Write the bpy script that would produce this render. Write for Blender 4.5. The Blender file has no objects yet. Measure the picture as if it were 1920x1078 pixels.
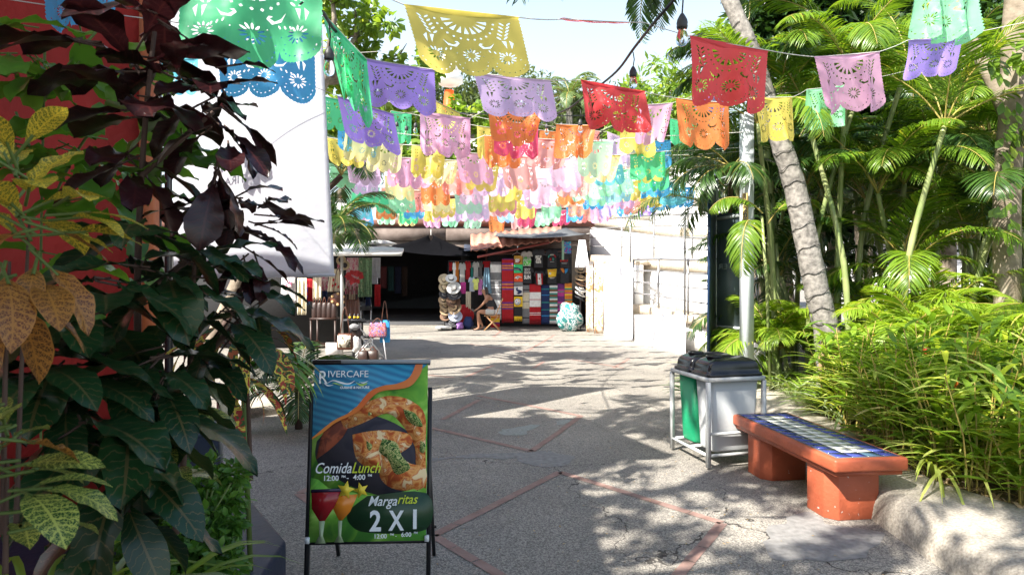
import bpy, math, random
import numpy as np
from mathutils import Vector, Matrix, noise as mnoise
from mathutils.geometry import delaunay_2d_cdt
random.seed(7); rng = np.random.default_rng(7)
PI = math.pi
scene = bpy.context.scene
COL = scene.collection

# ------------------------------------------------------------------ camera
F = 1200.0; CH = 1.70; HZ = 520.0
cd = bpy.data.cameras.new("camera"); cam = bpy.data.objects.new("camera", cd); COL.objects.link(cam)
cd.sensor_width = 36; cd.lens = 36 * F / 1920
cd.shift_y = (HZ - 539) / 1920.0
cd.clip_start = 0.05; cd.clip_end = 2000
cam.location = (0, 0, CH); cam.rotation_euler = (PI / 2, 0, 0)
cd.dof.use_dof = True; cd.dof.focus_distance = 7.0; cd.dof.aperture_fstop = 9
scene.camera = cam
# ------------------------------------------------------------------ light
SUN_EL = math.radians(47); SUN_AZ = Vector((-0.74, -0.67))   # horizontal direction towards the sun
w = bpy.data.worlds.new("World"); scene.world = w; w.use_nodes = True
nt = w.node_tree; bg = nt.nodes["Background"]
sky = nt.nodes.new("ShaderNodeTexSky"); sky.sky_type = 'NISHITA'; sky.sun_disc = False
sky.sun_elevation = SUN_EL
sky.sun_rotation = math.atan2(SUN_AZ.x, SUN_AZ.y)
sky.air_density = 1.0; sky.dust_density = 2.0; sky.ozone_density = 1.0
tcw = nt.nodes.new("ShaderNodeTexCoord"); spw = nt.nodes.new("ShaderNodeSeparateXYZ"); nt.links.new(tcw.outputs["Generated"], spw.inputs[0])
mrw = nt.nodes.new("ShaderNodeMapRange"); mrw.interpolation_type = 'SMOOTHSTEP'; nt.links.new(spw.outputs[2], mrw.inputs[0])
for i_, v_ in ((1, .70), (2, .12), (3, 0.0), (4, .88)): mrw.inputs[i_].default_value = v_
nzw = nt.nodes.new("ShaderNodeTexNoise"); nzw.inputs["Scale"].default_value = 2.2; nzw.inputs["Detail"].default_value = 5; nt.links.new(tcw.outputs["Generated"], nzw.inputs["Vector"])
mlw = nt.nodes.new("ShaderNodeMath"); mlw.operation = 'MULTIPLY_ADD'; nt.links.new(nzw.outputs["Fac"], mlw.inputs[0]); mlw.inputs[1].default_value = .35; mlw.inputs[2].default_value = .82
mmw = nt.nodes.new("ShaderNodeMath"); mmw.operation = 'MULTIPLY'; mmw.use_clamp = True; nt.links.new(mlw.outputs[0], mmw.inputs[0]); nt.links.new(mrw.outputs[0], mmw.inputs[1])
mxw = nt.nodes.new("ShaderNodeMix"); mxw.data_type = 'RGBA'; nt.links.new(mmw.outputs[0], mxw.inputs[0]); nt.links.new(sky.outputs[0], mxw.inputs[6]); mxw.inputs[7].default_value = (3.9, 4.6, 4.9, 1)
nt.links.new(mxw.outputs[2], bg.inputs[0]); bg.inputs[1].default_value = 0.105
sl = bpy.data.lights.new("sun", 'SUN'); sun = bpy.data.objects.new("sun", sl); COL.objects.link(sun)
sl.energy = 5.0; sl.angle = math.radians(0.55); sl.color = (1.0, 0.95, 0.86)
d = SUN_AZ.normalized(); S = Vector((d.x * math.cos(SUN_EL), d.y * math.cos(SUN_EL), math.sin(SUN_EL)))
sun.rotation_euler = S.to_track_quat('Z', 'Y').to_euler(); sun.location = (-10, -10, 20)
scene.view_settings.view_transform = 'Standard'; scene.view_settings.look = 'None'
scene.view_settings.exposure = 1.62; scene.view_settings.gamma = 1
scene.cycles.max_bounces = 8; scene.cycles.transparent_max_bounces = 12
scene.cycles.transmission_bounces = 6; scene.cycles.diffuse_bounces = 4

def W(px, py, D): return Vector(((px - 960) / F * D, D, CH - (py - HZ) / F * D))
def G(px, py, z=0.0):
    D = (CH - z) * F / (py - HZ); return Vector(((px - 960) / F * D, D, z))
def GX(px, D): return (px - 960) / F * D

# ------------------------------------------------------------------ materials
MATS = {}
def _nt(name):
    m = bpy.data.materials.new(name); m.use_nodes = True
    return m, m.node_tree, m.node_tree.nodes["Principled BSDF"]
def rgb(c): return (c[0], c[1], c[2], 1)
def link(t, a, b): t.links.new(a, b)
def pm(name, col, rough=0.6, var=0.12, scale=6.0, bump=0.0, bscale=40.0, metal=0.0, col2=None, spec=0.5, detail=4, thresh=None):
    """painted / mineral / cloth surface with procedural colour variation and bump"""
    if name in MATS: return MATS[name]
    m, t, p = _nt(name); N = t.nodes
    tc = N.new("ShaderNodeTexCoord")
    nz = N.new("ShaderNodeTexNoise"); nz.inputs["Scale"].default_value = scale; nz.inputs["Detail"].default_value = detail
    link(t, tc.outputs["Object"], nz.inputs["Vector"])
    cr = N.new("ShaderNodeValToRGB")
    lo = [max(0, c * (1 - var)) for c in col]; hi = [min(1, c * (1 + var)) for c in col]
    if col2: lo, hi = col, col2
    cr.color_ramp.elements[0].position = 0.3; cr.color_ramp.elements[0].color = rgb(lo)
    cr.color_ramp.elements[1].position = 0.7; cr.color_ramp.elements[1].color = rgb(hi)
    if thresh: cr.color_ramp.elements[0].position = thresh - .03; cr.color_ramp.elements[1].position = thresh + .03
    link(t, nz.outputs["Fac"], cr.inputs[0]); link(t, cr.outputs[0], p.inputs["Base Color"])
    p.inputs["Roughness"].default_value = rough; p.inputs["Metallic"].default_value = metal
    p.inputs["Specular IOR Level"].default_value = spec
    if bump:
        nb = N.new("ShaderNodeTexNoise"); nb.inputs["Scale"].default_value = bscale; nb.inputs["Detail"].default_value = 3
        link(t, tc.outputs["Object"], nb.inputs["Vector"])
        b = N.new("ShaderNodeBump"); b.inputs["Strength"].default_value = bump; b.inputs["Distance"].default_value = 0.01
        link(t, nb.outputs["Fac"], b.inputs["Height"]); link(t, b.outputs[0], p.inputs["Normal"])
    MATS[name] = m; return m
def leafmat(name, c1, c2, c3=None, trans=0.35, rough=0.35, spec=0.5):
    """foliage: colour differs from leaf to leaf, light comes through"""
    m, t, p = _nt(name); N = t.nodes
    g = N.new("ShaderNodeNewGeometry"); cr = N.new("ShaderNodeValToRGB")
    cr.color_ramp.elements[0].color = rgb(c1); cr.color_ramp.elements[1].color = rgb(c2)
    if c3:
        e = cr.color_ramp.elements.new(0.93); e.color = rgb(c2); cr.color_ramp.elements[-1].color = rgb(c3)
    link(t, g.outputs["Random Per Island"], cr.inputs[0]); link(t, cr.outputs[0], p.inputs["Base Color"])
    p.inputs["Roughness"].default_value = rough; p.inputs["Specular IOR Level"].default_value = spec
    tr = N.new("ShaderNodeBsdfTranslucent")
    mx = N.new("ShaderNodeMix"); mx.data_type = 'RGBA'; mx.blend_type = 'MULTIPLY'; mx.inputs[0].default_value = 1
    link(t, cr.outputs[0], mx.inputs[6]); mx.inputs[7].default_value = (1.9, 1.8, 0.7, 1)
    link(t, mx.outputs[2], tr.inputs[0])
    ms = N.new("ShaderNodeMixShader"); ms.inputs[0].default_value = trans
    link(t, p.outputs[0], ms.inputs[1]); link(t, tr.outputs[0], ms.inputs[2])
    link(t, ms.outputs[0], N["Material Output"].inputs[0]); MATS[name] = m; return m
def veinmat(name, base, vein, netw=0.5, rough=0.3, trans=0.15, edge=None):
    """big croton leaf; uv: u along the blade, v across (-1..1 mapped to 0..1)"""
    m, t, p = _nt(name); N = t.nodes
    uv = N.new("ShaderNodeUVMap"); sp = N.new("ShaderNodeSeparateXYZ"); link(t, uv.outputs[0], sp.inputs[0])
    def mth(op, a, b=None, c=None):
        n = N.new("ShaderNodeMath"); n.operation = op
        for i, v in enumerate((a, b, c)):
            if v is None: continue
            if isinstance(v, (int, float)): n.inputs[i].default_value = v
            else: link(t, v, n.inputs[i])
        return n.outputs[0]
    u = sp.outputs[0]; v = mth('ABSOLUTE', mth('MULTIPLY_ADD', sp.outputs[1], 2, -1))
    mid = mth('LESS_THAN', v, 0.06)
    nz = N.new("ShaderNodeTexNoise"); nz.inputs["Scale"].default_value = 6; link(t, uv.outputs[0], nz.inputs["Vector"])
    ph = mth('ADD', mth('SUBTRACT', mth('MULTIPLY', u, 11), mth('MULTIPLY', v, 1.6)), mth('MULTIPLY', nz.outputs["Fac"], 1.2))
    side = mth('LESS_THAN', mth('PINGPONG', ph, 0.5), 0.035 + 0.13 * netw)
    vo = N.new("ShaderNodeTexVoronoi"); vo.feature = 'DISTANCE_TO_EDGE'; vo.inputs["Scale"].default_value = 13
    mp = N.new("ShaderNodeMapping"); mp.inputs["Scale"].default_value = (2.2, 1, 1); link(t, uv.outputs[0], mp.inputs[0]); link(t, mp.outputs[0], vo.inputs["Vector"])
    net = mth('LESS_THAN', vo.outputs["Distance"], 0.11 * netw)
    f = mth('MAXIMUM', mid, mth('MAXIMUM', side, net) if netw > .3 else side)
    if edge: f = mth('MAXIMUM', f, mth('GREATER_THAN', v, 0.93))
    g = N.new("ShaderNodeNewGeometry"); cr = N.new("ShaderNodeValToRGB")
    cr.color_ramp.elements[0].color = rgb(base[0]); cr.color_ramp.elements[1].color = rgb(base[1])
    link(t, g.outputs["Random Per Island"], cr.inputs[0])
    mx = N.new("ShaderNodeMix"); mx.data_type = 'RGBA'; link(t, f, mx.inputs[0]); link(t, cr.outputs[0], mx.inputs[6]); mx.inputs[7].default_value = rgb(vein)
    link(t, mx.outputs[2], p.inputs["Base Color"]); p.inputs["Roughness"].default_value = rough
    b = N.new("ShaderNodeBump"); b.inputs["Strength"].default_value = 0.35; b.inputs["Distance"].default_value = 0.004; link(t, f, b.inputs["Height"]); link(t, b.outputs[0], p.inputs["Normal"])
    tr = N.new("ShaderNodeBsdfTranslucent"); link(t, mx.outputs[2], tr.inputs[0])
    ms = N.new("ShaderNodeMixShader"); ms.inputs[0].default_value = trans
    link(t, p.outputs[0], ms.inputs[1]); link(t, tr.outputs[0], ms.inputs[2]); link(t, ms.outputs[0], N["Material Output"].inputs[0])
    MATS[name] = m; return m
def filmmat(name, col, trans=0.5):
    """thin coloured plastic sheet of the cut paper flags"""
    m, t, p = _nt(name); N = t.nodes
    tc = N.new("ShaderNodeTexCoord"); nz = N.new("ShaderNodeTexNoise"); nz.inputs["Scale"].default_value = 9
    link(t, tc.outputs["Object"], nz.inputs["Vector"])
    b = N.new("ShaderNodeBump"); b.inputs["Strength"].default_value = 0.35; b.inputs["Distance"].default_value = 0.02
    link(t, nz.outputs["Fac"], b.inputs["Height"]); link(t, b.outputs[0], p.inputs["Normal"])
    p.inputs["Base Color"].default_value = rgb(col); p.inputs["Roughness"].default_value = 0.42
    tr = N.new("ShaderNodeBsdfTranslucent"); tr.inputs[0].default_value = rgb([min(1, c * 1.05 + .02) for c in col])
    ms = N.new("ShaderNodeMixShader"); ms.inputs[0].default_value = trans
    link(t, p.outputs[0], ms.inputs[1]); link(t, tr.outputs[0], ms.inputs[2]); link(t, ms.outputs[0], N["Material Output"].inputs[0])
    MATS[name] = m; return m

# ------------------------------------------------------------------ mesh builder
class MB:
    def __init__(s): s.v = []; s.f = []; s.m = []; s.uv = []; s.n = 0; s.hasuv = False
    def raw(s, V, Fc, mi=0, uv=None):
        """V (n,3); Fc list of tuples or (k,q) array"""
        V = np.asarray(V, float).reshape(-1, 3); s.v.append(V)
        if isinstance(Fc, np.ndarray): Fc = Fc.tolist()
        o = s.n; s.f.extend([[i + o for i in f] for f in Fc]); s.m.extend([mi] * len(Fc)); s.n += len(V)
        if uv is None: s.uv.append(np.zeros((len(V), 2)))
        else: s.uv.append(np.asarray(uv, float)); s.hasuv = True
        return s
    def box(s, c, size, rot=0, mi=0, M=None):
        x, y, z = [a / 2 for a in size]
        V = np.array([(-x, -y, -z), (x, -y, -z), (x, y, -z), (-x, y, -z), (-x, -y, z), (x, -y, z), (x, y, z), (-x, y, z)])
        if M is not None: V = V @ np.array(M.to_3x3()).T
        elif rot: cc, ss = math.cos(rot), math.sin(rot); V = V @ np.array([(cc, ss, 0), (-ss, cc, 0), (0, 0, 1)])
        return s.raw(V + np.array(c), [(0, 3, 2, 1), (4, 5, 6, 7), (0, 1, 5, 4), (1, 2, 6, 5), (2, 3, 7, 6), (3, 0, 4, 7)], mi)
    def bar(s, a, b, wd, dp=None, mi=0):
        a, b = Vector(a), Vector(b); d = b - a; L = d.length
        q = d.to_track_quat('Z', 'Y').to_matrix(); return s.box((a + b) / 2, (wd, dp or wd, L), M=q, mi=mi)
    def tube(s, pts, r, n=8, mi=0, cap=True):
        pts = [Vector(p) for p in pts]; rs = r if isinstance(r, (list, tuple)) else [r] * len(pts)
        V = []; up = None
        for i, p in enumerate(pts):
            d = (pts[min(i + 1, len(pts) - 1)] - pts[max(i - 1, 0)]).normalized()
            if up is None: up = Vector((0, 0, 1)) if abs(d.z) < .9 else Vector((1, 0, 0))
            a = (up - d * up.dot(d)).normalized(); up = a; b = d.cross(a)
            for k in range(n):
                t = 2 * PI * k / n; V.append(p + (a * math.cos(t) + b * math.sin(t)) * rs[i])
        fs = [(i * n + k, i * n + (k + 1) % n, (i + 1) * n + (k + 1) % n, (i + 1) * n + k) for i in range(len(pts) - 1) for k in range(n)]
        if cap: fs += [tuple(range(n))[::-1], tuple((len(pts) - 1) * n + k for k in range(n))]
        return s.raw([tuple(v) for v in V], fs, mi)
    def lathe(s, c, prof, n=20, mi=0, sx=1, sy=1, M=None):
        """prof [(r,z)]"""
        V = [(r * math.cos(2 * PI * k / n) * sx, r * math.sin(2 * PI * k / n) * sy, z) for r, z in prof for k in range(n)]
        V = np.array(V)
        if M is not None: V = V @ np.array(M.to_3x3()).T
        fs = [(i * n + k, i * n + (k + 1) % n, (i + 1) * n + (k + 1) % n, (i + 1) * n + k) for i in range(len(prof) - 1) for k in range(n)]
        if prof[0][0] > 1e-4: fs.append(tuple(range(n))[::-1])
        if prof[-1][0] > 1e-4: fs.append(tuple((len(prof) - 1) * n + k for k in range(n)))
        return s.raw(V + np.array(c), fs, mi)
    def prism(s, pts, off, mi=0):
        """closed outline (3d points) extruded by vector off"""
        n = len(pts); A = [tuple(Vector(p)) for p in pts]; B = [tuple(Vector(p) + Vector(off)) for p in pts]
        return s.raw(A + B, [tuple(range(n))[::-1], tuple(range(n, 2 * n))] + [(i, (i + 1) % n, n + (i + 1) % n, n + i) for i in range(n)], mi)
    def mesh(s, name, mats, off=(0, 0, 0), smooth=False):
        me = bpy.data.meshes.new(name)
        V = (np.concatenate(s.v) if s.v else np.zeros((0, 3))) - np.array(off)
        ls = np.fromiter((len(f) for f in s.f), int, len(s.f)); flat = np.fromiter((i for f in s.f for i in f), int, int(ls.sum()))
        me.vertices.add(len(V)); me.vertices.foreach_set("co", V.ravel())
        me.loops.add(len(flat)); me.loops.foreach_set("vertex_index", flat)
        me.polygons.add(len(ls)); st = np.zeros(len(ls), int); st[1:] = np.cumsum(ls)[:-1]
        me.polygons.foreach_set("loop_start", st)
        try: me.polygons.foreach_set("loop_total", ls)
        except Exception: pass
        for m in (mats if isinstance(mats, (list, tuple)) else [mats]): me.materials.append(m)
        me.polygons.foreach_set("material_index", np.array(s.m, int))
        if smooth: me.polygons.foreach_set("use_smooth", np.ones(len(ls), bool))
        if s.hasuv:
            ul = me.uv_layers.new(name="UVMap"); U = np.concatenate(s.uv)[flat]; ul.data.foreach_set("uv", U.ravel())
        me.update(calc_edges=True); me.validate(); return me
    def build(s, name, mats, parent=None, smooth=False):
        V = np.concatenate(s.v)
        if parent is None:
            lo, hi = V.min(0), V.max(0); off = Vector(((lo[0] + hi[0]) / 2, (lo[1] + hi[1]) / 2, lo[2]))
        else: off = wloc(parent)
        me = s.mesh(name, mats, off, smooth); o = bpy.data.objects.new(name, me); COL.objects.link(o)
        if parent is None: o.location = off
        else: o.parent = parent
        return o
def wloc(o):
    p = Vector((0, 0, 0))
    while o: p = p + o.location; o = o.parent
    return p
def tag(o, label, cat, group=None, kind=None):
    o["label"] = label; o["category"] = cat
    if group: o["group"] = group
    if kind: o["kind"] = kind
    return o
def thing(name, loc, label, cat, group=None):
    o = bpy.data.objects.new(name, None); COL.objects.link(o); o.location = loc; o.empty_display_size = .1
    return tag(o, label, cat, group)
def struct(o): o["kind"] = "structure"; return o
def copy_tree(o, parent=None):
    c = o.copy(); COL.objects.link(c); c.parent = parent
    for ch in list(o.children): copy_tree(ch, c)
    return c
_fc = {}
def text(mb, s, size, M, shear=0.0, bold=0.0, mi=0, align='LEFT', sx=1.0, depth=0.0015):
    """adds lettering (default font) to mb; M maps the text plane to the world"""
    cu = bpy.data.curves.new("t", 'FONT'); cu.body = s; cu.size = size; cu.shear = shear; cu.offset = bold; cu.align_x = align; cu.extrude = depth / 2
    cu.resolution_u = 3
    ob = bpy.data.objects.new("t", cu); COL.objects.link(ob); dg = bpy.context.evaluated_depsgraph_get()
    me = ob.evaluated_get(dg).to_mesh()
    V = np.array([tuple(M @ Vector((v.co.x * sx, v.co.y, v.co.z))) for v in me.vertices]); fs = [tuple(p.vertices) for p in me.polygons]
    ob.evaluated_get(dg).to_mesh_clear(); bpy.data.objects.remove(ob); bpy.data.curves.remove(cu)
    if len(V): mb.raw(V, fs, mi)
    return mb
def basis(o, x, y):
    x, y = Vector(x).normalized(), Vector(y).normalized(); z = x.cross(y)
    return Matrix(((x.x, y.x, z.x, o[0]), (x.y, y.y, z.y, o[1]), (x.z, y.z, z.z, o[2]), (0, 0, 0, 1)))

# ------------------------------------------------------------------ leaves
def leaf(L=1, Wd=.3, n=8, wave=0.0, fold=.25, curl=.5, shape=1.0, cols=3):
    """one blade from the origin along +Y, upper face +Z; returns V, quads, uv"""
    V = []; U = []
    vs = [-1, 0, 1] if cols == 3 else [-1, -.5, 0, .5, 1]
    nc = len(vs)
    for i in range(n + 1):
        t = i / n; a = curl * t
        y = math.sin(a) / max(curl, 1e-3) if abs(curl) > 1e-3 else t; z = -(1 - math.cos(a)) / curl if abs(curl) > 1e-3 else 0
        hw = Wd / 2 * (math.sin(PI * min(1, max(.015, t ** shape))) ** .75 + .02 * (1 - t))
        for v in vs:
            zz = z + abs(v) * hw * fold + wave * math.sin(t * 17 + v * 2) * abs(v) * .08
            V.append((v * hw, y * L, zz * L if v == 0 else z * L + (zz - z))); U.append((t, v * .5 + .5))
    Fq = [(i * nc + k, i * nc + k + 1, (i + 1) * nc + k + 1, (i + 1) * nc + k) for i in range(n) for k in range(nc - 1)]
    return np.array(V), np.array(Fq), np.array(U)
def place(mb, tpl, mats, mi=0):
    """instances of one template; mats (k,3,4)"""
    V, Fq, U = tpl; mats = np.asarray(mats); k = len(mats)
    if k == 0: return
    VV = np.einsum('kij,nj->kni', mats[:, :, :3], V) + mats[:, None, :, 3]
    FF = (Fq[None] + (np.arange(k) * len(V))[:, None, None]).reshape(-1, Fq.shape[1])
    mb.raw(VV.reshape(-1, 3), FF, mi, np.tile(U, (k, 1)))
def frames(P, Dr, Up, Sc):
    """(k,3,4) matrices: +Y along Dr, +Z near Up, uniform scale"""
    Dr = Dr / np.linalg.norm(Dr, axis=1, keepdims=True)
    X = np.cross(Dr, Up); X /= (np.linalg.norm(X, axis=1, keepdims=True) + 1e-9); Z = np.cross(X, Dr)
    M = np.stack([X, Dr, Z], 2) * np.asarray(Sc).reshape(-1, 1, 1)
    return np.concatenate([M, P[:, :, None]], 2)
def rdir(k, zlo=-1, zhi=1):
    z = rng.uniform(zlo, zhi, k); a = rng.uniform(0, 2 * PI, k); r = np.sqrt(1 - z * z); return np.stack([r * np.cos(a), r * np.sin(a), z], 1)
def blob(mb, c, R, k, tpl, sc=(.8, 1.2), mi=0, hollow=.55, up=.35):
    """k leaves through an ellipsoid volume, denser outside"""
    dd = rdir(k); r = rng.uniform(hollow, 1, k) ** .6
    P = np.array(c) + dd * r[:, None] * np.array(R)
    Dr = dd * .8 + rdir(k) * .8 + np.array([0, 0, -.15]); U = rdir(k) * .7 + np.array([0, 0, up + .5])
    place(mb, tpl, frames(P, Dr, U, rng.uniform(sc[0], sc[1], k)), mi)
LQ = leaf(1, .45, 2, fold=.2, curl=.6); LQ3 = leaf(1, .5, 3, fold=.2, curl=.5); LTH = leaf(1, .07, 3, fold=.3, curl=.5)
def frond(mb, base, az, L, el=1.0, droop=1.6, nl=44, ll=.45, lw=.07, mi=0, stemmi=1, vee=.5, r0=.012, bare=.15, llc=.9, stiff=.0, tw=0):
    """pinnate palm leaf: arching rib, two rows of leaflets"""
    a0 = el; n = 16; P = [Vector(base)]; d3 = []
    for i in range(n):
        t = i / n; a = a0 - droop * t ** 1.4; d = Vector((math.cos(a) * math.cos(az + tw * t), math.cos(a) * math.sin(az + tw * t), math.sin(a)))
        d3.append(d); P.append(P[-1] + d * (L / n))
    d3.append(d3[-1])
    mb.tube(P, [r0 * (1 - .8 * i / n) for i in range(n + 1)], 4, mi=stemmi, cap=False)
    A = np.array([tuple(p) for p in P]); DD = np.array([tuple(x) for x in d3])
    ts = np.linspace(bare, .99, nl); idx = ts * n; i0 = idx.astype(int).clip(0, n - 1); fr = (idx - i0)[:, None]
    Pt = A[i0] * (1 - fr) + A[i0 + 1] * fr; Dt = DD[i0]
    side = np.array([-math.sin(az), math.cos(az), 0.0]); upv = np.cross(side, Dt) * -1
    upv /= np.linalg.norm(upv, axis=1, keepdims=True)
    tt = (ts - bare) / (1 - bare); lens = ll * (np.sin(PI * (tt * .82 + .14)) ** .7) * rng.uniform(.9, 1.1, nl)
    tpl = leaf(1, lw / ll, 4, fold=.4, curl=llc)
    for sg in (-1, 1):
        fw = .55 + tt[:, None] * .9
        Dl = side * sg + Dt * fw + upv * (vee - .5 * tt[:, None]) + rng.normal(0, .07, (nl, 3))
        place(mb, tpl, frames(Pt, Dl, upv + rng.normal(0, .12, (nl, 3)), lens), mi)
# ================================================================== STRUCTURE
# ---- ground
def groundmat():
    m, t, p = _nt("aggregate"); N = t.nodes; tc = N.new("ShaderNodeTexCoord")
    vo = N.new("ShaderNodeTexVoronoi"); vo.inputs["Scale"].default_value = 125; link(t, tc.outputs["Object"], vo.inputs["Vector"])
    cr = N.new("ShaderNodeValToRGB"); es = cr.color_ramp.elements
    es[0].color = (.115, .108, .098, 1); es[1].color = (.335, .31, .275, 1); es[1].position = .85
    e = es.new(.45); e.color = (.195, .182, .163, 1)
    sp = N.new("ShaderNodeSeparateXYZ"); link(t, vo.outputs["Color"], sp.inputs[0]); link(t, sp.outputs[0], cr.inputs[0])
    nz = N.new("ShaderNodeTexNoise"); nz.inputs["Scale"].default_value = .9; nz.inputs["Detail"].default_value = 7; link(t, tc.outputs["Object"], nz.inputs["Vector"])
    c2 = N.new("ShaderNodeValToRGB"); c2.color_ramp.elements[0].position = .3; c2.color_ramp.elements[0].color = (.78, .77, .76, 1)
    c2.color_ramp.elements[1].position = .7; c2.color_ramp.elements[1].color = (1.2, 1.18, 1.14, 1); link(t, nz.outputs["Fac"], c2.inputs[0])
    mx = N.new("ShaderNodeMix"); mx.data_type = 'RGBA'; mx.blend_type = 'MULTIPLY'; mx.inputs[0].default_value = 1
    link(t, cr.outputs[0], mx.inputs[6]); link(t, c2.outputs[0], mx.inputs[7])
    # hairline cracks
    v2 = N.new("ShaderNodeTexVoronoi"); v2.feature = 'DISTANCE_TO_EDGE'; v2.inputs["Scale"].default_value = .33
    n3 = N.new("ShaderNodeTexNoise"); n3.inputs["Scale"].default_value = 2.2; n3.inputs["Detail"].default_value = 8; link(t, tc.outputs["Object"], n3.inputs["Vector"])
    ad = N.new("ShaderNodeVectorMath"); ad.operation = 'MULTIPLY_ADD'; link(t, n3.outputs["Color"], ad.inputs[0]); ad.inputs[1].default_value = (1.1, 1.1, 0); link(t, tc.outputs["Object"], ad.inputs[2])
    link(t, ad.outputs[0], v2.inputs["Vector"])
    lt = N.new("ShaderNodeMath"); lt.operation = 'LESS_THAN'; lt.inputs[1].default_value = .0015; link(t, v2.outputs["Distance"], lt.inputs[0])
    m2 = N.new("ShaderNodeMix"); m2.data_type = 'RGBA'; link(t, lt.outputs[0], m2.inputs[0]); link(t, mx.outputs[2], m2.inputs[6]); m2.inputs[7].default_value = (.05, .045, .04, 1)
    link(t, m2.outputs[2], p.inputs["Base Color"]); p.inputs["Roughness"].default_value = .8; p.inputs["Specular IOR Level"].default_value = .3
    b = N.new("ShaderNodeBump"); b.inputs["Strength"].default_value = .55; b.inputs["Distance"].default_value = .006
    link(t, vo.outputs["Distance"], b.inputs["Height"]); link(t, b.outputs[0], p.inputs["Normal"]); return m
M_AGG = groundmat()
mb = MB(); mb.raw([(-150, -40, 0), (150, -40, 0), (150, 300, 0), (-150, 300, 0)], [(0, 1, 2, 3)])
struct(mb.build("ground", M_AGG))
# ---- brick inlay lines let into the paving
M_BRICK = pm("brick_inlay", (.215, .125, .10), .8, scale=9, col2=(.29, .19, .16), bump=.3, bscale=60)
bl = MB(); jb = 0
def brickline(a, b, wd=.072, step=.235):
    a, b = Vector(a), Vector(b); d = b - a; L = d.length; d.normalize(); s = Vector((-d.y, d.x, 0)) * wd / 2; n = max(1, int(L / step)); u = L / n
    for i in range(n):
        p, q = a + d * (i * u + .003), a + d * ((i + 1) * u - .003); j = Vector((random.uniform(-1, 1), random.uniform(-1, 1), 0)) * .004; z = Vector((0, 0, .004))
        bl.raw([tuple(x + z + j) for x in (p - s, q - s, q + s, p + s)], [(0, 1, 2, 3)])
LN = [((1050, 885), (1355, 980)), ((1050, 885), (812, 1004)), ((812, 1004), (990, 1110)), ((1355, 980), (1240, 1115)), ((997, 846), (1090, 780)),
      ((997, 846), (807, 802)), ((1090, 780), (980, 758)), ((830, 787), (898, 750)), ((980, 758), (895, 742)), ((1180, 672), (1150, 690)), ((1170, 690), (1060, 672)),
      ((985, 660), (1040, 628)), ((985, 660), (880, 645)), ((870, 708), (925, 685)), ((850, 708), (800, 703)), ((1020, 678), (1000, 690)), ((940, 620), (925, 632)), ((700, 860), (560, 925)), ((560, 925), (640, 985))]
for a, b in LN: brickline(G(*a), G(*b))
struct(bl.build("paving_brick_bands", M_BRICK))
def dens(pts, n=14):
    out = []; m = len(pts) - 1
    for i in range(n + 1):
        t = i / n * m; k = min(int(t), m - 1); f = t - k
        p0, p1, p2, p3 = pts[max(k - 1, 0)], pts[k], pts[k + 1], pts[min(k + 2, m)]
        out.append(tuple(.5 * ((2 * p1[j]) + (-p0[j] + p2[j]) * f + (2 * p0[j] - 5 * p1[j] + 4 * p2[j] - p3[j]) * f * f + (-p0[j] + 3 * p1[j] - 3 * p2[j] + p3[j]) * f ** 3) for j in range(len(p1))))
    return out
M_CEM = pm("cement", (.155, .15, .142), .85, scale=22, col2=(.25, .24, .23), bump=.5, bscale=90, detail=8)
mb = MB()
def patch(pts, z):
    q = [G(*p[:2]) for p in dens([p + (0,) for p in pts] + [pts[0] + (0,)], len(pts) * 6)[:-1]]; q = [p + Vector((mnoise.noise(p * 5), mnoise.noise(p * 5 + Vector((7, 0, 0))), 0)) * .10 for p in q]; cx = sum(p.x for p in q) / len(q); cy = sum(p.y for p in q) / len(q); mb.raw([(p.x, p.y, z) for p in q], [tuple(range(len(q)))[::-1]])
patch([(805, 856), (985, 848), (1070, 852), (1068, 866), (1030, 878), (990, 872), (960, 858), (805, 862)], .0028)
patch([(1430, 1000), (1500, 960), (1560, 985), (1640, 992), (1660, 1020), (1560, 1052), (1450, 1040)], .0028)
struct(mb.build("cement_patch", M_CEM))
mb = MB(); M_STONE = pm("dark_mosaic", (.13, .15, .14), .6, scale=30, col2=(.26, .29, .27), bump=.3)
patch([(935, 803), (985, 797), (1010, 799), (975, 815), (940, 816)], .0029); patch([(1040, 790), (1058, 786), (1065, 792), (1042, 798)], .0029)
struct(mb.build("mosaic_patch", M_STONE))

# ---- red building on the left
M_RED = pm("red_stucco", (.36, .018, .014), .75, var=.16, scale=2.5, bump=.9, bscale=14)
M_ORG = pm("orange_paint", (.42, .10, .03), .6, bump=.3)
M_DARK = pm("dark_steel", (.03, .03, .035), .5)
M_NAVY = pm("navy_paint", (.017, .022, .048), .55, var=.25, scale=5, bump=.3, bscale=30)
rb = thing("red_building", (-4.6, 3.6, 0), "red stucco building filling the left edge behind the big leaved plants", "building")
mb = MB(); x1 = GX(278, 3.35)
mb.prism([(-9, 3.35, 0), (x1, 3.35, 0), (x1 * 1.36, 4.6, 0), (-9, 4.8, 0)][::-1], (0, 0, 4.6)); mb.build("wall", M_RED, rb)
mb = MB(); mb.box((x1 + .0, 3.36, 2.15), (.05, .1, 4.3)); mb.build("corner_trim", M_ORG, rb)
mb = MB(); mb.prism([(-9.2, 3.1, 4.604), (x1 + .15, 3.1, 4.604), (x1 * 1.36 + .15, 4.75, 4.604), (-9.2, 4.9, 4.604)][::-1], (0, 0, .18)); mb.build("roof_slab", M_ORG, rb)
mb = MB()
for k in range(9): mb.box((GX(306, 4.9), 4.9, .5 + .36 * k), (.1, .015, .015))
mb.bar((GX(298, 4.9), 4.9, 0), (GX(298, 4.9), 4.9, 4.2), .03); mb.bar((GX(314, 4.9), 4.9, 0), (GX(314, 4.9), 4.9, 4.2), .03)
mb.build("service_ladder", M_DARK, rb)
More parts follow.
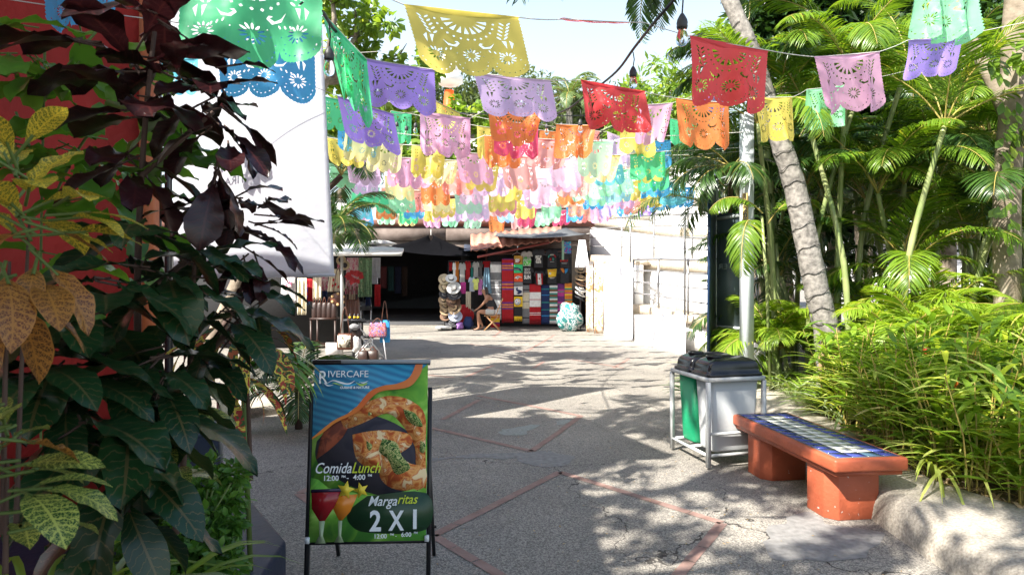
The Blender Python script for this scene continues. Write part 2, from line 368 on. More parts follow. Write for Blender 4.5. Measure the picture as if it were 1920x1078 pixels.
# navy plinth and pedestal
nv = thing("navy_plinth", G(470, 1010, 0), "low navy painted plinth edge beside the plants at lower left", "plinth")
mb = MB(); z = .42
P = [G(537, 1012, z), G(412, 868, z), G(300, 868, z), Vector((-2.6, 2.6, z)), Vector((-1.02, 2.2, z))]
mb.prism(P, (0, 0, -z)); o = mb.build("step", M_NAVY, nv)
bv = o.modifiers.new("b", 'BEVEL'); bv.width = .02; bv.segments = 2
nv2 = thing("navy_pedestal", G(360, 960, 0), "dark navy pedestal with sloping top coloured as if lit behind the burgundy leaves", "pedestal")
mb = MB(); D0 = 3.0
A = [W(310, 812, D0), W(410, 808, D0), W(398, 770, D0 + .34), W(345, 722, D0 + .5), W(308, 760, D0 + .5)]
mb.prism([(p.x, p.y, .42) for p in A][::-1], (0, 0, .53)); mb.build("body", M_NAVY, nv2)
mb = MB(); T = [(p.x, p.y, .952 + (p.y - D0) * .05) for p in A]; mb.prism([(p[0], p[1], p[2] + .03) for p in T], (0, 0, -.03)); mb.build("top", pm("navy_top_lit", (.07, .09, .14), .35, scale=12, var=.4), nv2)  # top coloured lighter blue than the body to stand for light on it
mb = MB(); mb.tube([W(412, 900, 3.9) * 1, W(412, 745, 3.9)], .018, 10); mb.tube([W(358, 900, 4.0), W(358, 722, 4.0)], .018, 10); mb.tube([W(358, 722, 4.0), W(412, 722, 3.9)], .016, 8)
tag(mb.build("handrail", pm("steel", (.5, .5, .5), .3, metal=.9), smooth=True), "short steel handrail behind the navy pedestal", "handrail")

# ---- projection screen
M_SCR = filmmat("screen_vinyl", (.72, .73, .78), .5)
sc = thing("projection_screen", (GX(470, 6.6), 6.6, W(0, 520, 6.6).z), "large white vinyl banner seen from behind hanging at left of the path", "banner")
mb = MB(); n = 40; k = 30; V = []; tl, tr, br, b0 = (318, -140), (594, -140), (627, 519), (326, 523)
for i in range(n + 1):
    for j in range(k + 1):
        s, t = j / k, i / n; x = (tl[0] * (1 - s) + tr[0] * s) * (1 - t) + (b0[0] * (1 - s) + br[0] * s) * t; y = tl[1] * (1 - t) + ((b0[1] * (1 - s) + br[1] * s)) * t
        D = 6.6 + .035 * math.sin(s * 5 + t * 2) + .03 * math.sin(t * 7) * s; V.append(tuple(W(x, y, D)))
fq = [(i * (k + 1) + j, (i + 1) * (k + 1) + j, (i + 1) * (k + 1) + j + 1, i * (k + 1) + j + 1) for i in range(n) for j in range(k)]
mb.raw(V, fq); o = mb.build("sheet", M_SCR, sc, smooth=True); sm = o.modifiers.new("s", 'SOLIDIFY'); sm.thickness = .004
mb = MB(); mb.tube([W(324, 519, 6.62), W(628, 515, 6.62)], .012, 8); mb.build("bottom_rod", M_SCR, sc)
mb = MB()
def scrtxt(s, px, py, size):
    text(mb, s, size, basis(W(px, py, 6.53), (-1, 0, 0), (0, 0, 1)), bold=.004 * size / .2)   # seen through from behind: mirrored
scrtxt("mar", 455, 302, .24)
mb.build("faint_logo", pm("faint_blue", (.50, .57, .70), .5), sc); mb = MB()
scrtxt("TIRA", 450, 330, .12); scrtxt("GRC", 420, 362, .11)
mb.build("faint_lettering", pm("faint_pink", (.67, .62, .68), .5), sc)
mb = MB(); mb.tube([W(318, -150, 6.7), W(326, 523, 6.7) + Vector((-.05, 0, 0)), Vector((GX(322, 6.7), 6.7, 0))], .03, 8)
mb.tube([W(318, -150, 6.75), W(612, -150, 6.75)], .03, 8); mb.build("support_pole", M_DARK, sc)

# ---- market hall at the back
M_CONC = pm("beam_concrete", (.09, .065, .055), .85, scale=3, col2=(.17, .135, .12), bump=.5, bscale=25)
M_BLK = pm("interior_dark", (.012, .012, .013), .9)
M_WHITE = pm("white_wall", (.80, .79, .77), .75, var=.04, scale=1.2, bump=.25, bscale=30)
M_TAN = pm("tan_coping", (.36, .30, .22), .85, scale=14, col2=(.55, .47, .37), bump=.6, bscale=50)
mh = thing("market_hall", (-2, 24, 0), "concrete fronted market hall with a dark open interior at the end of the path", "building")
D = 22.9
xl, xr = GX(300, D), GX(1105, D)
zt, zb = W(0, 426, D).z, W(0, 470, D).z
mb = MB(); L = xr - xl; zm = zb + (zt - zb) * .42
nseg = 6
for i in range(nseg): mb.box((xl + L * (i + .5) / nseg, D, (zt + zm) / 2), (L / nseg - .02, .5, zt - zm)); mb.box((xl + L * (i + .5) / nseg, D + .06, (zm + zb) / 2), (L / nseg - .012, .42, zm - zb - .02))
mb.build("fascia_beam", M_CONC, mh)
mb = MB(); mb.box(((xl + xr) / 2, D + 6, zt + .12), (L + .3, 12.6, .22)); mb.build("roof", pm("roof_rust", (.12, .045, .03), .8), mh)
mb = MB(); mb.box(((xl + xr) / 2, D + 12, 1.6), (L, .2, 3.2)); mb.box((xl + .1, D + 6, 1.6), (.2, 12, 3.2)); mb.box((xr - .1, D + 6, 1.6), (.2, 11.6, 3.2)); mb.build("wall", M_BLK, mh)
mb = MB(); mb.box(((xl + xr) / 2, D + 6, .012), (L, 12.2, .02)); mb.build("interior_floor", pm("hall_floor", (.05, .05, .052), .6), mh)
for k, px in enumerate((870, 1000)): mb = MB(); mb.box((GX(px, 26), 26.5, 1.6), (.3, .3, 3.2)); mb.build("column", pm("dark_column", (.02, .02, .021), .8), mh)
# terrace on the hall roof with dry planting, white parapets
tp = thing("roof_terrace", (GX(850, 26), 26, zt + .25), "sunlit white parapet terrace above the market hall behind the flags", "terrace")
mb = MB()
def wallseg(px0, px1, py0, py1, D, th=.25):
    a, b = W(px0, py1, D), W(px1, py0, D); mb.box(((a.x + b.x) / 2, D + th / 2, (a.z + b.z) / 2), (b.x - a.x, th, b.z - a.z))
M_TB_ = pm("terrace_brown", (.16, .07, .045), .8, bump=.3)
for nme, mt, *a_ in (("parapet", M_WHITE, 560, 905, 372, 425, 24.5), ("parapet", M_WHITE, 720, 1100, 318, 352, 29), ("parapet", M_WHITE, 905, 1130, 392, 425, 25.2), ("parapet", M_WHITE, 880, 1200, 262, 300, 34), ("coping", M_TB_, 560, 905, 366, 372.5, 24.4, .5), ("coping", M_TB_, 715, 1105, 352, 362, 28.8, .6), ("coping", M_TB_, 905, 1130, 386, 392.5, 25.1, .5)):
    mb = MB(); wallseg(*a_); mb.build(nme, mt, tp)
mb = MB(); mb.box((GX(880, 30), 30, zt + .5), (15, 9, .3)); mb.build("deck", M_TAN, tp)

# ---- curved white ramps with railings on the right
M_RAIL = pm("rail_steel", (.27, .27, .28), .4, metal=.3, var=.05)
rp = thing("ramp_building", (2.8, 15, 0), "white curving ramp terraces with tan stone edges right of the stalls", "building")
def curve_wall(pts, th, z0, z1, mb, out=0):
    """pts list of (x,y); band from z0 to z1 (numbers or lists)"""
    n = len(pts); Z0 = z0 if isinstance(z0, (list, tuple)) else [z0] * n; Z1 = z1 if isinstance(z1, (list, tuple)) else [z1] * n
    V = []
    for i, (x, y) in enumerate(pts):
        a = Vector(pts[max(i - 1, 0)]); b = Vector(pts[min(i + 1, n - 1)]); dd = (b - a).normalized(); nn = Vector((dd.y, -dd.x))
        f = Vector((x, y)) + nn * out; r = Vector((x, y)) - nn * th
        V += [(f.x, f.y, Z0[i]), (f.x, f.y, Z1[i]), (r.x, r.y, Z1[i]), (r.x, r.y, Z0[i])]
    fs = [(i * 4 + k, (i + 1) * 4 + k, (i + 1) * 4 + (k + 1) % 4, i * 4 + (k + 1) % 4) for i in range(n - 1) for k in range(4)] + [(0, 1, 2, 3), tuple((n - 1) * 4 + k for k in (3, 2, 1, 0))]
    mb.raw(V, fs)
def pw(px, D): return (GX(px, D), D)
# tier: list of (px, D, py_top_of_wall)
tiers = [
    [(1122, 20.6, 487), (1150, 19.6, 488), (1188, 18.2, 490)],
    [(1188, 18.1, 570), (1235, 16.2, 578), (1290, 14.6, 590), (1340, 13.2, 600), (1420, 11.9, 618)],
    [(1105, 23.2, 478), (1190, 19.4, 483), (1260, 17.6, 487), (1340, 16.4, 492), (1450, 15.4, 498)],
    [(1100, 25.5, 405), (1200, 22.6, 418), (1290, 21.0, 428), (1400, 20.2, 432), (1500, 20, 432)],
    [(1130, 28, 356), (1220, 26.0, 366), (1320, 25.0, 372), (1460, 24.6, 372)],
    [(1040, 33, 300), (1150, 31, 306), (1280, 29.5, 312), (1480, 29, 312)],
    [(980, 40, 268), (1150, 38, 270), (1300, 36, 276), (1500, 36, 276)],
]
cop = [7, 19, 20, 17, 13, 10, 8]
wl, cp = MB(), MB()
rails = []
for ti, (tr_, c) in enumerate(zip(tiers, cop)):
    q = dens([(GX(p, D), D, CH - (y - HZ) / F * D, c / F * D) for p, D, y in tr_], 16)
    xy = [(a[0], a[1]) for a in q]; zt_ = [a[2] for a in q]; ch = [a[3] for a in q]
    curve_wall(xy, .3, 0, [a - b for a, b in zip(zt_, ch)], wl)
    curve_wall(xy, .5, [a - b + .003 for a, b in zip(zt_, ch)], zt_, cp, out=.06)
    rails.append((xy, zt_))
    if ti: # walkway slab behind
        curve_wall([(a[0] - .0, a[1]) for a in q], 2.6, [a[2] - .12 for a in q], [a[2] - .015 for a in q], wl, out=-.51)
wl.build("wall", M_WHITE, rp); cp.build("coping", M_TAN, rp)
def railing(xy, zt_, h, lab, sel=(0, 1), posts=5, nb=3):
    i0, i1 = int(sel[0] * 16), int(sel[1] * 16); P = [Vector((x, y, z)) for (x, y), z in zip(xy[i0:i1 + 1], zt_[i0:i1 + 1])]
    t = thing("railing", P[0], lab, "railing", "steel railings of the ramp terraces")
    U = Vector((0, 0, 1))
    m = MB(); m.tube([p + U * h for p in P], .034, 8); m.build("handrail", M_RAIL, t, smooth=True)
    for k in range(1, nb): m = MB(); m.tube([p + U * h * k / nb for p in P], .02, 6); m.build("rail", M_RAIL, t)
    for k in range(posts):
        j = round(k * (len(P) - 1) / (posts - 1)); m = MB(); m.tube([P[j] - U * .02, P[j] + U * h], .03, 8); m.build("post", M_RAIL, t)
railing(*rails[1], 1.25, "steel railing on the lowest ramp wall above the blank white wall", (0, 1), 5, 4)
railing(*rails[2], 1.25, "steel railing on the second ramp level beside the hanging white sheets", (0, 1), 6, 4)
railing(*rails[3], 1.2, "steel railing of the third ramp level, just under the flags", (0, 1), 7, 3)
railing(*rails[4], 1.1, "steel railing of the fourth ramp level, half behind the flags", (0, 1), 7, 3)
railing(*rails[5], 1.1, "topmost steel railing of the ramp building seen between flags", (0, 1), 7, 3)
# white utility posts rising beside railings
for px, Dp, y0, y1, lb in ((1284, 14.4, 300, 592, "tall thin white post in front of the ramp railings"), (1182, 18.0, 400, 492, "short steel post where the high wall of hanging sheets ends")):
    m = MB(); m.tube([W(px, y1, Dp), W(px, y0, Dp)], .028, 8); m.lathe(W(px, y0, Dp), [(.045, 0), (.045, .03), (0, .04)], 8); tag(m.build("post", M_RAIL), lb, "post")
# hanging white sheets + mural canvas on the tall block
M_SHEET = pm("white_sheet", (.84, .84, .86), .8, var=.03, scale=2)
def hang(name, px0, px1, py0, py1, D, mats, label=None, cat=None, group=None, bands=None, rip=.02, nr=6, parent=None, slant=0, D2=None, th=.006, fringe=0, nx=16, taper=0):
    """hanging cloth; bands [(fraction, material index)]"""
    m = MB(); rows = []
    if bands:
        tot = sum(b[0] for b in bands); acc = 0
        for fr_, mi in bands:
            k = max(1, int(fr_ / tot * 18)); rows += [(acc / tot + fr_ / tot * j / k, mi) for j in range(k)]; acc += fr_
    else: rows = [(j / 10, 0) for j in range(10)]
    rows.append((1, 0)); ph = random.uniform(0, 6); V = []
    D2 = D if D2 is None else D2
    for t, _ in rows:
        for j in range(nx + 1):
            s = j / nx; Dq = D + (D2 - D) * s
            cx = (px0 + px1) / 2; hx = (px1 - px0) / 2 * (1 - taper * (1 - t))
            p = W(cx + (2 * s - 1) * hx + slant * t, py0 + (py1 - py0) * t, Dq)
            p.y += rip * math.sin(s * nr * 2 * PI + ph + .6 * t) * (.3 + .7 * t); V.append(tuple(p))
    w_ = nx + 1; nr_ = len(rows) - 1
    for i in range(nr_):
        pass
    m.v.append(np.array(V)); m.uv.append(np.zeros((len(V), 2))); m.n = len(V)
    for i in range(nr_):
        for j in range(nx): m.f.append([i * w_ + j, (i + 1) * w_ + j, (i + 1) * w_ + j + 1, i * w_ + j + 1]); m.m.append(rows[i][1])
    if fringe:
        for j in range(nx * 2):
            s = (j + .5) / (nx * 2); p = W(px0 + (px1 - px0) * s + slant, py1, D + (D2 - D) * s); q = p + Vector((random.uniform(-.01, .01), 0, -fringe)); m.bar(p, q, .012, .006, mi=rows[-2][1])
    o = m.build(name, mats, parent, smooth=True)
    sm = o.modifiers.new("s", 'SOLIDIFY'); sm.thickness = th
    if label: tag(o, label, cat, group)
    return o
hang("white_sheet", 1132, 1186, 494, 640, 18.6, M_SHEET, "blank white cloth sheet hung on the high ramp wall", "sheet", D2=17.2, rip=.04, nr=3, nx=24)
hang("white_sheet", 1190, 1285, 590, 668, 16.6, M_SHEET, "long white cloth draped low along the ramp wall under the coping", "sheet", D2=14.0, rip=.05, nr=5, nx=30)
def blotch(name, cols, scale=5, interp='CONSTANT'):
    m, t, p = _nt(name); N = t.nodes; tc = N.new("ShaderNodeTexCoord"); nz = N.new("ShaderNodeTexNoise"); nz.inputs["Scale"].default_value = scale; nz.inputs["Detail"].default_value = 5; nz.inputs["Distortion"].default_value = 1.2
    link(t, tc.outputs["Object"], nz.inputs["Vector"]); cr = N.new("ShaderNodeValToRGB"); cr.color_ramp.interpolation = interp
    for i, c in enumerate(cols):
        ps = .32 + .36 * i / len(cols) if i else 0
        e = cr.color_ramp.elements[0] if i == 0 else cr.color_ramp.elements.new(ps); e.position = ps; e.color = rgb(c)
    cr.color_ramp.elements[-1].color = rgb(cols[-1]); link(t, nz.outputs["Fac"], cr.inputs[0]); link(t, cr.outputs[0], p.inputs["Base Color"]); p.inputs["Roughness"].default_value = .8; return m
M_MUR = blotch("mural_orange", [(.75, .68, .6), (.7, .4, .22), (.8, .7, .58), (.5, .22, .1), (.82, .76, .68)], 2.5)
hang("painted_canvas", 1099, 1112, 490, 622, 19.9, M_MUR, "narrow orange painted canvas nearest the hat stack", "canvas", "painted canvases on the wall end", rip=.01, nr=1)
hang("painted_canvas", 1114, 1131, 490, 625, 19.4, M_MUR, "wider orange painted canvas beside the white sheet", "canvas", "painted canvases on the wall end", rip=.01, nr=1)

# ---- planter bed on the right
M_KERB = pm("kerb_concrete", (.22, .195, .16), .9, scale=60, col2=(.44, .395, .33), bump=.7, bscale=130, detail=8)
kb = MB()
KX = [(2.62, 1.2), (2.55, 2.4), (2.50, 3.4), (2.52, 4.4), (2.56, 5.2), (2.72, 6.2), (2.95, 8.0), (3.05, 10.4), (3.9, 11.2), (6, 11.4)]
q = dens(KX, 60)
prof = [(0, -.02), (.02, .10), (.05, .175), (.09, .205), (.16, .22), (.34, .235), (.50, .24), (.52, .1)]
V = []
for i, (x, y) in enumerate(q):
    a = Vector(q[max(i - 1, 0)]); b = Vector(q[min(i + 1, len(q) - 1)]); dd = (b - a).normalized(); nn = Vector((dd.y, -dd.x))
    wd = 1.0 if y > 4.6 else 1.0 + (4.6 - y) * 1.0
    for o_, z_ in prof:
        nz = mnoise.noise(Vector((x * 2, y * 2, z_ * 3))) * .008; V.append((x + nn.x * (o_ * wd + nz), y + nn.y * (o_ * wd + nz), z_ + nz))
k_ = len(prof); kb.raw(V, [(i * k_ + j, i * k_ + j + 1, (i + 1) * k_ + j + 1, (i + 1) * k_ + j) for i in range(len(q) - 1) for j in range(k_ - 1)])
tag(kb.build("planter_kerb", M_KERB, smooth=True), "wide rounded concrete kerb along the planting bed on the right", "kerb")
mb = MB(); V = [(x + .35, y, .19) for x, y in q] ; n = len(V); V += [(x + 30, y, .3) for x, y in q]
mb.raw(V, [(i, i + n, i + n + 1, i + 1) for i in range(n - 1)])
struct(mb.build("bed_soil", pm("soil", (.06, .04, .025), .95, scale=12, col2=(.20, .15, .09), bump=1, bscale=40)))
# sunlit patio wall and roof far right beyond the palms
fb = thing("far_house", (GX(1800, 24), 24, 0), "white house with a thin red roof edge glimpsed beyond the palms at far right", "house")
mb = MB(); mb.box((GX(1800, 24), 25, 1.7), (9, 2, 3.4)); mb.build("wall", M_WHITE, fb); mb = MB(); mb.box((GX(1800, 24), 24.7, 3.5), (9.6, 3, .2)); mb.build("roof", pm("red_roof", (.4, .07, .04), .7), fb)
# ================================================================== CUT PAPER FLAGS
def ell(cx, cy, a, b, ang, n=6):
    return [(cx + a * math.cos(2 * PI * k / n) * math.cos(ang) - b * math.sin(2 * PI * k / n) * math.sin(ang), cy + a * math.cos(2 * PI * k / n) * math.sin(ang) + b * math.sin(2 * PI * k / n) * math.cos(ang)) for k in range(n)]
def pattern(det):
    """unit flag: x 0..1, y 0..-0.76. returns outline, holes"""
    O = []; ns = 14 if det > 1 else 6; amp = .009
    for i in range(ns * 2 + 1): O.append((amp * (i % 2), -.02 - .60 * i / (ns * 2)))
    nb = 22 if det > 1 else 9
    for i in range(1, nb * 3):
        u = i / (nb * 3); l = abs(math.sin(PI * u * 3)) ** .55; O.append((u, -.62 - .13 * l - (.008 * (i % 2) if det > 1 else 0)))
    for i in range(ns * 2 + 1): O.append((1 - amp * (i % 2), -.62 + .60 * i / (ns * 2)))
    O += [(1, 0), (0, 0)]
    H = []
    nf = 9 if det > 1 else 5
    for k in range(nf):
        a = PI + PI * (k + .5) / nf; r0, r1, hw = .095, .175, .42 * PI / nf * .75
        H.append([(.5 + r0 * math.cos(a) * 1.15, -.07 + r0 * math.sin(a)), (.5 + r1 * math.cos(a + hw) * 1.15, -.07 + r1 * math.sin(a + hw)), (.5 + r1 * math.cos(a - hw) * 1.15, -.07 + r1 * math.sin(a - hw))])
    for k in range(13 if det > 1 else 0):
        a = PI + PI * (k + .5) / 13; H.append(ell(.5 + .235 * math.cos(a) * 1.1, -.075 + .235 * math.sin(a), .013, .013, a, 4))
    for sx in (0, 1):
        mx = (lambda x: 1 - x) if sx else (lambda x: x)
        for k in range(5 if det > 1 else 3):
            for s_ in (-1, 1):
                yy = -.10 - .042 * k * (1 if det > 1 else 1.7); c = ell(.14 + .012 * k + s_ * .03, yy, .028, .0095, s_ * .75, 6 if det > 1 else 4); H.append([(mx(x), y) for x, y in c])
        H.append([(mx(x), y) for x, y in [(.10, -.34), (.135, -.30), (.125, -.41)]]); H.append([(mx(x), y) for x, y in [(.16, -.31), (.20, -.30), (.165, -.40)]])
        if det > 1:
            H.append([(mx(x), y) for x, y in [(.27, -.33), (.31, -.37), (.36, -.385), (.395, -.36), (.37, -.345), (.40, -.34), (.415, -.365), (.38, -.405), (.31, -.395)]])
            for k in range(3): H.append([(mx(x), y) for x, y in ell(.235 + .045 * k, -.455 + .012 * k, .019, .008, 1.1, 5)])
    for cx, cy in ((.18, -.52), (.5, -.50), (.82, -.52)):
        npt = 12 if det > 1 else (9 if det else 6)
        for k in range(npt):
            a = 2 * PI * k / npt; H.append(ell(cx + .056 * math.cos(a), cy + .056 * math.sin(a), .026, .0085 if det > 1 else .012, a, 6 if det > 1 else 4))
    for l in range(3):
        for k in range(8 if det > 1 else 4):
            a = PI + PI * (k + .5) / (8 if det > 1 else 4); H.append(ell(1 / 6 + l / 3 + .128 * math.cos(a), -.595 + .105 * math.sin(a), .011, .006, a + PI / 2, 4))
    if det > 1:
        for k in range(26):
            x = .05 + .9 * ((k * .618) % 1); y = -.43 - .17 * ((k * .414) % 1)
            if min(math.hypot(x - a, y - b) for a, b in ((.18, -.52), (.5, -.50), (.82, -.52))) > .1 and (y < -.47 or .38 < x < .62): H.append(ell(x, y, .006, .006, .3, 4))
    ar = lambda h: sum(h[i - 1][0] * h[i][1] - h[i][0] * h[i - 1][1] for i in range(len(h)))
    return O, [h if ar(h) > 0 else h[::-1] for h in H]
def flagmesh(det):
    O, H = pattern(det); verts = [Vector(p) for p in O]; faces = [list(range(len(O)))]
    for h in H: faces.append(list(range(len(verts), len(verts) + len(h)))); verts += [Vector(p) for p in h]
    g = {2: (18, 13), 1: (10, 7), 0: (6, 4)}[det]
    for i in range(1, g[0]):
        for j in range(1, g[1]): verts.append(Vector((i / g[0] + .003, -.62 * j / g[1] - .002)))
    verts += [Vector((i / g[0], -.035)) for i in range(0, g[0] + 1)]
    v, e, f, ov, oe, of = delaunay_2d_cdt(verts, [], faces, 0, 1e-6, True)
    keep = [tuple(t) for t, o in zip(f, of) if o and 0 in o and len(o) == 1]
    V = np.array([(p.x, p.y) for p in v]); c = [sum(V[i][1] for i in t) / 3 for t in keep]
    return V, keep, [1 if y > -.035 else 0 for y in c]
FM = {d_: flagmesh(d_) for d_ in (0, 1, 2)}
FC = {  # film colours
 'green': (.08, .74, .32), 'blue': (.06, .48, .92), 'purple': (.44, .28, .90), 'yellow': (.88, .72, .12), 'pink': (.90, .48, .72), 'lilac': (.78, .55, .85),
 'red': (.88, .05, .06), 'orange': (.95, .26, .04), 'magenta': (.90, .06, .20), 'salmon': (.95, .30, .26), 'aqua': (.15, .70, .85), 'mint': (.35, .85, .50), 'cream': (.95, .88, .45)}
M_F = {k: filmmat("film_" + k, [.93 * x + .05 for x in c], .7) for k, c in FC.items()}
M_F2 = {k: filmmat('pale_' + k, [.66 * x + .30 for x in c], .7) for k, c in FC.items()}
M_H = {k: filmmat("hem_" + k, [x * .72 for x in c], .25) for k, c in FC.items()}
def flag(TL, TR, h, colr, label, group=None, skew=0.0, back=0.0, amp=.03, det=1, nw=1.5, roll=0.0, bw=1.0, curlside=0, pale=False):
    """TL, TR top corners (3d); h drop in metres; skew sideways and back away-from-camera shift of the hem in metres"""
    V2, T, mi = FM[det]; TL, TR = np.array(TL), np.array(TR); ex = TR - TL; wd = np.linalg.norm(ex); exn = ex / wd
    nrm = np.cross(exn, [0, 0, 1]); nrm /= np.linalg.norm(nrm)          # points towards the camera side
    if nrm[1] > 0: nrm = -nrm
    u, v = V2[:, 0], -V2[:, 1] / .75
    ph = random.uniform(0, 6.28); ph2 = random.uniform(0, 6.28)
    P = TL[None] + ex[None] * u[:, None]
    P[:, 2] -= .05 * wd * 4 * u * (1 - u) * .4
    if bw != 1: P += exn[None] * ((.5 - u) * (1 - bw) * v * wd)[:, None]
    P[:, 2] -= h * v; P += exn[None] * (skew * v)[:, None]; P -= nrm[None] * (back * v ** 1.2)[:, None]
    dsp = amp * (1.4 if det == 2 else 1) * (.15 + v) * (np.sin(u * nw * 2 * PI + ph + v * 1.2) + .45 * np.sin(u * nw * 4.3 * PI + ph2)) + roll * v * v * np.sin(u * PI)
    P += nrm[None] * dsp[:, None]
    if curlside: # one side blown across
        k = np.clip((u - .5) * 2 * curlside, 0, 1) ** 1.5 * v; P += nrm[None] * (.28 * wd * k)[:, None]; P -= exn[None] * (curlside * .30 * wd * k)[:, None]
    off = (TL + TR) / 2; me = bpy.data.meshes.new("flag"); me.from_pydata((P - off).tolist(), [], T)
    me.materials.append((M_F2 if pale else M_F)[colr]); me.materials.append(M_H[colr]); me.polygons.foreach_set("material_index", mi); me.polygons.foreach_set("use_smooth", [True] * len(T)); me.update()
    o = bpy.data.objects.new("paper_flag", me); COL.objects.link(o); o.location = off
    tag(o, label, "flag", group or "cut paper flags strung over the path"); return o
M_STR = pm("white_string", (.6, .58, .55), .8)
def string(pts, lab, r=.0028):
    P = [];
    for a, b in zip(pts[:-1], pts[1:]):
        a, b = Vector(a), Vector(b); n = 6; L = (b - a).length
        for k in range(n): t = k / n; P.append(a.lerp(b, t) - Vector((0, 0, 4 * t * (1 - t) * .006 * L)))
    P.append(Vector(pts[-1])); m = MB(); m.tube(P, r, 4, cap=False); return tag(m.build("flag_string", M_STR), lab, "string", "strings carrying the cut paper flags")
# near flags: x1,y1,x2,y2 (photo pixels of the top corners), drop px, depth, colour, label, extras
NEAR = [
 [("large pale green cut flag nearest the camera, over the white banner", 335, -66, 606, -58, 178, 2.25, 'green', dict(det=2, nw=1.2, skew=.0)),
  ("large mustard yellow flag alone against the sky at top centre", 757, 9, 972, 33, 98, 2.75, 'yellow', dict(det=2, skew=.07, back=.12, nw=.9, amp=.02)),
  ("thin red flag seen edge on against the open sky", 1062, 36, 1208, 43, -35, 4.0, 'red', dict(back=.30, amp=.010, nw=.6)),
  ("red flag with its lower edge pinched, in front of the leaning palm trunk", 1292, 68, 1441, 95, 118, 3.95, 'red', dict(det=2, amp=.045, nw=1.4)),
  ("pale pink flag in front of the palms, right of the red one", 1526, 107, 1650, 97, 108, 4.6, 'pink', dict(det=2, skew=.07, amp=.035, nw=1.6)),
  ("lilac purple flag tilting right below the tall green one", 1702, 76, 1806, 66, 62, 5.4, 'purple', dict(det=2, skew=.12, back=.2, amp=.02))],
 [("bright blue flag hanging just behind the large green one", 405, 52, 590, 62, 128, 3.1, 'blue', dict(det=2, nw=1)),
  ("emerald green flag folded on its diagonal string beside the banner", 603, 22, 688, 112, 120, 3.8, 'green', dict(det=2, skew=.06, amp=.06, curlside=-1)),
  ("large purple flag at upper left of the path", 681, 109, 815, 131, 84, 4.2, 'purple', dict(det=2, skew=.015, nw=1.2, amp=.03)),
  ("pale lilac flag hanging below the gap right of the yellow one", 887, 136, 1032, 151, 64, 4.2, 'lilac', dict(det=2, skew=.09, back=.15, nw=1.0)),
  ("bright red flag with a blown fold, crossing the light cable", 1088, 150, 1208, 172, 82, 4.8, 'red', dict(det=2, amp=.05, skew=.05, nw=1.8)),
  ("orange flag low over the right side, left of the yellow one", 1267, 184, 1366, 193, 90, 5.6, 'orange', dict(det=2, skew=.03, amp=.03)),
  ("bright yellow flag in front of the palm trunk", 1410, 183, 1487, 182, 82, 6.3, 'yellow', dict(det=2, skew=.08, amp=.04)),
  ("spring green flag half hidden behind the pale pink one", 1513, 168, 1583, 160, 78, 7.2, 'mint', dict(det=2, amp=.04))],
 [("dark blue flag at the top left corner against the red wall", 85, -70, 212, -62, 122, 2.9, 'blue', dict(det=2)),
  ("small sky blue flag tip between burgundy leaves and banner", 292, 105, 372, 110, 70, 6.0, 'aqua', dict())],
 [("violet flag slanting down under the large purple one", 632, 180, 738, 214, 74, 5.6, 'purple', dict(det=2, amp=.06, skew=.08)),
  ("pink flag below the purple one with straight hem", 787, 209, 882, 222, 78, 6.3, 'pink', dict(det=2, amp=.035, nw=2)),
  ("orange flag twisted in the wind under the pale lilac one", 915, 203, 1017, 213, 62, 6.2, 'orange', dict(det=2, skew=.04, amp=.05, curlside=1)),
  ("orange red flag with a folded right half, left of the bulbs", 1043, 233, 1118, 235, 64, 7.4, 'orange', dict(det=2, amp=.06, curlside=1)),
  ("pink flag between the bright red and the low orange one", 1200, 197, 1262, 193, 74, 7.6, 'pink', dict(amp=.05, skew=-.1)),
  ("violet flag peeping out behind red and orange flags", 1304, 179, 1361, 182, 28, 8.0, 'purple', dict()) ],
 [("tall light green flag hanging from the top edge at right", 1720, -45, 1832, -38, 118, 4.9, 'mint', dict(det=2, nw=2.5, amp=.05))],
 [("green flag at the banner's right edge, upper of two", 607, 181, 668, 192, 60, 7.2, 'green', dict()),
  ("small yellow flag folded under the purple one", 815, 188, 862, 212, 30, 6.9, 'yellow', dict(skew=.12, back=.25)),
  ("crimson flag in the centre, overlapping a yellow one", 927, 226, 1010, 233, 66, 6.9, 'magenta', dict(det=2, nw=2)),
  ("salmon pink flag under the orange red folded one", 1074, 240, 1124, 246, 58, 8.6, 'salmon', dict()),
  ("yellow flag below and left of the pink one by the bulb cable", 1164, 228, 1226, 240, 58, 8.4, 'yellow', dict(amp=.05)),
  ("green flag close left of the low orange one", 1256, 222, 1300, 232, 50, 8.6, 'green', dict())],
 [("light blue flag below the green one beside the banner", 633, 236, 708, 256, 40, 7.9, 'blue', dict(back=.1)),
  ("green flag half behind the violet slanting one", 733, 208, 772, 214, 58, 8.6, 'green', dict()),
  ("golden yellow flag left of the crimson one", 894, 236, 934, 241, 62, 8.4, 'yellow', dict()),
  ("deep orange flag right behind the crimson one", 1012, 244, 1050, 248, 58, 8.6, 'orange', dict()),
  ("lilac flag under the bright red one", 1138, 247, 1186, 264, 54, 9.0, 'lilac', dict(amp=.06)),
  ("turquoise blue flag at the right near the palm fronds", 1210, 264, 1257, 263, 52, 9.6, 'blue', dict())],
]
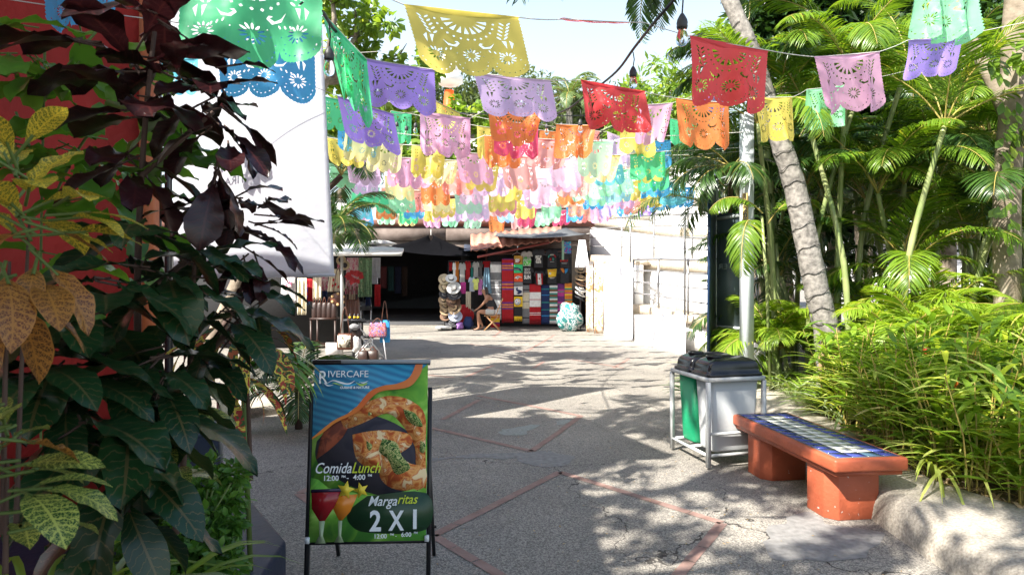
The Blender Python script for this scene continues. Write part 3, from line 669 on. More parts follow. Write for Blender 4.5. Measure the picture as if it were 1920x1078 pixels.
for si, row in enumerate(NEAR):
    pts = []
    for lab, x1, y1, x2, y2, hp, Dp, colr, kw in row:
        a, b = W(x1, y1, Dp), W(x2, y2, Dp * 1.015); flag(a, b, hp / F * Dp, colr, lab, **kw); pts += [a, b]
    a, b = pts[0], pts[-1]; ext = [a + (a - pts[1]).normalized() * 1.6 + Vector((0, 0, .15))]; e2 = [b + (b - pts[-2]).normalized() * 1.8 + Vector((0, 0, .2))]
    string(ext + pts + e2, ["nearest flag string, sloping from the green to the lilac flag", "second flag string, running under the yellow flag to the palm trunk", "flag string crossing in front of the red wall", "flag string from the violet slanting flag to the palms", "flag string entering at the top right corner",
        "flag string carrying the crimson flag in the centre", "flag string just above the dense rows of flags"][si])
# farther rows, string by string
rows = [ # D, y_left, y_mid, y_right, x0, x1
 (7.9, 226, 262, 262, 640, 1245), (8.5, 256, 286, 284, 600, 1255), (9.1, 284, 305, 300, 640, 1250), (9.8, 300, 322, 312, 600, 1262), (10.6, 326, 338, 322, 645, 1262),
 (11.5, 346, 350, 334, 655, 1290), (12.5, 360, 364, 350, 640, 1310), (13.7, 372, 378, 360, 650, 1265), (15.1, 382, 390, 372, 655, 1235), (16.8, 390, 402, 384, 660, 1160)]
cyc = ['green', 'pink', 'yellow', 'salmon', 'cream', 'orange', 'blue', 'mint', 'lilac', 'magenta', 'yellow', 'aqua', 'orange', 'green', 'purple', 'blue', 'salmon', 'mint']
leftc = ['mint', 'cream', 'aqua', 'yellow', 'green', 'pink', 'lilac', 'mint']; rightc = ['blue', 'green', 'aqua', 'mint', 'yellow', 'aqua', 'blue', 'lilac', 'mint']
nm = ["first", "second", "third", "fourth", "fifth", "sixth", "seventh", "eighth", "ninth", "tenth", "eleventh", "twelfth", "thirteenth", "fourteenth", "fifteenth", "sixteenth", "seventeenth", "eighteenth"]
cname = dict(mint="pale green", aqua="light blue", magenta="crimson", cream="pale yellow")
for ri, (Dp, yl, ym, yr, x0, x1) in enumerate(rows):
    n = int((x1 - x0) / (.56 / Dp * F)); stp = (x1 - x0) / n; pts = []; prev = None; cnt = 0
    for k in range(n):
        s = (k + .1) / n; e = (k + .9) / n
        wob = (random.uniform(-9, 9) if k % 3 == 0 else wob) if k else random.uniform(-6, 6)
        yy = lambda q: wob * (ri < 7) + yl * (1 - q) * (1 - 2 * q) + ym * 4 * q * (1 - q) + yr * q * (2 * q - 1) + 3 * math.sin(q * 9 + ri)
        a, b = W(x0 + (x1 - x0) * s, yy(s), Dp), W(x0 + (x1 - x0) * e, yy(e), Dp + .1); pts += [a, b]
        if ri < 4 and random.random() < (.40 if ri == 0 else .16): continue
        xc = (x0 + (x1 - x0) * s); pool = ['yellow', 'orange', 'salmon', 'cream', 'pink', 'lilac', 'yellow', 'salmon', 'mint', 'pink'] if 760 < xc < 1080 and ri < 6 else (leftc if xc < 760 else rightc) if ri < 6 else cyc
        c = random.choice([q for q in pool if q != prev]); prev = c; cnt += 1; cn = cname.get(c, c)
        h = random.uniform(.34, .44)
        flag(a, b, h, c, f"{cn} flag, {nm[cnt - 1]} from the left on the {nm[ri]} of the ten far strings", skew=random.uniform(-.06, .10), back=random.uniform(-.08, .12), pale=random.random() < .22, amp=random.uniform(.025, .075), curlside=random.choice([0, 0, 0, .5, -.5, .9]), det=1 if ri < 5 else 0, nw=random.uniform(1, 2.6))
    string([pts[0] + Vector((-1.5, 0, .1))] + pts + [pts[-1] + Vector((1.2, .2, .1))], f"{nm[ri]} of the ten far flag strings, counted from the camera", .004)

# ---- festoon lights
M_CAB = pm("black_cable", (.015, .015, .016), .55); M_SOCK = pm("bulb_socket", (.03, .03, .032), .5)
def glassmat(name, tint=(.95, .97, 1)):
    m, t, p = _nt(name); p.inputs["Base Color"].default_value = rgb(tint); p.inputs["Roughness"].default_value = .03; p.inputs["Transmission Weight"].default_value = 1; p.inputs["IOR"].default_value = 1.15; return m
M_GLS = glassmat("bulb_glass"); M_FIL = pm("filament", (.55, .30, .10), .4, metal=.6)
def bulb(p, s, lab, drop=.12, ):
    """p top of the drop wire"""
    t = thing("hanging_bulb", p, lab, "light bulb", "clear bulbs on the black light cables"); p = Vector(p); q = p - Vector((0, 0, drop))
    m = MB(); m.tube([p, p.lerp(q, .5) + Vector((.008, 0, 0)), q], .004 * s, 6); m.build("drop_wire", M_CAB, t)
    m = MB(); m.lathe(q - Vector((0, 0, .075 * s)), [(.026 * s, 0), (.029 * s, .012 * s), (.027 * s, .02 * s), (.029 * s, .028 * s), (.026 * s, .045 * s), (.016 * s, .065 * s), (.008 * s, .078 * s)], 16); m.build("socket", M_SOCK, t, smooth=True)
    m = MB(); g = q - Vector((0, 0, .165 * s)); m.lathe(g, [(0, 0), (.014 * s, .002 * s), (.027 * s, .014 * s), (.032 * s, .032 * s), (.029 * s, .055 * s), (.021 * s, .078 * s), (.018 * s, .092 * s)], 18); m.build("glass", M_GLS, t, smooth=True)
    m = MB(); m.tube([g + Vector((0, 0, .09 * s)), g + Vector((0, 0, .05 * s))], .004 * s, 6); m.tube([g + Vector((-.004, 0, .05 * s)), g + Vector((-.006, 0, .02 * s)), g + Vector((.006, 0, .02 * s)), g + Vector((.004, 0, .05 * s))], .0013 * s, 4); m.build("filament", M_FIL, t)
def cable(pts, r, lab):
    q = dens([tuple(W(*p)) for p in pts], 40); m = MB(); m.tube(q, r, 7); return tag(m.build("light_cable", M_CAB, smooth=True), lab, "cable", "black cables of the festoon lights")
cable([(1290, -40, 3.2), (1262, 2, 3.4), (1226, 44, 3.6), (1188, 92, 4.2), (1162, 128, 4.7), (1136, 152, 5.2), (1108, 172, 5.6), (1085, 190, 6.0), (1062, 206, 6.4), (1020, 222, 7)], .009, "thick black light cable climbing across the sky to the upper right")
cable([(560, 5, 3.2), (600, 20, 3.4), (617, 42, 3.6), (640, 70, 4), (720, 150, 6), (790, 205, 8), (900, 214, 10), (1010, 218, 11), (1110, 217, 11.5), (1210, 216, 12)], .010, "black light cable running level through the middle of the flags")
cable([(1160, 235, 8), (1128, 248, 8.4), (1110, 270, 9), (1060, 300, 10), (1010, 318, 11), (900, 345, 12), (800, 340, 13)], .008, "black light cable sagging among the far flags")
bulb(W(617, 45, 3.55), .98, "clear bulb nearest the camera at the banner's top right edge", .13)
bulb(W(1279, -60, 3.3), 1.0, "large clear bulb hanging from the top edge left of the red flag", .24)
bulb(W(1187, 98, 4.3), .9, "clear bulb alone against the sky above the bright red flag", .10)
for px, py, Dp, lab in ((722, 196, 6.6, "bulb hanging beneath the large purple flag"), (744, 214, 8.2, "leftmost of three bulbs between the purple and pink flags"), (762, 222, 8.5, "middle of three bulbs between the purple and pink flags"), (779, 216, 8.3, "rightmost of three bulbs between the purple and pink flags"),
    (1025, 217, 8.0, "bulb in front of the deep orange flag"), (1053, 214, 7.6, "bulb left of the largest central bulb, over the orange red flag"), (1088, 206, 6.6, "largest central bulb, just left of the bright red flag"), (1128, 249, 8.6, "small bulb under the lilac flag"),
    (1048, 305, 11, "tiny bulb left of the pale yellow flag"), (903, 286, 11, "tiny bulb right of the pink flag"), (799, 338, 13, "small dark bulb among the lower left flags")):
    bulb(W(px, py, Dp), .85, lab, .10)
# ================================================================== OBJECTS NEAR THE CAMERA
# ---- A-frame sign
def flatm(name, c, rough=.35): return pm(name, c, rough, var=.02)
SG = Vector((GX(692, 3.42), 3.42, 0)); sg = thing("sandwich_board", SG, "black framed sandwich board with a prawn lunch and two for one margaritas poster", "sign")
tilt = math.radians(7); yaw = math.radians(2.5)
ux = Vector((math.cos(yaw), math.sin(yaw), 0)); uy = Vector((-math.sin(yaw) * math.sin(tilt), math.cos(yaw) * math.sin(tilt), math.cos(tilt))); un = ux.cross(uy)
SGW, SGH = .615, .925; o0 = Vector((SG.x, SG.y - .03, .305)) - ux * SGW / 2    # lower left corner of the poster
SX, SY = SGW / 570.0, SGH / 838.0
def zp(x, y, l=0): return o0 + ux * ((x - 52) * SX) + uy * ((900 - y) * SY) - un * (-.0006 * l)
fm = pm("board_black", (.012, .012, .014), .35, bump=.1)
m = MB(); L0 = o0 - uy * .30
for s_ in (0, 1):
    a = L0 + ux * (SGW * s_ + (.012 if s_ else -.012)) - un * .02; m.bar(a, a + uy * 1.10, .022, .03)
m.bar(zp(40, 52) - un * .015, zp(632, 52) - un * .015, .026, .03)
m.bar(zp(40, 906) - un * .018, zp(632, 906) - un * .018, .02, .02); m.build("front_frame", fm, sg)
m = MB()
for s_ in (0, 1):
    a = L0 + uy * 1.08 + ux * (SGW * s_ + (-.015 if s_ else .015)) - un * .03; b = Vector((a.x, SG.y + .50, 0)); m.bar(a, b, .02, .02)
m.bar(Vector((o0.x, SG.y + .42, .2)), Vector((o0.x + SGW, SG.y + .44, .2)), .015, .015); m.build("back_legs", fm, sg)
m = MB(); m.box(zp(337, 58) + uy * .012, (SGW + .03, .012, .02)); m.build("top_strip", flatm("strip_grey", (.25, .27, .3)), sg)
def shape(pts, mat, nme, l, par, closed=True, sm=True):
    P = [tuple(p) + (0,) for p in pts]
    if sm: P = dens(P + [P[0]], len(P) * 4)[:-1]
    mm = MB(); mm.prism([zp(x, y, l) for x, y, _ in P][::-1], un * .0005); return mm.build(nme, mat, par)
def pmat_streak():
    m, t, p = _nt("poster_teal"); N = t.nodes; tc = N.new("ShaderNodeTexCoord"); wv = N.new("ShaderNodeTexWave"); wv.inputs["Scale"].default_value = 9; wv.inputs["Distortion"].default_value = 5; wv.inputs["Detail"].default_value = 3; wv.inputs["Detail Scale"].default_value = .35
    mp = N.new("ShaderNodeMapping"); mp.inputs["Rotation"].default_value = (0, 1.25, 0); link(t, tc.outputs["Object"], mp.inputs[0]); link(t, mp.outputs[0], wv.inputs[0])
    cr = N.new("ShaderNodeValToRGB"); cr.color_ramp.elements[0].color = (.03, .17, .34, 1); cr.color_ramp.elements[1].color = (.05, .32, .52, 1); link(t, wv.outputs["Fac"], cr.inputs[0]); link(t, cr.outputs[0], p.inputs["Base Color"]); p.inputs["Roughness"].default_value = .3; return m
pb = MB(); pb.prism([zp(52, 900), zp(622, 900), zp(622, 62), zp(52, 62)][::-1], un * .0012)
pb = pb.build("poster", pmat_streak(), sg)
M_PG = blotch("poster_green", [(.03, .12, .02), (.06, .25, .03), (.16, .42, .04), (.35, .60, .12)], 4, 'LINEAR'); M_PD = blotch("poster_dark", [(.012, .012, .02), (.02, .02, .035), (.04, .035, .05)], 6, 'LINEAR')
M_SHR = blotch("poster_prawn", [(.16, .02, .01), (.45, .08, .015), (.62, .20, .04), (.75, .38, .12), (.55, .12, .03), (.82, .62, .35)], 15, 'LINEAR')
M_SHB = blotch("poster_prawn_brown", [(.05, .01, .01), (.14, .03, .015), (.30, .07, .03)], 14, 'LINEAR'); M_HERB = blotch("poster_herb", [(.02, .08, .01), (.08, .2, .03), (.55, .5, .2), (.05, .15, .02), (.02, .05, .01)], 60)
shape([(52, 420), (140, 350), (230, 300), (330, 210), (400, 185), (500, 160), (622, 60), (622, 720), (52, 720)], M_PG, "leaf_photo", 2, pb, sm=False)
shape([(75, 430), (150, 350), (260, 300), (420, 330), (560, 420), (600, 560), (560, 690), (400, 690), (240, 640), (110, 560), (70, 500)], M_PD, "pan", 3, pb)
shape([(75, 515), (100, 400), (160, 330), (240, 310), (210, 400), (140, 470)], M_SHB, "prawn_tail", 4, pb)
shape([(190, 330), (260, 270), (350, 232), (440, 215), (540, 240), (610, 310), (614, 480), (618, 660), (570, 560), (560, 460), (500, 360), (420, 300), (300, 345), (220, 370)], M_SHR, "upper_prawn", 5, pb)
shape([(250, 400), (330, 385), (430, 380), (530, 400), (545, 450), (470, 500), (400, 520), (420, 570), (340, 560), (270, 510)], M_SHR, "middle_prawn", 6, pb)
shape([(395, 520), (470, 500), (540, 540), (612, 560), (618, 640), (560, 668), (450, 655), (390, 600)], M_SHR, "lower_prawn", 7, pb)
for k, q in enumerate(([(400, 420), (470, 440), (495, 500), (540, 560), (470, 590), (430, 520), (385, 480)], [(500, 280), (560, 300), (600, 360), (560, 360), (520, 330)], [(320, 430), (350, 450), (340, 475), (325, 465)], [(590, 430), (612, 450), (608, 490), (585, 480)], [(330, 290), (345, 300), (335, 310), (325, 305)])): shape(q, M_HERB, "herb", 9, pb)
rib_t = [(52, 413), (150, 335), (250, 283), (330, 195), (400, 165), (470, 155), (530, 125), (560, 62)]; rib_b = [(596, 62), (585, 110), (540, 165), (480, 182), (400, 190), (350, 215), (275, 290), (170, 340), (110, 385), (52, 421)]
M_RIB = pm("poster_orange", (.62, .10, .03), .3, scale=2.5, col2=(.70, .26, .05))
mm = MB(); P = [p[:2] for p in dens([a + (0,) for a in rib_t], 40)]; Q = [p[:2] for p in dens([a + (0,) for a in rib_b[::-1]], 40)]
V = [tuple(zp(x, y, 10)) for x, y in P] + [tuple(zp(x, y, 10)) for x, y in Q]; mm.raw(V, [(i, i + 41, i + 42, i + 1) for i in range(40)]); mm.build("ribbon", M_RIB, pb)
shape([(52, 600), (90, 610), (140, 650), (200, 660), (300, 680), (420, 690), (560, 660), (622, 690), (622, 900), (52, 900)], M_PG, "green_base", 10, pb, sm=False)
M_DRK = flatm("dark_leaf_print", (.015, .05, .02)); shape([(330, 690), (622, 680), (622, 850), (340, 860), (250, 820), (240, 760)], M_DRK, "dark_leaf", 11, pb)
M_WINE = flatm("drink_red", (.28, .01, .015), .2); M_AMB = flatm("drink_amber", (.70, .22, .02), .2); M_RIM = flatm("glass_rim", (.03, .02, .05), .2); M_STEM = flatm("glass_stem_grey", (.30, .38, .22), .2); M_STAR = flatm("star_fruit", (.85, .65, .05))
shape([(160, 690), (285, 680), (250, 760), (212, 800), (195, 800), (165, 745)], M_AMB, "amber_drink", 12, pb, sm=False)
shape([(58, 665), (205, 665), (170, 740), (128, 802), (100, 802), (62, 745)], M_WINE, "red_drink", 13, pb, sm=False)
shape([(56, 655), (215, 652), (212, 668), (56, 670)], M_RIM, "rim", 14, pb, sm=False)
shape([(98, 802), (128, 802), (120, 870), (135, 905), (82, 905), (102, 870)], M_STEM, "stem", 14, pb, sm=False)
shape([(192, 802), (212, 802), (208, 870), (222, 902), (175, 902), (194, 870)], M_STEM, "stem", 13, pb, sm=False)
def star(cx, cy, r, a0=0): return [(cx + (r if k % 2 == 0 else r * .45) * math.sin(a0 + k * PI / 5), cy - (r if k % 2 == 0 else r * .45) * math.cos(a0 + k * PI / 5)) for k in range(10)]
shape(star(225, 660, 46, .2), M_STAR, "star_fruit", 15, pb, sm=False); shape(star(300, 662, 40, -.3), M_STAR, "star_fruit", 15, pb, sm=False)
M_WT = flatm("print_white", (.82, .85, .88)); M_LIME = flatm("print_lime", (.62, .72, .05)); M_CY = flatm("print_cyan", (.03, .42, .75)); M_LG = flatm("print_leafgreen", (.36, .58, .10))
def zt(s, x, y, h, mat, nme, l=17, **k):
    mm = MB(); o = zp(x, y, l); text(mm, s, h * SY / .7, basis(o, ux, uy), depth=.0004, **k); return mm.build(nme, mat, pb)
zt("R", 74, 152, 62, M_WT, "lettering", bold=.0008, sx=.85); zt("IVERCAFE", 120, 122, 32, M_WT, "lettering", sx=1.02); zt("CUISINE & NATURE", 184, 178, 11.5, M_WT, "lettering", bold=.0006, sx=1.0)
def wave_(pts_t, pts_b, mat):
    mm = MB(); P = dens([a + (0,) for a in pts_t], 20); Q = dens([a + (0,) for a in pts_b], 20); V = [tuple(zp(x, y, 18)) for x, y, _ in P] + [tuple(zp(x, y, 18)) for x, y, _ in Q]; mm.raw(V, [(i, i + 21, i + 22, i + 1) for i in range(20)]); mm.build("logo_wave", mat, pb)
wave_([(108, 150), (125, 160), (150, 160)], [(103, 150), (122, 165), (150, 161)], M_WT)
wave_([(120, 150), (150, 136), (190, 145), (225, 152), (258, 138)], [(122, 151), (150, 140), (190, 154), (230, 158), (258, 139)], M_WT)
wave_([(135, 148), (165, 147), (200, 158), (240, 158), (290, 146)], [(135, 149), (165, 150), (200, 165), (240, 166), (290, 147)], M_CY)
wave_([(145, 150), (170, 150), (205, 164)], [(145, 151), (170, 158), (205, 166)], M_LG); wave_([(262, 147), (290, 156), (322, 150)], [(262, 149), (288, 166), (316, 158)], M_LG)
wave_([(280, 146), (300, 148), (325, 140)], [(280, 147), (302, 153), (324, 141)], M_WT)
zt("Comida", 68, 580, 50, M_WT, "lettering", shear=.35, bold=.0006, sx=.78); zt("Lunch", 250, 580, 50, M_LIME, "lettering", shear=.35, bold=.0006, sx=.80)
zt("12:00", 112, 615, 24, M_WT, "lettering", bold=.0008, sx=1.0); zt("PM", 203, 602, 11, M_WT, "lettering", bold=.0004); zt("-", 228, 613, 24, M_WT, "lettering", bold=.0006); zt("4:00", 260, 612, 24, M_WT, "lettering", bold=.0008, sx=1.0); zt("PM", 332, 598, 11, M_WT, "lettering", bold=.0004)
zt("Marga", 334, 735, 46, M_WT, "lettering", shear=.35, bold=.0006, sx=.86); zt("ritas", 478, 727, 44, M_LIME, "lettering", shear=.35, bold=.0006, sx=.86)
zt("2", 345, 850, 92, M_WT, "lettering", bold=.004, sx=.85); zt("X", 443, 848, 88, M_WT, "lettering", bold=.004, sx=.72); zt("1", 538, 842, 86, M_WT, "lettering", bold=.004, sx=.9)
zt("12:00", 366, 886, 20, M_WT, "lettering", bold=.0006, sx=1.0); zt("PM", 446, 874, 10, M_WT, "lettering", bold=.0003); zt("-", 470, 884, 20, M_WT, "lettering"); zt("6:00", 500, 880, 20, M_WT, "lettering", bold=.0006, sx=1.0); zt("PM", 562, 868, 10, M_WT, "lettering", bold=.0003)
M_CLIP = flatm("clip_white", (.7, .72, .75))
for x_ in (46, 626): m = MB(); m.box(zp(x_, 890, 12), (.022, .02, .03)); m.build("corner_clip", M_CLIP, sg)

# ---- bench
bn = thing("tiled_bench", Vector((2.3, 5.0, 0)), "terracotta red concrete bench with blue and white tiled top beside the plants", "bench")
M_TER = pm("terracotta_paint", (.35, .080, .034), .5, var=.15, scale=7, bump=.35, bscale=35)
def chipped():
    m = pm("terracotta_chipped", (.35, .080, .034), .55, var=.12, scale=5, bump=.35, bscale=30); t = m.node_tree; p = t.nodes["Principled BSDF"]; N = t.nodes; src = p.inputs["Base Color"].links[0].from_socket
    tc = N.new("ShaderNodeTexCoord"); nz = N.new("ShaderNodeTexNoise"); nz.inputs["Scale"].default_value = 26; nz.inputs["Detail"].default_value = 7; link(t, tc.outputs["Object"], nz.inputs["Vector"])
    g = N.new("ShaderNodeMath"); g.operation = 'GREATER_THAN'; g.inputs[1].default_value = .70; link(t, nz.outputs["Fac"], g.inputs[0]); mx = N.new("ShaderNodeMix"); mx.data_type = 'RGBA'; link(t, g.outputs[0], mx.inputs[0]); link(t, src, mx.inputs[6]); mx.inputs[7].default_value = (.55, .48, .44, 1); link(t, mx.outputs[2], p.inputs["Base Color"]); return m
M_TERC = chipped()
NL, NR, FL_, FR_ = Vector((2.196, 4.34, 0)), Vector((2.70, 4.40, 0)), Vector((2.007, 5.79, 0)), Vector((2.51, 5.86, 0))
eL = (FL_ - NL).normalized(); eW = (NR - NL).normalized(); BLn = (FL_ - NL).length; BW = (NR - NL).length
def bp(s, t, z): return NL + eL * s + eW * t + Vector((0, 0, z))
m = MB()
pr = [(0, .345), (.0, .37), (-.012, .372), (-.018, .455), (-.004, .47)]
m.prism([bp(-.02, -.02, .375), bp(-.02, BW + .02, .375), bp(BLn + .02, BW + .02, .375), bp(BLn + .02, -.02, .375)], (0, 0, .092)); o = m.build("slab", M_TER, bn); b = o.modifiers.new("b", 'BEVEL'); b.width = .02; b.segments = 3
m = MB(); m.prism([bp(.01, .01, .345), bp(.01, BW - .01, .345), bp(BLn - .01, BW - .01, .345), bp(BLn - .01, .01, .345)], (0, 0, .03)); o = m.build("slab_lip", M_TER, bn)
for s_ in (.12, 1.0):
    m = MB(); c = .07; a0, a1 = s_, s_ + .34; w0, w1 = .035, BW - .1
    m.prism([bp(a0, w0 + c, 0), bp(a0, w1, 0), bp(a1, w1, 0), bp(a1, w0 + c, 0), bp(a1 - c, w0, 0), bp(a0 + c, w0, 0)], (0, 0, .345)); o = m.build("leg", M_TERC, bn); b = o.modifiers.new("b", 'BEVEL'); b.width = .006; b.segments = 2
M_TB = pm("tile_blue", (.02, .025, .17), .12, scale=20, col2=(.06, .08, .26)); M_TW = pm("tile_white", (.62, .62, .55), .12, var=.08); M_GRT = pm("grout", (.10, .11, .13), .8); M_BD = flatm("tile_bird", (.04, .05, .12)); M_TG = pm("tile_green", (.03, .09, .09), .12, scale=14, col2=(.07, .12, .2))
zt_ = .4672
m = MB(); m.prism([bp(.02, .02, zt_), bp(.02, BW - .02, zt_), bp(BLn - .02, BW - .02, zt_), bp(BLn - .02, .02, zt_)], (0, 0, .003)); tl_ = m.build("tiled_top", M_GRT, bn)
bt, wt, gt, bd = MB(), MB(), MB(), MB()
nu, nv_ = 13, 4; du, dv = (BLn - .06) / nu, (BW - .06) / nv_
for i in range(nu):
    for j in range(nv_):
        s0, t0 = .03 + i * du, .03 + j * dv; g_ = .0025; inner = j in (1, 2) and 1 <= i < nu - 1
        tgt = wt if inner else (gt if random.random() < .22 else bt)
        tgt.prism([bp(s0 + g_, t0 + g_, zt_ + .0032), bp(s0 + g_, t0 + dv - g_, zt_ + .0032), bp(s0 + du - g_, t0 + dv - g_, zt_ + .0032), bp(s0 + du - g_, t0 + g_, zt_ + .0032)], (0, 0, .0025))
        if inner:
            c_, e_ = s0 + du / 2, t0 + dv / 2; z_ = zt_ + .0062
            q = [(-.022, .030), (-.004, .022), (.008, .034), (.014, .020), (.012, .004), (.022, -.022), (.006, -.012), (-.004, -.030), (-.008, -.008), (-.020, .006)]
            bd.raw([tuple(bp(c_ + a, e_ + b_, z_)) for a, b_ in q], [tuple(range(len(q)))])
bt.build("blue_tiles", M_TB, tl_); wt.build("white_tiles", M_TW, tl_); gt.build("green_tiles", M_TG, tl_); bd.build("bird_motifs", M_BD, tl_)

# ---- twin bins
B0 = Vector((1.738, 5.667, 0)); an = math.radians(14); U1 = Vector((math.cos(an), math.sin(an), 0)); V1 = Vector((-math.sin(an), math.cos(an), 0)); UW, VW = .56, .66
bnT = thing("bin_frame", B0, "pale grey welded steel frame holding the two lidded bins", "bin frame")
M_FRM = pm("frame_grey", (.50, .51, .50), .5, var=.12, scale=14, bump=.15)
def fp(u, v, z): return B0 + U1 * u + V1 * v + Vector((0, 0, z))
HB = .79
for u, v in ((0, 0), (UW, 0), (0, VW), (UW, VW)): m = MB(); m.box(fp(u, v, HB / 2), (.034, .034, HB - .036), rot=an); m.build("leg", M_FRM, bnT)
m = MB()
for u0, v0, u1, v1 in ((0, 0, UW, 0), (0, VW, UW, VW), (0, 0, 0, VW), (UW, 0, UW, VW)): m.bar(fp(u0, v0, HB), fp(u1, v1, HB), .034, .034)
m.bar(fp(0, VW / 2, HB), fp(UW, VW / 2, HB), .03, .028)
for z in (.12, .31): m.bar(fp(0.02, 0, z), fp(UW - .02, 0, z), .026, .022)
m.bar(fp(0.02, VW, .12), fp(UW - .02, VW, .12), .026, .022); m.bar(fp(0, .02, .12), fp(0, VW - .02, .12), .026, .022); m.bar(fp(UW, .02, .12), fp(UW, VW - .02, .12), .026, .022)
m.bar(fp(0, VW / 2, .123), fp(UW, VW / 2, .123), .03, .018); m.build("rails", M_FRM, bnT)
M_LID = pm("lid_black", (.012, .012, .014), .2, var=.2, scale=3, bump=.06, bscale=60)
M_BG = pm("bin_grey", (.40, .41, .41), .42, var=.08, scale=4, bump=.08); M_BGR = pm("bin_green", (.01, .27, .12), .4, var=.12, scale=3, bump=.08)
def rrect(uc, vc, hu, hv, z, r=.045, n=4):
    out = []
    for cu, cv, a0 in ((1, 1, 0), (-1, 1, PI / 2), (-1, -1, PI), (1, -1, 3 * PI / 2)):
        for k in range(n + 1): a = a0 + PI / 2 * k / n; out.append(fp(uc + cu * (hu - r) + r * math.cos(a), vc + cv * (hv - r) + r * math.sin(a), z))
    return out
def loft(rings, mb, cap0=True, cap1=True):
    n = len(rings[0]); V = [tuple(p) for r in rings for p in r]; fs = [(i * n + k, i * n + (k + 1) % n, (i + 1) * n + (k + 1) % n, (i + 1) * n + k) for i in range(len(rings) - 1) for k in range(n)]
    if cap0: fs.append(tuple(range(n))[::-1])
    if cap1: fs.append(tuple((len(rings) - 1) * n + k for k in range(n)))
    mb.raw(V, fs)
def bin_(vc, mat, lab):
    t = thing("litter_bin", fp(UW / 2, vc, .14), lab, "bin", "litter bins side by side in the frame"); uc = UW / 2 + .01
    m = MB(); loft([rrect(uc, vc, .205, .125, .135), rrect(uc, vc, .21, .13, .15), rrect(uc, vc, .245, .148, .80)], m); m.build("body", mat, t, smooth=False)
    m = MB(); R = [rrect(uc, vc, .285, .158, .808, .05), rrect(uc, vc, .29, .162, .815, .05), rrect(uc, vc, .29, .162, .835, .05), rrect(uc, vc, .270, .148, .842, .05)]
    top = lambda u: .850 + .135 * math.sqrt(max(.05, 1 - (u / .31) ** 2))
    def ring(k, z0, f):
        rr = rrect(uc, vc, .270 - k, .148 - k * .9, 0, max(.008, .05 - k * .35)); out = []
        for p in rr: ul = (p - fp(uc, vc, 0)).dot(U1); p.z = z0 + (top(ul) - z0) * f; out.append(p)
        return out
    R += [ring(.004, .842, .35), ring(.010, .842, .75), ring(.024, .842, .93), ring(.045, .842, .98), ring(.075, .842, 1.01), ring(.105, .842, 1.02), ring(.135, .842, 1.025)]
    loft(R, m); m.build("lid", M_LID, t, smooth=True)
    m = MB(); 
    c = fp(uc - .13, vc, top(-.13) + .004); m.lathe(c, [(.062, -.012), (.066, .004), (.058, .010), (.045, .004), (.0, -.004)], 20, sx=1.15, sy=.9); m.build("lid_dimple", M_LID, t, smooth=True)
bin_(VW * .25 + .004, M_BG, "light grey litter bin with domed black lid, nearer of the two")
bin_(VW * .75 - .004, M_BGR, "green litter bin with domed black lid, behind the grey one")

# ---- lamp pole and banner stand
M_POLE = pm("pole_paint", (.52, .56, .58), .45, var=.08, bump=.1)
PD = 8.4; pl = thing("square_pole", (GX(1400, PD), PD, .2), "pale grey square steel pole rising behind the bins, numbered 17205", "pole")
m = MB(); m.box((GX(1400, PD), PD, 2.0), (.13, .13, 3.7), rot=.2); m.build("shaft", M_POLE, pl)
m = MB(); tg = basis(W(1393, 410, PD) - Vector((0, .098, 0)), (1, 0, 0), (0, 0, 1)); m.box(W(1393, 394, PD) - Vector((0, .088, 0)), (.075, .004, .42)); m.build("number_strip", flatm("strip_yellow", (.55, .38, .16)), pl)
m = MB()
for k, c in enumerate("17205"): text(m, c, .095, basis(W(1393, 394, PD) + Vector((-.026, -.092, .13 - .08 * k)), (1, 0, 0), (0, 0, 1)), bold=.003)
m.build("number", flatm("strip_black", (.02, .02, .02)), pl)
ps = thing("banner_stand", (GX(1335, 9.0), 9.0, 0), "tall dark double sided banner stand seen from behind, left of the square pole", "banner stand")
M_PAN = pm("panel_dark", (.065, .09, .10), .35, var=.3, scale=2); M_PE = pm("panel_edge", (.015, .04, .10), .4)
m = MB(); a, b = W(1346, 640, 9.6), W(1394, 333, 9.4)
m.prism([W(1343, 668, 9.6), W(1394, 668, 9.3), W(1394, 400, 9.3), W(1343, 400, 9.6)], (0, .02, 0)); m.build("panel", M_PAN, ps)
m = MB(); m.prism([W(1327, 672, 9.0), W(1341, 668, 9.6), W(1341, 330, 9.6), W(1329, 326, 9.0)], (.02, .01, 0)); m.build("side_panel", M_PAN, ps)
m = MB(); m.bar(W(1328, 680, 8.98), W(1330, 322, 8.98), .035); m.build("edge_post", M_PE, ps)
m = MB(); m.bar(W(1343, 690, 9.62), W(1343, 300, 9.62), .05); m.bar(W(1343, 411, 9.62), W(1394, 403, 9.3), .045); m.bar(W(1343, 612, 9.62), W(1394, 616, 9.3), .04); m.bar(W(1290, 322, 8.98), W(1343, 313, 9.62), .045); m.bar(W(1328, 342, 8.98), W(1394, 322, 9.3), .02); m.build("frame", M_POLE, ps)
m = MB(); text(m, "ER", .12, basis(W(1364, 505, 9.42), (-1, .1, 0), (0, 0, 1))); text(m, "STINAR", .07, basis(W(1392, 502, 9.28), (-1, .2, 0), (0, 0, 1))); m.build("faint_lettering", pm("faint_panel_text", (.09, .12, .13), .4), ps)
mm = MB()
P = [(1348, 470), (1362, 455), (1378, 462), (1392, 448)]
for k in range(3): mm.tube([W(x, y + k * 11, 9.36 + (1394 - x) / 51 * .3 - .02) for x, y in P], .012, 5)
mm.build("faint_waves", pm("faint_wave", (.07, .14, .15), .4), ps)
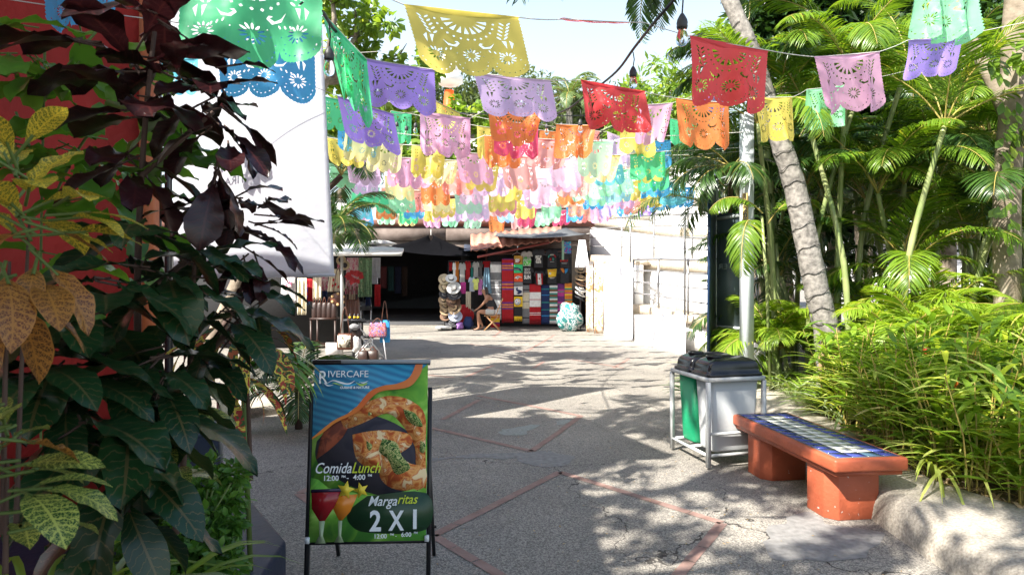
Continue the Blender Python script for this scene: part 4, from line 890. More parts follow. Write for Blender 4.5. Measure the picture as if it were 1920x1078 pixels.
# ================================================================== STALLS
M_CLOTHK = {}
def cm(name, c, **k):
    if name not in M_CLOTHK: M_CLOTHK[name] = pm("cloth_" + name, c, .9, var=k.get('var', .12), scale=k.get('scale', 12), bump=.15, bscale=80)
    return M_CLOTHK[name]
CW, CG, CK = cm('white', (.72, .71, .70)), cm('grey', (.20, .20, .21)), cm('black', (.02, .02, .024))
CR, CP, CO, CN = cm('red', (.38, .010, .016)), cm('purple', (.16, .03, .18)), cm('orange', (.62, .20, .03)), cm('navy', (.015, .03, .11))
CT, CY, CB, CC = cm('teal', (.03, .25, .22)), cm('yellow', (.80, .52, .03)), cm('blue', (.03, .25, .55)), cm('cream', (.62, .56, .42))
CGR, CGD, CMG, CBR = cm('green', (.05, .55, .22)), cm('gold', (.50, .28, .05)), cm('magenta', (.5, .05, .28)), cm('brown', (.17, .08, .045))
def z8(x, y): return 800 + x / 4.9, 420 + y / 4.9
def hz(name, x0, x1, y0, y1, D, mats, lab, cat, grp=None, **k):
    a, b = z8(x0, y0); c, d = z8(x1, y1); return hang(name, a, c, b, d, D, mats, lab, cat, grp, **k)
DS = 21.4
st = thing("souvenir_stall", (GX(990, 22), 22, 0), "souvenir stall backing of dark cloth and frame at the end of the path", "stall")
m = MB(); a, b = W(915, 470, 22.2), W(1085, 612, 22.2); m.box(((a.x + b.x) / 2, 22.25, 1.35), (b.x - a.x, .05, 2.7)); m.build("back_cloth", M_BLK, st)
m = MB()
for px in (912, 1088): m.bar((GX(px, 22), 22, 0), (GX(px, 22), 22, 3.0), .06)
m.bar(W(905, 478, 21.6), W(1085, 470, 21.6), .04); m.build("frame", pm("stall_post", (.10, .03, .02), .6), st)
# corrugated salmon roof strip and its red beam
M_TILE = pm("roof_tile", (.42, .15, .10), .75, scale=8, col2=(.55, .27, .20), bump=.3)
rt = thing("tile_awning", W(950, 468, 21.3), "salmon corrugated lean to roof with a red edge beam over the souvenir stall", "awning")
m = MB(); n = 44; V = []
for i in range(n + 1):
    s = i / n; x_, ylo, yhi = 882 + (1052 - 882) * s, 470 - 19 * s - 2 * math.sin(s * 3), 464 - 17 * s
    z_ = .035 * math.sin(i * PI * .5)
    a = W(x_, ylo, 21.0); b = W(x_, yhi, 22.6); V += [(a.x, a.y, a.z + z_), (b.x, b.y, b.z + .45 + z_)]
m.raw(V, [(2 * i, 2 * i + 2, 2 * i + 3, 2 * i + 1) for i in range(n)]); o = m.build("roof_sheet", M_TILE, rt); o.modifiers.new("s", 'SOLIDIFY').thickness = .03
m = MB(); m.bar(W(895, 482, 20.95), W(1030, 455, 20.95), .07); m.build("edge_beam", pm("beam_red", (.16, .02, .015), .6), rt)
# shade cloths
def shade(pts, mat, lab, parent=None, sag=.25, n=10):
    a, b, c, d = [Vector(p) for p in pts]; m = MB(); V = []
    for i in range(n + 1):
        for j in range(n + 1):
            s, t = i / n, j / n; p = a.lerp(b, s).lerp(d.lerp(c, s), t); p.z -= sag * 4 * (s * (1 - s) * .6 + t * (1 - t) * .4); V.append(tuple(p))
    m.raw(V, [(i * (n + 1) + j, (i + 1) * (n + 1) + j, (i + 1) * (n + 1) + j + 1, i * (n + 1) + j + 1) for i in range(n) for j in range(n)])
    o = m.build("shade_cloth", mat, None, smooth=True); o.modifiers.new("s", 'SOLIDIFY').thickness = .01; return tag(o, lab, "shade cloth")
M_SH = pm("shade_grey", (.07, .075, .08), .9, bump=.2); M_SHB2 = pm("shade_black", (.004, .004, .005), 1.0, spec=.05)
shade([W(925, 443, 19.6), W(1100, 439, 19.3), W(1062, 427, 22.3), W(932, 436, 22.6)], M_SH, "grey shade net stretched to a peak above the t shirts", sag=.12)
shade([W(700, 460, 21.3), W(926, 476, 21.0), W(812, 441, 21.9), W(804, 441, 21.9)], M_SHB2, "black shade net hung in a peak under the concrete beam", sag=.30)
shade([W(870, 470, 20.9), W(925, 462, 20.9), W(925, 455, 22.5), W(870, 458, 22.5)], pm("tarp_navy", (.04, .05, .075), .5), "rolled dark blue tarpaulin on the salmon roof's left end", sag=.05)
m = MB(); 
for (x0, y0), (x1, y1) in (((735, 462), (700, 455)), ((808, 441), (808, 430)), ((1100, 439), (1112, 436))): m.tube([W(x0, y0, 21.3), W(x1, y1, 21.5)], .01, 5)
tag(m.build("guy_rope", M_STR), "thin ropes tying the black and grey shade nets", "rope")

# blankets and towels
FB = "blankets hung on the souvenir stall"
hz("blanket", 585, 686, 348, 880, DS, [CW, CG, CK], "white, grey and black striped blanket behind the seated woman", "blanket", FB, bands=[(3, 1), (8, 0), (8, 1), (.8, 0), (4, 1), (.7, 0), (1.5, 1), (1, 0), (6, 1), (.6, 0), (6, 1), (8, 0), (.5, 2), (6, 0), (1, 1), (5, 0)], rip=.01)
hz("blanket", 690, 798, 318, 885, DS - .08, [CR, CP, CO], "tall red blanket with purple and orange bands", "blanket", FB, bands=[(1, 1), (3, 0), (2, 1), (1.2, 2), (1, 1), (1.2, 2), (1.6, 1), (10, 0), (2, 1), (1.2, 2), (.8, 1), (1, 0), (1.2, 2), (1.6, 1), (11, 0), (2, 1), (1.2, 2), (1, 1), (1.2, 2), (1.6, 1), (10, 0)], rip=.01, fringe=.08)
hz("blanket", 880, 945, 560, 915, DS, [CC, CK, CG], "cream and dark grey blanket left of the red and white one", "blanket", FB, bands=[(4, 2), (1, 1), (2, 2), (8, 0), (1, 2), (6, 0), (8, 2), (1, 1), (5, 2)], rip=.01)
hz("blanket", 945, 1050, 553, 890, DS - .06, [CW, CR], "red and white block striped blanket with a long fringe", "blanket", FB, bands=[(7, 1), (6, 0), (.6, 1), (6, 0), (5, 1), (.6, 0), (1, 1), (.6, 0), (5, 1)], rip=.01, fringe=.12)
hz("blanket", 1054, 1128, 560, 918, DS, [CN, CT, CB], "navy blanket with thin green bands", "blanket", FB, bands=[(3, 0), (.6, 1), (4, 0), (.6, 2), (5, 0), (.8, 1), (5, 0), (.6, 1), (4, 0), (.8, 2), (6, 0)], rip=.01)
hz("blanket", 1130, 1202, 563, 915, DS - .05, [CT, CW, CBR], "teal, white and brown striped blanket", "blanket", FB, bands=[(1.5, 1), (1, 0), (1.5, 2), (1, 1), (1, 0), (1.5, 2), (1, 0), (1, 1), (1.5, 2), (1, 0), (1.5, 1), (1, 2), (1, 0), (1.5, 1), (1.2, 2), (1, 0), (1, 1), (1.5, 2), (1, 0), (2, 1)], rip=.01)
hz("blanket", 1203, 1266, 548, 860, DS, [CP, CMG, CG], "purple and magenta banded blanket beside the orange one", "blanket", FB, bands=[(3, 0), (1, 1), (.8, 2), (2, 1), (3, 0), (1, 1), (.8, 2), (2, 0), (1, 1), (4, 0)], rip=.01)
hz("blanket", 1268, 1338, 543, 830, DS - .05, [CO, CY, CT, CMG], "orange rainbow striped blanket at the right end of the row", "blanket", FB, bands=[(2, 0), (.6, 1), (.8, 2), (1.4, 0), (.6, 3), (.8, 1), (2, 0), (.6, 2), (1.4, 0), (.6, 3), (.8, 1), (2, 0), (.8, 2), (1.5, 0)], rip=.01)
FT = "sports towels in a column on the stall"
def towel(y0, y1, mat, lab, draw):
    o = hz("towel", 803, 882, y0, y1, DS - .1, mat, lab, "towel", FT, rip=.004); P = lambda x, y, l=0: W(*z8(x, y), DS - .13 - .004 * l)
    def pl_(pts, mt, nme="emblem", l=0): m = MB(); m.prism([P(x, y, l) for x, y in pts][::-1], (0, .002, 0)); m.build(nme, mt, o)
    draw(pl_, P, o)
def e8(cx, cy, a, b, n=18): return [(cx + a * math.cos(2 * PI * k / n), cy + b * math.sin(2 * PI * k / n)) for k in range(n)]
def d1(pl_, P, o):
    pl_(e8(832, 343, 32, 20), CK); pl_(e8(832, 343, 29, 17.5), CR, l=1); m = MB(); text(m, "SF", .15, basis(P(814, 352, 2), (1, 0, 0), (0, 0, 1)), bold=.008); m.build("emblem", CW, o)
def d2(pl_, P, o):
    pl_([(805, 402), (835, 400), (862, 412), (868, 430), (858, 436), (850, 426), (806, 424)], CN); pl_([(806, 412), (835, 410), (858, 420), (850, 424), (806, 421)], CG, l=1)
def d3(pl_, P, o): pl_([(806, 500), (822, 482), (842, 476), (870, 486), (878, 496), (850, 492), (842, 502), (832, 512), (826, 500)], CW); pl_([(826, 488), (844, 484), (846, 488), (830, 494)], CN, l=1)
def d5(pl_, P, o): pl_([(822, 590), (838, 580), (835, 602), (858, 606), (878, 618), (868, 634), (845, 646), (826, 640), (842, 624), (824, 612)], CN)
def d6(pl_, P, o): pl_(e8(836, 714, 32, 32), CK); pl_(e8(836, 714, 29, 29), CW, l=1); pl_(star_(826, 708, 8), CR, l=2); pl_(star_(846, 704, 8), CY, l=2); pl_(star_(842, 724, 8), CB, l=2)
def star_(cx, cy, r): return [(cx + r * (1 if k % 2 == 0 else .4) * math.sin(k * PI / 4), cy - r * (1 if k % 2 == 0 else .4) * math.cos(k * PI / 4)) for k in range(8)]
towel(290, 370, CGD, "gold towel with a red oval emblem, top of its column", d1); towel(372, 450, CGR, "green towel with a dark bird head emblem", d2); towel(452, 530, cm('vermilion', (.75, .08, .02)), "vermilion towel with a white horse head emblem", d3)
towel(572, 652, CW, "white towel with a navy whale emblem", d5); towel(668, 760, CY, "yellow towel with a round white emblem", d6)
hz("towel", 803, 882, 534, 566, DS - .1, CG, "narrow dark grey lettered towel between the vermilion and white towels", "towel", FT, rip=.004)
hz("towel", 803, 878, 764, 865, DS - .1, [CK, CY], "black towel with a yellow hem and fringe at the column's bottom", "towel", FT, bands=[(10, 0), (2, 1)], rip=.004, fringe=.1)
m = MB(); a = W(*z8(830, 258), DS - .1); m.tube([W(*z8(785, 288), DS - .1), a, W(*z8(865, 278), DS - .1)], .008, 5); m.tube([a, a + Vector((0, 0, .1)), a + Vector((.03, 0, .13)), a + Vector((.05, 0, .10))], .006, 5)
tag(m.build("clothes_hanger", M_RAIL), "wire hanger above the gold towel", "hanger")
# t shirts
def tee(cx, y0, y1, D, mat, lab, wpx, sleeve=1, parent=None, grp="t shirts pinned on the souvenir stall", conv=z8, name="t_shirt"):
    hw = wpx / 2; Y = lambda t: y0 + (y1 - y0) * t
    O = [(-.30, 0), (-.14, .0), (-.10, .05), (0, .075), (.10, .05), (.14, 0), (.30, 0), (.5, .07), (.62, .33) if sleeve else (.42, .12), (.47, .38) if sleeve else (.40, .3), (.38, .28), (.40, 1), (-.40, 1), (-.38, .28), (-.47, .38) if sleeve else (-.40, .3), (-.62, .33) if sleeve else (-.42, .12), (-.5, .07)]
    P = [W(*conv(cx + x * hw * 1.7, Y(t)), D) for x, t in O]
    m = MB(); m.prism([p + Vector((0, .01 * math.sin(i * 2.1), 0)) for i, p in enumerate(P)][::-1], (0, .03, 0)); o = m.build(name, mat); b = o.modifiers.new("b", 'BEVEL'); b.width = .008; return tag(o, lab, "t-shirt" if name == "t_shirt" else name.replace("_", " "), grp)
def prt(o, s, x, y, h, mat, D=DS - .16, bold=.006, sx=1.0, wpx=62):
    h *= .55; sx = wpx / 4.9 / F * D / (len(s) * .66 * h); m = MB(); text(m, s, h, basis(W(*z8(x, y), D), (1, 0, 0), (0, 0, 1)), bold=bold, align='CENTER', sx=sx); m.build("print_lettering", mat, o)
def ppoly(o, pts, mat, l=0, D=DS - .155): m = MB(); m.prism([W(*z8(x, y), D - .004 * l) for x, y in pts][::-1], (0, .002, 0)); m.build("print", mat, o)
CCH = cm('charcoal', (.028, .03, .038)); CLG = cm('light_grey', (.38, .37, .36)); M_PGR = blotch("print_green_scene", [(.05, .35, .08), (.15, .6, .12), (.5, .55, .5), (.1, .4, .3)], 9)
o = tee(920, 250, 388, DS - .1, CLG, "light grey t shirt with a green landscape print", 108); ppoly(o, [(885, 325), (900, 305), (915, 300), (930, 312), (950, 300), (962, 330), (955, 380), (888, 382)], M_PGR)
o = tee(1028, 228, 400, DS - .1, CCH, "black t shirt with three lines of white capitals, right of the grey one", 120); prt(o, "SHUT UP", 1027, 312, .20, CW, sx=.92); prt(o, "LIVER,", 1027, 335, .20, CW); prt(o, "YOU'RE FINE", 1027, 360, .18, CW, sx=.72)
o = tee(1152, 235, 398, DS - .1, CCH, "black t shirt with a tricolour arch print in the top row", 120)
for k, mt in enumerate((CT, CLG, CR)): ppoly(o, [(1152 + 38 * math.cos(a), 308 - 32 * math.sin(a)) for a in [PI - (k + j / 4) * PI / 3 for j in range(5)]] + [(1152 + 28 * math.cos(a), 308 - 20 * math.sin(a)) for a in [PI - (k + (4 - j) / 4) * PI / 3 for j in range(5)]], mt)
ppoly(o, [(1130, 318), (1145, 308), (1148, 330), (1132, 334)], CR); ppoly(o, [(1156, 308), (1172, 316), (1170, 334), (1155, 330)], CT); ppoly(o, [(1134, 345), (1172, 345), (1172, 350), (1134, 350)], CLG)
o = tee(1270, 262, 400, DS - .1, CCH, "black t shirt with small red capitals at the right end of the top row", 112); prt(o, "MU", 1262, 346, .15, CR); ppoly(o, [(1238, 352), (1295, 352), (1285, 368), (1240, 368)], CG)
o = tee(925, 392, 545, DS - .1, CCH, "black t shirt with tall grey and white capitals, lower row", 118); prt(o, "SEXY", 925, 430, .22, CLG, sx=.9); prt(o, "SENOR", 925, 458, .20, CLG, sx=.75); prt(o, "SUN", 925, 505, .32, CW, sx=.8)
o = tee(1034, 430, 560, DS - .13, CCH, "black t shirt with a red and white flag print", 100); ppoly(o, [(1002, 455), (1018, 455), (1022, 556), (1012, 556)], CR); ppoly(o, [(1050, 455), (1066, 455), (1068, 552), (1056, 556)], CR); ppoly(o, [(1019, 455), (1049, 455), (1055, 557), (1023, 557)], CW); ppoly(o, star_(1036, 502, 13), CR, 1)
o = tee(1152, 405, 548, DS - .1, CCH, "black t shirt with a square yellow print", 120); ppoly(o, [(1110, 418), (1195, 412), (1188, 482), (1120, 490)], CY); ppoly(o, e8(1133, 455, 11, 11), CW, 1); ppoly(o, [(1120, 427), (1185, 424), (1184, 432), (1122, 435)], CO, 1); ppoly(o, [(1125, 492), (1182, 488), (1165, 502), (1140, 504)], CLG)
o = tee(1268, 402, 545, DS - .1, CCH, "black t shirt with orange and blue angular print, lower row right", 112); ppoly(o, [(1228, 408), (1255, 406), (1268, 430), (1262, 452), (1245, 440)], CO); ppoly(o, [(1270, 412), (1300, 412), (1292, 440), (1272, 458)], CB)
hz("scarf", 1243, 1262, 150, 330, DS - .4, cm('pale_green', (.30, .5, .38)), "pale green scarf hanging in front of the black t shirts", "scarf", rip=.02, nr=1)
hz("beach_towel", 1265, 1326, 160, 272, DS - .2, blotch("towel_print", [(.55, .05, .35), (.05, .2, .6), (.05, .45, .6), (.8, .2, .2)], 9), "narrow multicoloured beach towel under the grey shade net", "towel", rip=.01)
hz("dress", 1362, 1492, 148, 400, DS - 2.0, cm('bright_white', (.82, .82, .88)), "long white embroidered blouse in the sun at the stall's right end", "dress", rip=.06, nr=2, taper=.55)
hz("dark_cloth", 1335, 1385, 200, 610, DS - .6, cm('taupe', (.22, .19, .16)), "grey brown cloth hanging behind the hats at the stall's right end", "cloth", rip=.04)
# clothes to the left of the stall
FCx = "clothes on hangers left of the blankets"
for (x0, x1, y0, y1, mt, nme, lab, d_) in ((205, 235, 350, 430, CR, "top", "small red top deepest in the left rail", .6), (240, 266, 352, 545, CW, "shirt", "white garment at the left end of the rail", .1), (258, 298, 345, 530, CO, "shirt", "orange shirt on the rail", .2), (298, 355, 355, 540, CLG, "shirt", "light grey striped shirt on the rail", .1), (352, 402, 340, 510, CR, "shirt", "plain red shirt on the rail", .2),
        (402, 428, 355, 500, CT, "shirt", "teal shirt edge beside the red one", .3), (425, 480, 345, 490, CLG, "shirt", "grey shirt with a small print, above the yellow top", .2), (478, 512, 340, 500, CG, "shirt", "dark grey shirt between the grey one and the denim dress", .35), (520, 586, 335, 430, CR, "shirt", "red shirt above the denim dress", .3),
        (388, 445, 488, 620, cm('pale_blue', (.42, .48, .60)), "top", "pale blue top beneath the red shirt", 0), (425, 478, 500, 605, cm('lime', (.60, .66, .18)), "top", "lime yellow child's top", -.1), (470, 512, 510, 650, cm('orchid', (.62, .22, .55)), "top", "orchid pink child's top behind the woman's head", 0), (360, 405, 620, 808, CC, "trousers", "cream trousers hanging under the hats", .1), (312, 360, 535, 640, CMG, "scarf", "pink and white scarf beside the hats", -.1)):
    if nme in ("shirt", "top"): tee((x0 + x1) / 2, y0, y1, DS + d_, mt, lab, (x1 - x0) * 1.2, grp=FCx, name=nme)
    else: hz(nme, x0, x1, y0, y1, DS + d_, mt, lab, nme, FCx, rip=.03, nr=2)
hz("dress", 508, 598, 400, 640, DS - .15, cm('denim', (.14, .24, .32)), "denim blue sundress hanging behind the seated woman", "dress", FCx, rip=.05, nr=3, taper=.5)
m = MB(); m.bar(W(*z8(200, 340), DS + .3), W(*z8(590, 338), DS + .3), .03); m.bar((W(*z8(200, 340), DS + .3)), Vector((W(*z8(200, 340), DS + .3).x, DS + .3, 0)), .035); tag(m.build("clothes_rail", M_DARK), "dark clothes rail carrying the shirts left of the blankets", "rail")
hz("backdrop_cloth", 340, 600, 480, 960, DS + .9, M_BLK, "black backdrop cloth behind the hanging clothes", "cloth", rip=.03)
# hats
def hat(p, r, mat, lab, tilt=0, az=0, band=None, grp="straw and felt hats on the stand", hh=.5):
    M = Matrix.Rotation(az, 3, 'Z') @ Matrix.Rotation(tilt, 3, 'X')
    t = thing("hat", p, lab, "hat", grp); m = MB(); m.lathe(p, [(r * .42, .0), (r * .75, -.012), (r, .02), (r * 1.0, .028), (r * .74, .0), (r * .46, .015)], 22, M=M); m.build("brim", mat, t, smooth=True)
    m = MB(); m.lathe(p, [(r * .46, .0), (r * .44, r * hh * .6), (r * .38, r * hh), (r * .2, r * hh * .96), (0, r * hh * .88)], 20, M=M, sy=1.1); m.build("crown", mat, t, smooth=True)
    m = MB(); m.lathe(p, [(r * .475, .012), (r * .465, .06)], 20, M=M, sy=1.1); m.build("band", band or CK, t)
HS, HC, HW, HK, HB = pm("straw_light", (.50, .40, .26), .8, bump=.3, bscale=90), pm("straw_tan", (.34, .24, .14), .8, bump=.3), pm("hat_white", (.68, .66, .62), .8), pm("hat_dark", (.03, .03, .035), .8), pm("hat_brown", (.13, .07, .04), .8)
HT = [(160, 510, HS, "pale straw hat at the top left of the hat stand", 1.2), (160, 585, HS, "second straw hat down on the left of the hat stand", 1.2), (165, 645, HK, "dark hat third down on the left", 1.0), (160, 700, HC, "tan hat midway down on the left", .9), (170, 752, HC, "olive tan hat in the lower left stack", .9), (172, 800, HC, "lower tan hat of the left stack", .9), (175, 850, HB, "lowest brown hat of the left stack", .9),
      (225, 505, HW, "white hat behind the top straw hat", .8), (250, 590, HW, "wide white hat with black band, front of the stand", 1.0), (255, 650, HK, "black hat under the wide white one", .9), (245, 715, HB, "orange brown hat midway down the front column", 1.0), (260, 775, HC, "large tan hat, front column", 1.05), (262, 845, pm("hat_bluewhite", (.55, .60, .75), .8), "pale blue white hat, lowest of the front column", 1.0), (235, 915, HK, "dark cap lying low at the foot of the hat stand", .6)]
for x, y, mt, lab, tl in HT: hat(W(*z8(x, y), 20.9 + (.15 if x < 200 else 0)), .235 if x > 200 and y > 520 else .19, mt, lab, tilt=tl, az=random.uniform(-.4, .4), band=CK if mt is not HK else CG)
for k, (x, y, mt, lab) in enumerate(((1415, 430, HC, "top hat of the right hand pile, tan"), (1412, 500, HC, "second tan hat of the right hand pile"), (1415, 550, HB, "brown hat in the right hand pile"), (1412, 605, HW, "white hat in the right hand pile"), (1408, 650, HW, "lower white hat of the right hand pile"), (1405, 690, HK, "grey dark hat low in the right hand pile"))): hat(W(*z8(x, y), 20.3), .19, mt, lab, tilt=.5, az=.3 * k)
m = MB(); m.tube([Vector((GX(850, 21.05), 21.05, 0)), W(850, 515, 21.05)], .02, 7); m.tube([Vector((GX(834, 21.2), 21.2, 0)), W(834, 515, 21.2)], .02, 7)
m.box((GX(842, 21.1), 21.1, .02), (.5, .4, .04)); tag(m.build("hat_stand", M_DARK), "dark two poled stand carrying the left hats", "hat stand")
m = MB(); m.tube([Vector((GX(1088, 20.5), 20.5, 0)), W(1088, 500, 20.5)], .02, 7); m.box((GX(1088, 20.5), 20.5, .02), (.4, .4, .04)); tag(m.build("hat_stand", M_DARK), "slim stand carrying the right hand hats", "hat stand")
m = MB(); m.box((GX(833, 20.6), 20.6, .09), (.48, .5, .06)); 
for sx in (-1, 1): m.bar((GX(833, 20.6) + sx * .2, 20.6, 0), (GX(833, 20.6) + sx * .2, 20.6, .1), .03)
tag(m.build("low_platform", pm("pale_plastic", (.5, .5, .48), .5)), "low pale platform at the foot of the hats", "platform")
# lumps of bundled cloth and bags near the floor
def lump(name, c, R, mat, lab, cat, seed=0, grp=None, parts=None):
    m = MB(); n, k = 20, 12; V = []
    for i in range(k + 1):
        ph = PI * i / k
        for j in range(n):
            th = 2 * PI * j / n; d_ = Vector((math.sin(ph) * math.cos(th), math.sin(ph) * math.sin(th), math.cos(ph))); s = 1 + .30 * mnoise.noise(d_ * 1.7 + Vector((seed, 0, 0))) + .12 * mnoise.noise(d_ * 5 + Vector((seed, 3, 0)))
            V.append((c[0] + d_.x * R[0] * s, c[1] + d_.y * R[1] * s, max(.004, c[2] + d_.z * R[2] * s)))
    m.raw(V, [(i * n + j, (i + 1) * n + j, (i + 1) * n + (j + 1) % n, i * n + (j + 1) % n) for i in range(k) for j in range(n)])
    return tag(m.build(name, mat, None, smooth=True), lab, cat, grp)
lump("cloth_bundle", (GX(1068, 20.2), 20.2, .42), (.38, .32, .50), blotch("bundle_teal", [(.015, .13, .13), (.03, .20, .19), (.52, .54, .54), (.02, .15, .15), (.5, .52, .54), (.02, .14, .14)], 3.2), "bulky teal and white patterned cloth bundle on the ground", "bundle", 2)
lump("bag", (GX(878, 21.0), 21.0, .2), (.16, .12, .22), CN, "blue purple handbag on the ground left of the woman", "bag", 5)
lump("bag", (GX(862, 20.8), 20.8, .12), (.12, .1, .13), cm('violet', (.30, .14, .42)), "small violet bag between hats and blue bag", "bag", 6)
lump("bag", (GX(872, 21.6), 21.6, .42), (.28, .2, .36), CR, "dark red bag standing behind the violet bag", "bag", 8)
o = hang("striped_bag", 920, 937, 590, 614, 21.0, [CO, CY, CP, CR], "rainbow striped bag under the wooden chair", "bag", bands=[(2, 0), (2, 1), (1, 2), (2, 3)], rip=.01)
# wooden folding chair
CHX, CHY = GX(922, 20.6), 20.6; ch = thing("folding_chair", (CHX, CHY, 0), "light wooden folding chair under the seated woman", "chair"); M_WD = pm("light_wood", (.45, .24, .11), .55, scale=9, var=.2)
def cp(x, y, z): return Vector((CHX + x, CHY + y, z))
for s_ in (-.2, .2):
    m = MB(); m.bar(cp(-.24, s_, 0), cp(.22, s_, .46), .035, .03); m.build("leg", M_WD, ch)
    m = MB(); m.bar(cp(.26, s_ * .9, 0), cp(-.16, s_ * .9, .45), .035, .03); m.build("leg", M_WD, ch)
    m = MB(); m.bar(cp(.12, s_, .46), cp(.36, s_, 1.02), .035, .025); m.build("back_post", M_WD, ch)
for k in range(6): m = MB(); m.box(cp(-.20 + .075 * k, 0, .47), (.062, .44, .018)); m.build("seat_slat", M_WD, ch)
for k in range(4): m = MB(); m.box(cp(.20 + .045 * k, 0, .66 + .11 * k), (.02, .40, .07)); m.build("back_slat", M_WD, ch)
# ---- seated woman (profile, facing left)
def skin(name, pts, edges, mat, sub=2, parent=None, loc=(0, 0, 0)):
    me = bpy.data.meshes.new(name); me.from_pydata([p[:3] for p in pts], edges, []); o = bpy.data.objects.new(name, me); COL.objects.link(o); o.location = loc
    if parent: o.parent = parent
    me.materials.append(mat); o.modifiers.new("skin", 'SKIN'); sk = me.skin_vertices[0].data
    for i, p in enumerate(pts): sk[i].radius = (p[3], p[4] if len(p) > 4 else p[3])
    sk[0].use_root = True; sb = o.modifiers.new("sub", 'SUBSURF'); sb.levels = sub; sb.render_levels = sub
    for p in me.polygons: p.use_smooth = True
    return o
M_SKN = pm("skin", (.30, .145, .085), .5, var=.08, scale=8); M_HAIR = pm("dark_hair", (.02, .012, .01), .45, var=.4, scale=30)
PX = CHX - .02
# local coords: x right, facing -x; y depth; z up
P_, E_ = [], []
def add(*p): P_.append(p); return len(P_) - 1
def con(*ids):
    for a, b in zip(ids[:-1], ids[1:]): E_.append((a, b))
pelv = add(.06, 0, .60, .15, .16); waist = add(.03, 0, .76, .12, .15); chest = add(-.06, 0, .94, .125, .155); upch = add(-.13, 0, 1.06, .09, .13); nk = add(-.18, 0, 1.12, .048); hd0 = add(-.225, 0, 1.19, .055); hd1 = add(-.245, 0, 1.27, .085, .078); hd2 = add(-.235, 0, 1.33, .072, .07)
con(pelv, waist, chest, upch, nk, hd0, hd1, hd2)
for s_ in (-1, 1):
    hip = add(-.02, .10 * s_, .575, .095); kn = add(-.42, .12 * s_ + .02, .60, .062); cf = add(-.40, .12 * s_, .38, .056); ank = add(-.33 + .06 * s_, .12 * s_, .09, .034); bl_ = add(-.42 + .06 * s_, .12 * s_, .035, .03); toe = add(-.50 + .06 * s_, .12 * s_, .025, .022)
    con(pelv, hip, kn, cf, ank, bl_, toe)
    sh = add(-.11, .17 * s_, 1.05, .055); el = add(-.26, .20 * s_, .84, .038); wr = add(-.44, .08 * s_ - .01, .68, .026); pm_ = add(-.50, .05 * s_, .655, .030, .02)
    con(upch, sh, el, wr, pm_)
    for f in range(4):
        f1 = add(-.535 - .004 * (f == 1), .05 * s_ + (f - 1.5) * .017, .635, .0095); f2 = add(-.550, .05 * s_ + (f - 1.5) * .016, .612 - .003 * f, .0085); f3 = add(-.545, .05 * s_ + (f - 1.5) * .014, .592, .0075); con(pm_, f1, f2, f3)
    th1 = add(-.49, .05 * s_ - .036 * s_, .64, .0105); th2 = add(-.515, .05 * s_ - .046 * s_, .62, .009); con(pm_, th1, th2)
wm = thing("person", (PX, CHY, 0), "seated woman in black tank top and pale shorts leaning forward with hands on knees", "person")
bodyo = skin("body", P_, E_, M_SKN, 2, wm)
def sub(name, pts, mat): 
    E = [(i, i + 1) for i in range(len(pts) - 1)]; return skin(name, pts, E, mat, 2, wm)
sub("tank_top", [(.075, 0, .62, .150, .172), (.04, 0, .76, .138, .166), (-.05, 0, .93, .142, .170), (-.115, 0, 1.02, .105, .135)], CK)
for s_ in (-1, 1): sub("tank_strap", [(-.155, .06 * s_, 1.02, .02), (-.13, .065 * s_, 1.125, .016), (-.06, .06 * s_, 1.08, .018)], CK)
shr = sub("shorts", [(.09, -.04, .59, .165, .15), (.03, -.10, .585, .118), (-.20, -.115, .595, .100)], CLG); sub("shorts", [(.09, .04, .59, .160, .15), (.03, .10, .585, .116), (-.20, .12, .595, .098)], CLG)
sub("hair", [(-.225, 0, 1.365, .060, .062), (-.180, 0, 1.345, .075, .08), (-.155, 0, 1.27, .068, .078), (-.145, 0, 1.18, .045, .055), (-.12, -.01, 1.08, .03, .035)], M_HAIR)
sub("nose", [(-.318, 0, 1.292, .010), (-.338, 0, 1.268, .014), (-.322, 0, 1.258, .012)], M_SKN); sub("mouth", [(-.318, -.02, 1.232, .007), (-.330, 0, 1.232, .009), (-.318, .02, 1.232, .007)], pm("lips", (.30, .07, .06), .5))
for s_ in (-1, 1):
    sub("ear", [(-.225, .078 * s_, 1.285, .014, .008), (-.222, .084 * s_, 1.265, .013, .007), (-.23, .078 * s_, 1.248, .009, .006)], M_SKN)
    m = MB(); m.lathe(Vector((PX - .315, CHY + .032 * s_, 1.292)), [(0, -.009), (.009, -.004), (.009, .004), (0, .009)], 8); m.build("eye", CK, wm)
    sub("sandal", [(-.31 + .06 * s_, .12 * s_, .02, .038, .022), (-.42 + .06 * s_, .12 * s_, .018, .046, .02), (-.52 + .06 * s_, .12 * s_, .015, .03, .016)], CK)
sub("headband", [(-.215, -.078, 1.30, .011), (-.245, -.062, 1.38, .011), (-.25, 0, 1.415, .011), (-.245, .062, 1.38, .011), (-.215, .078, 1.30, .011)], CW)

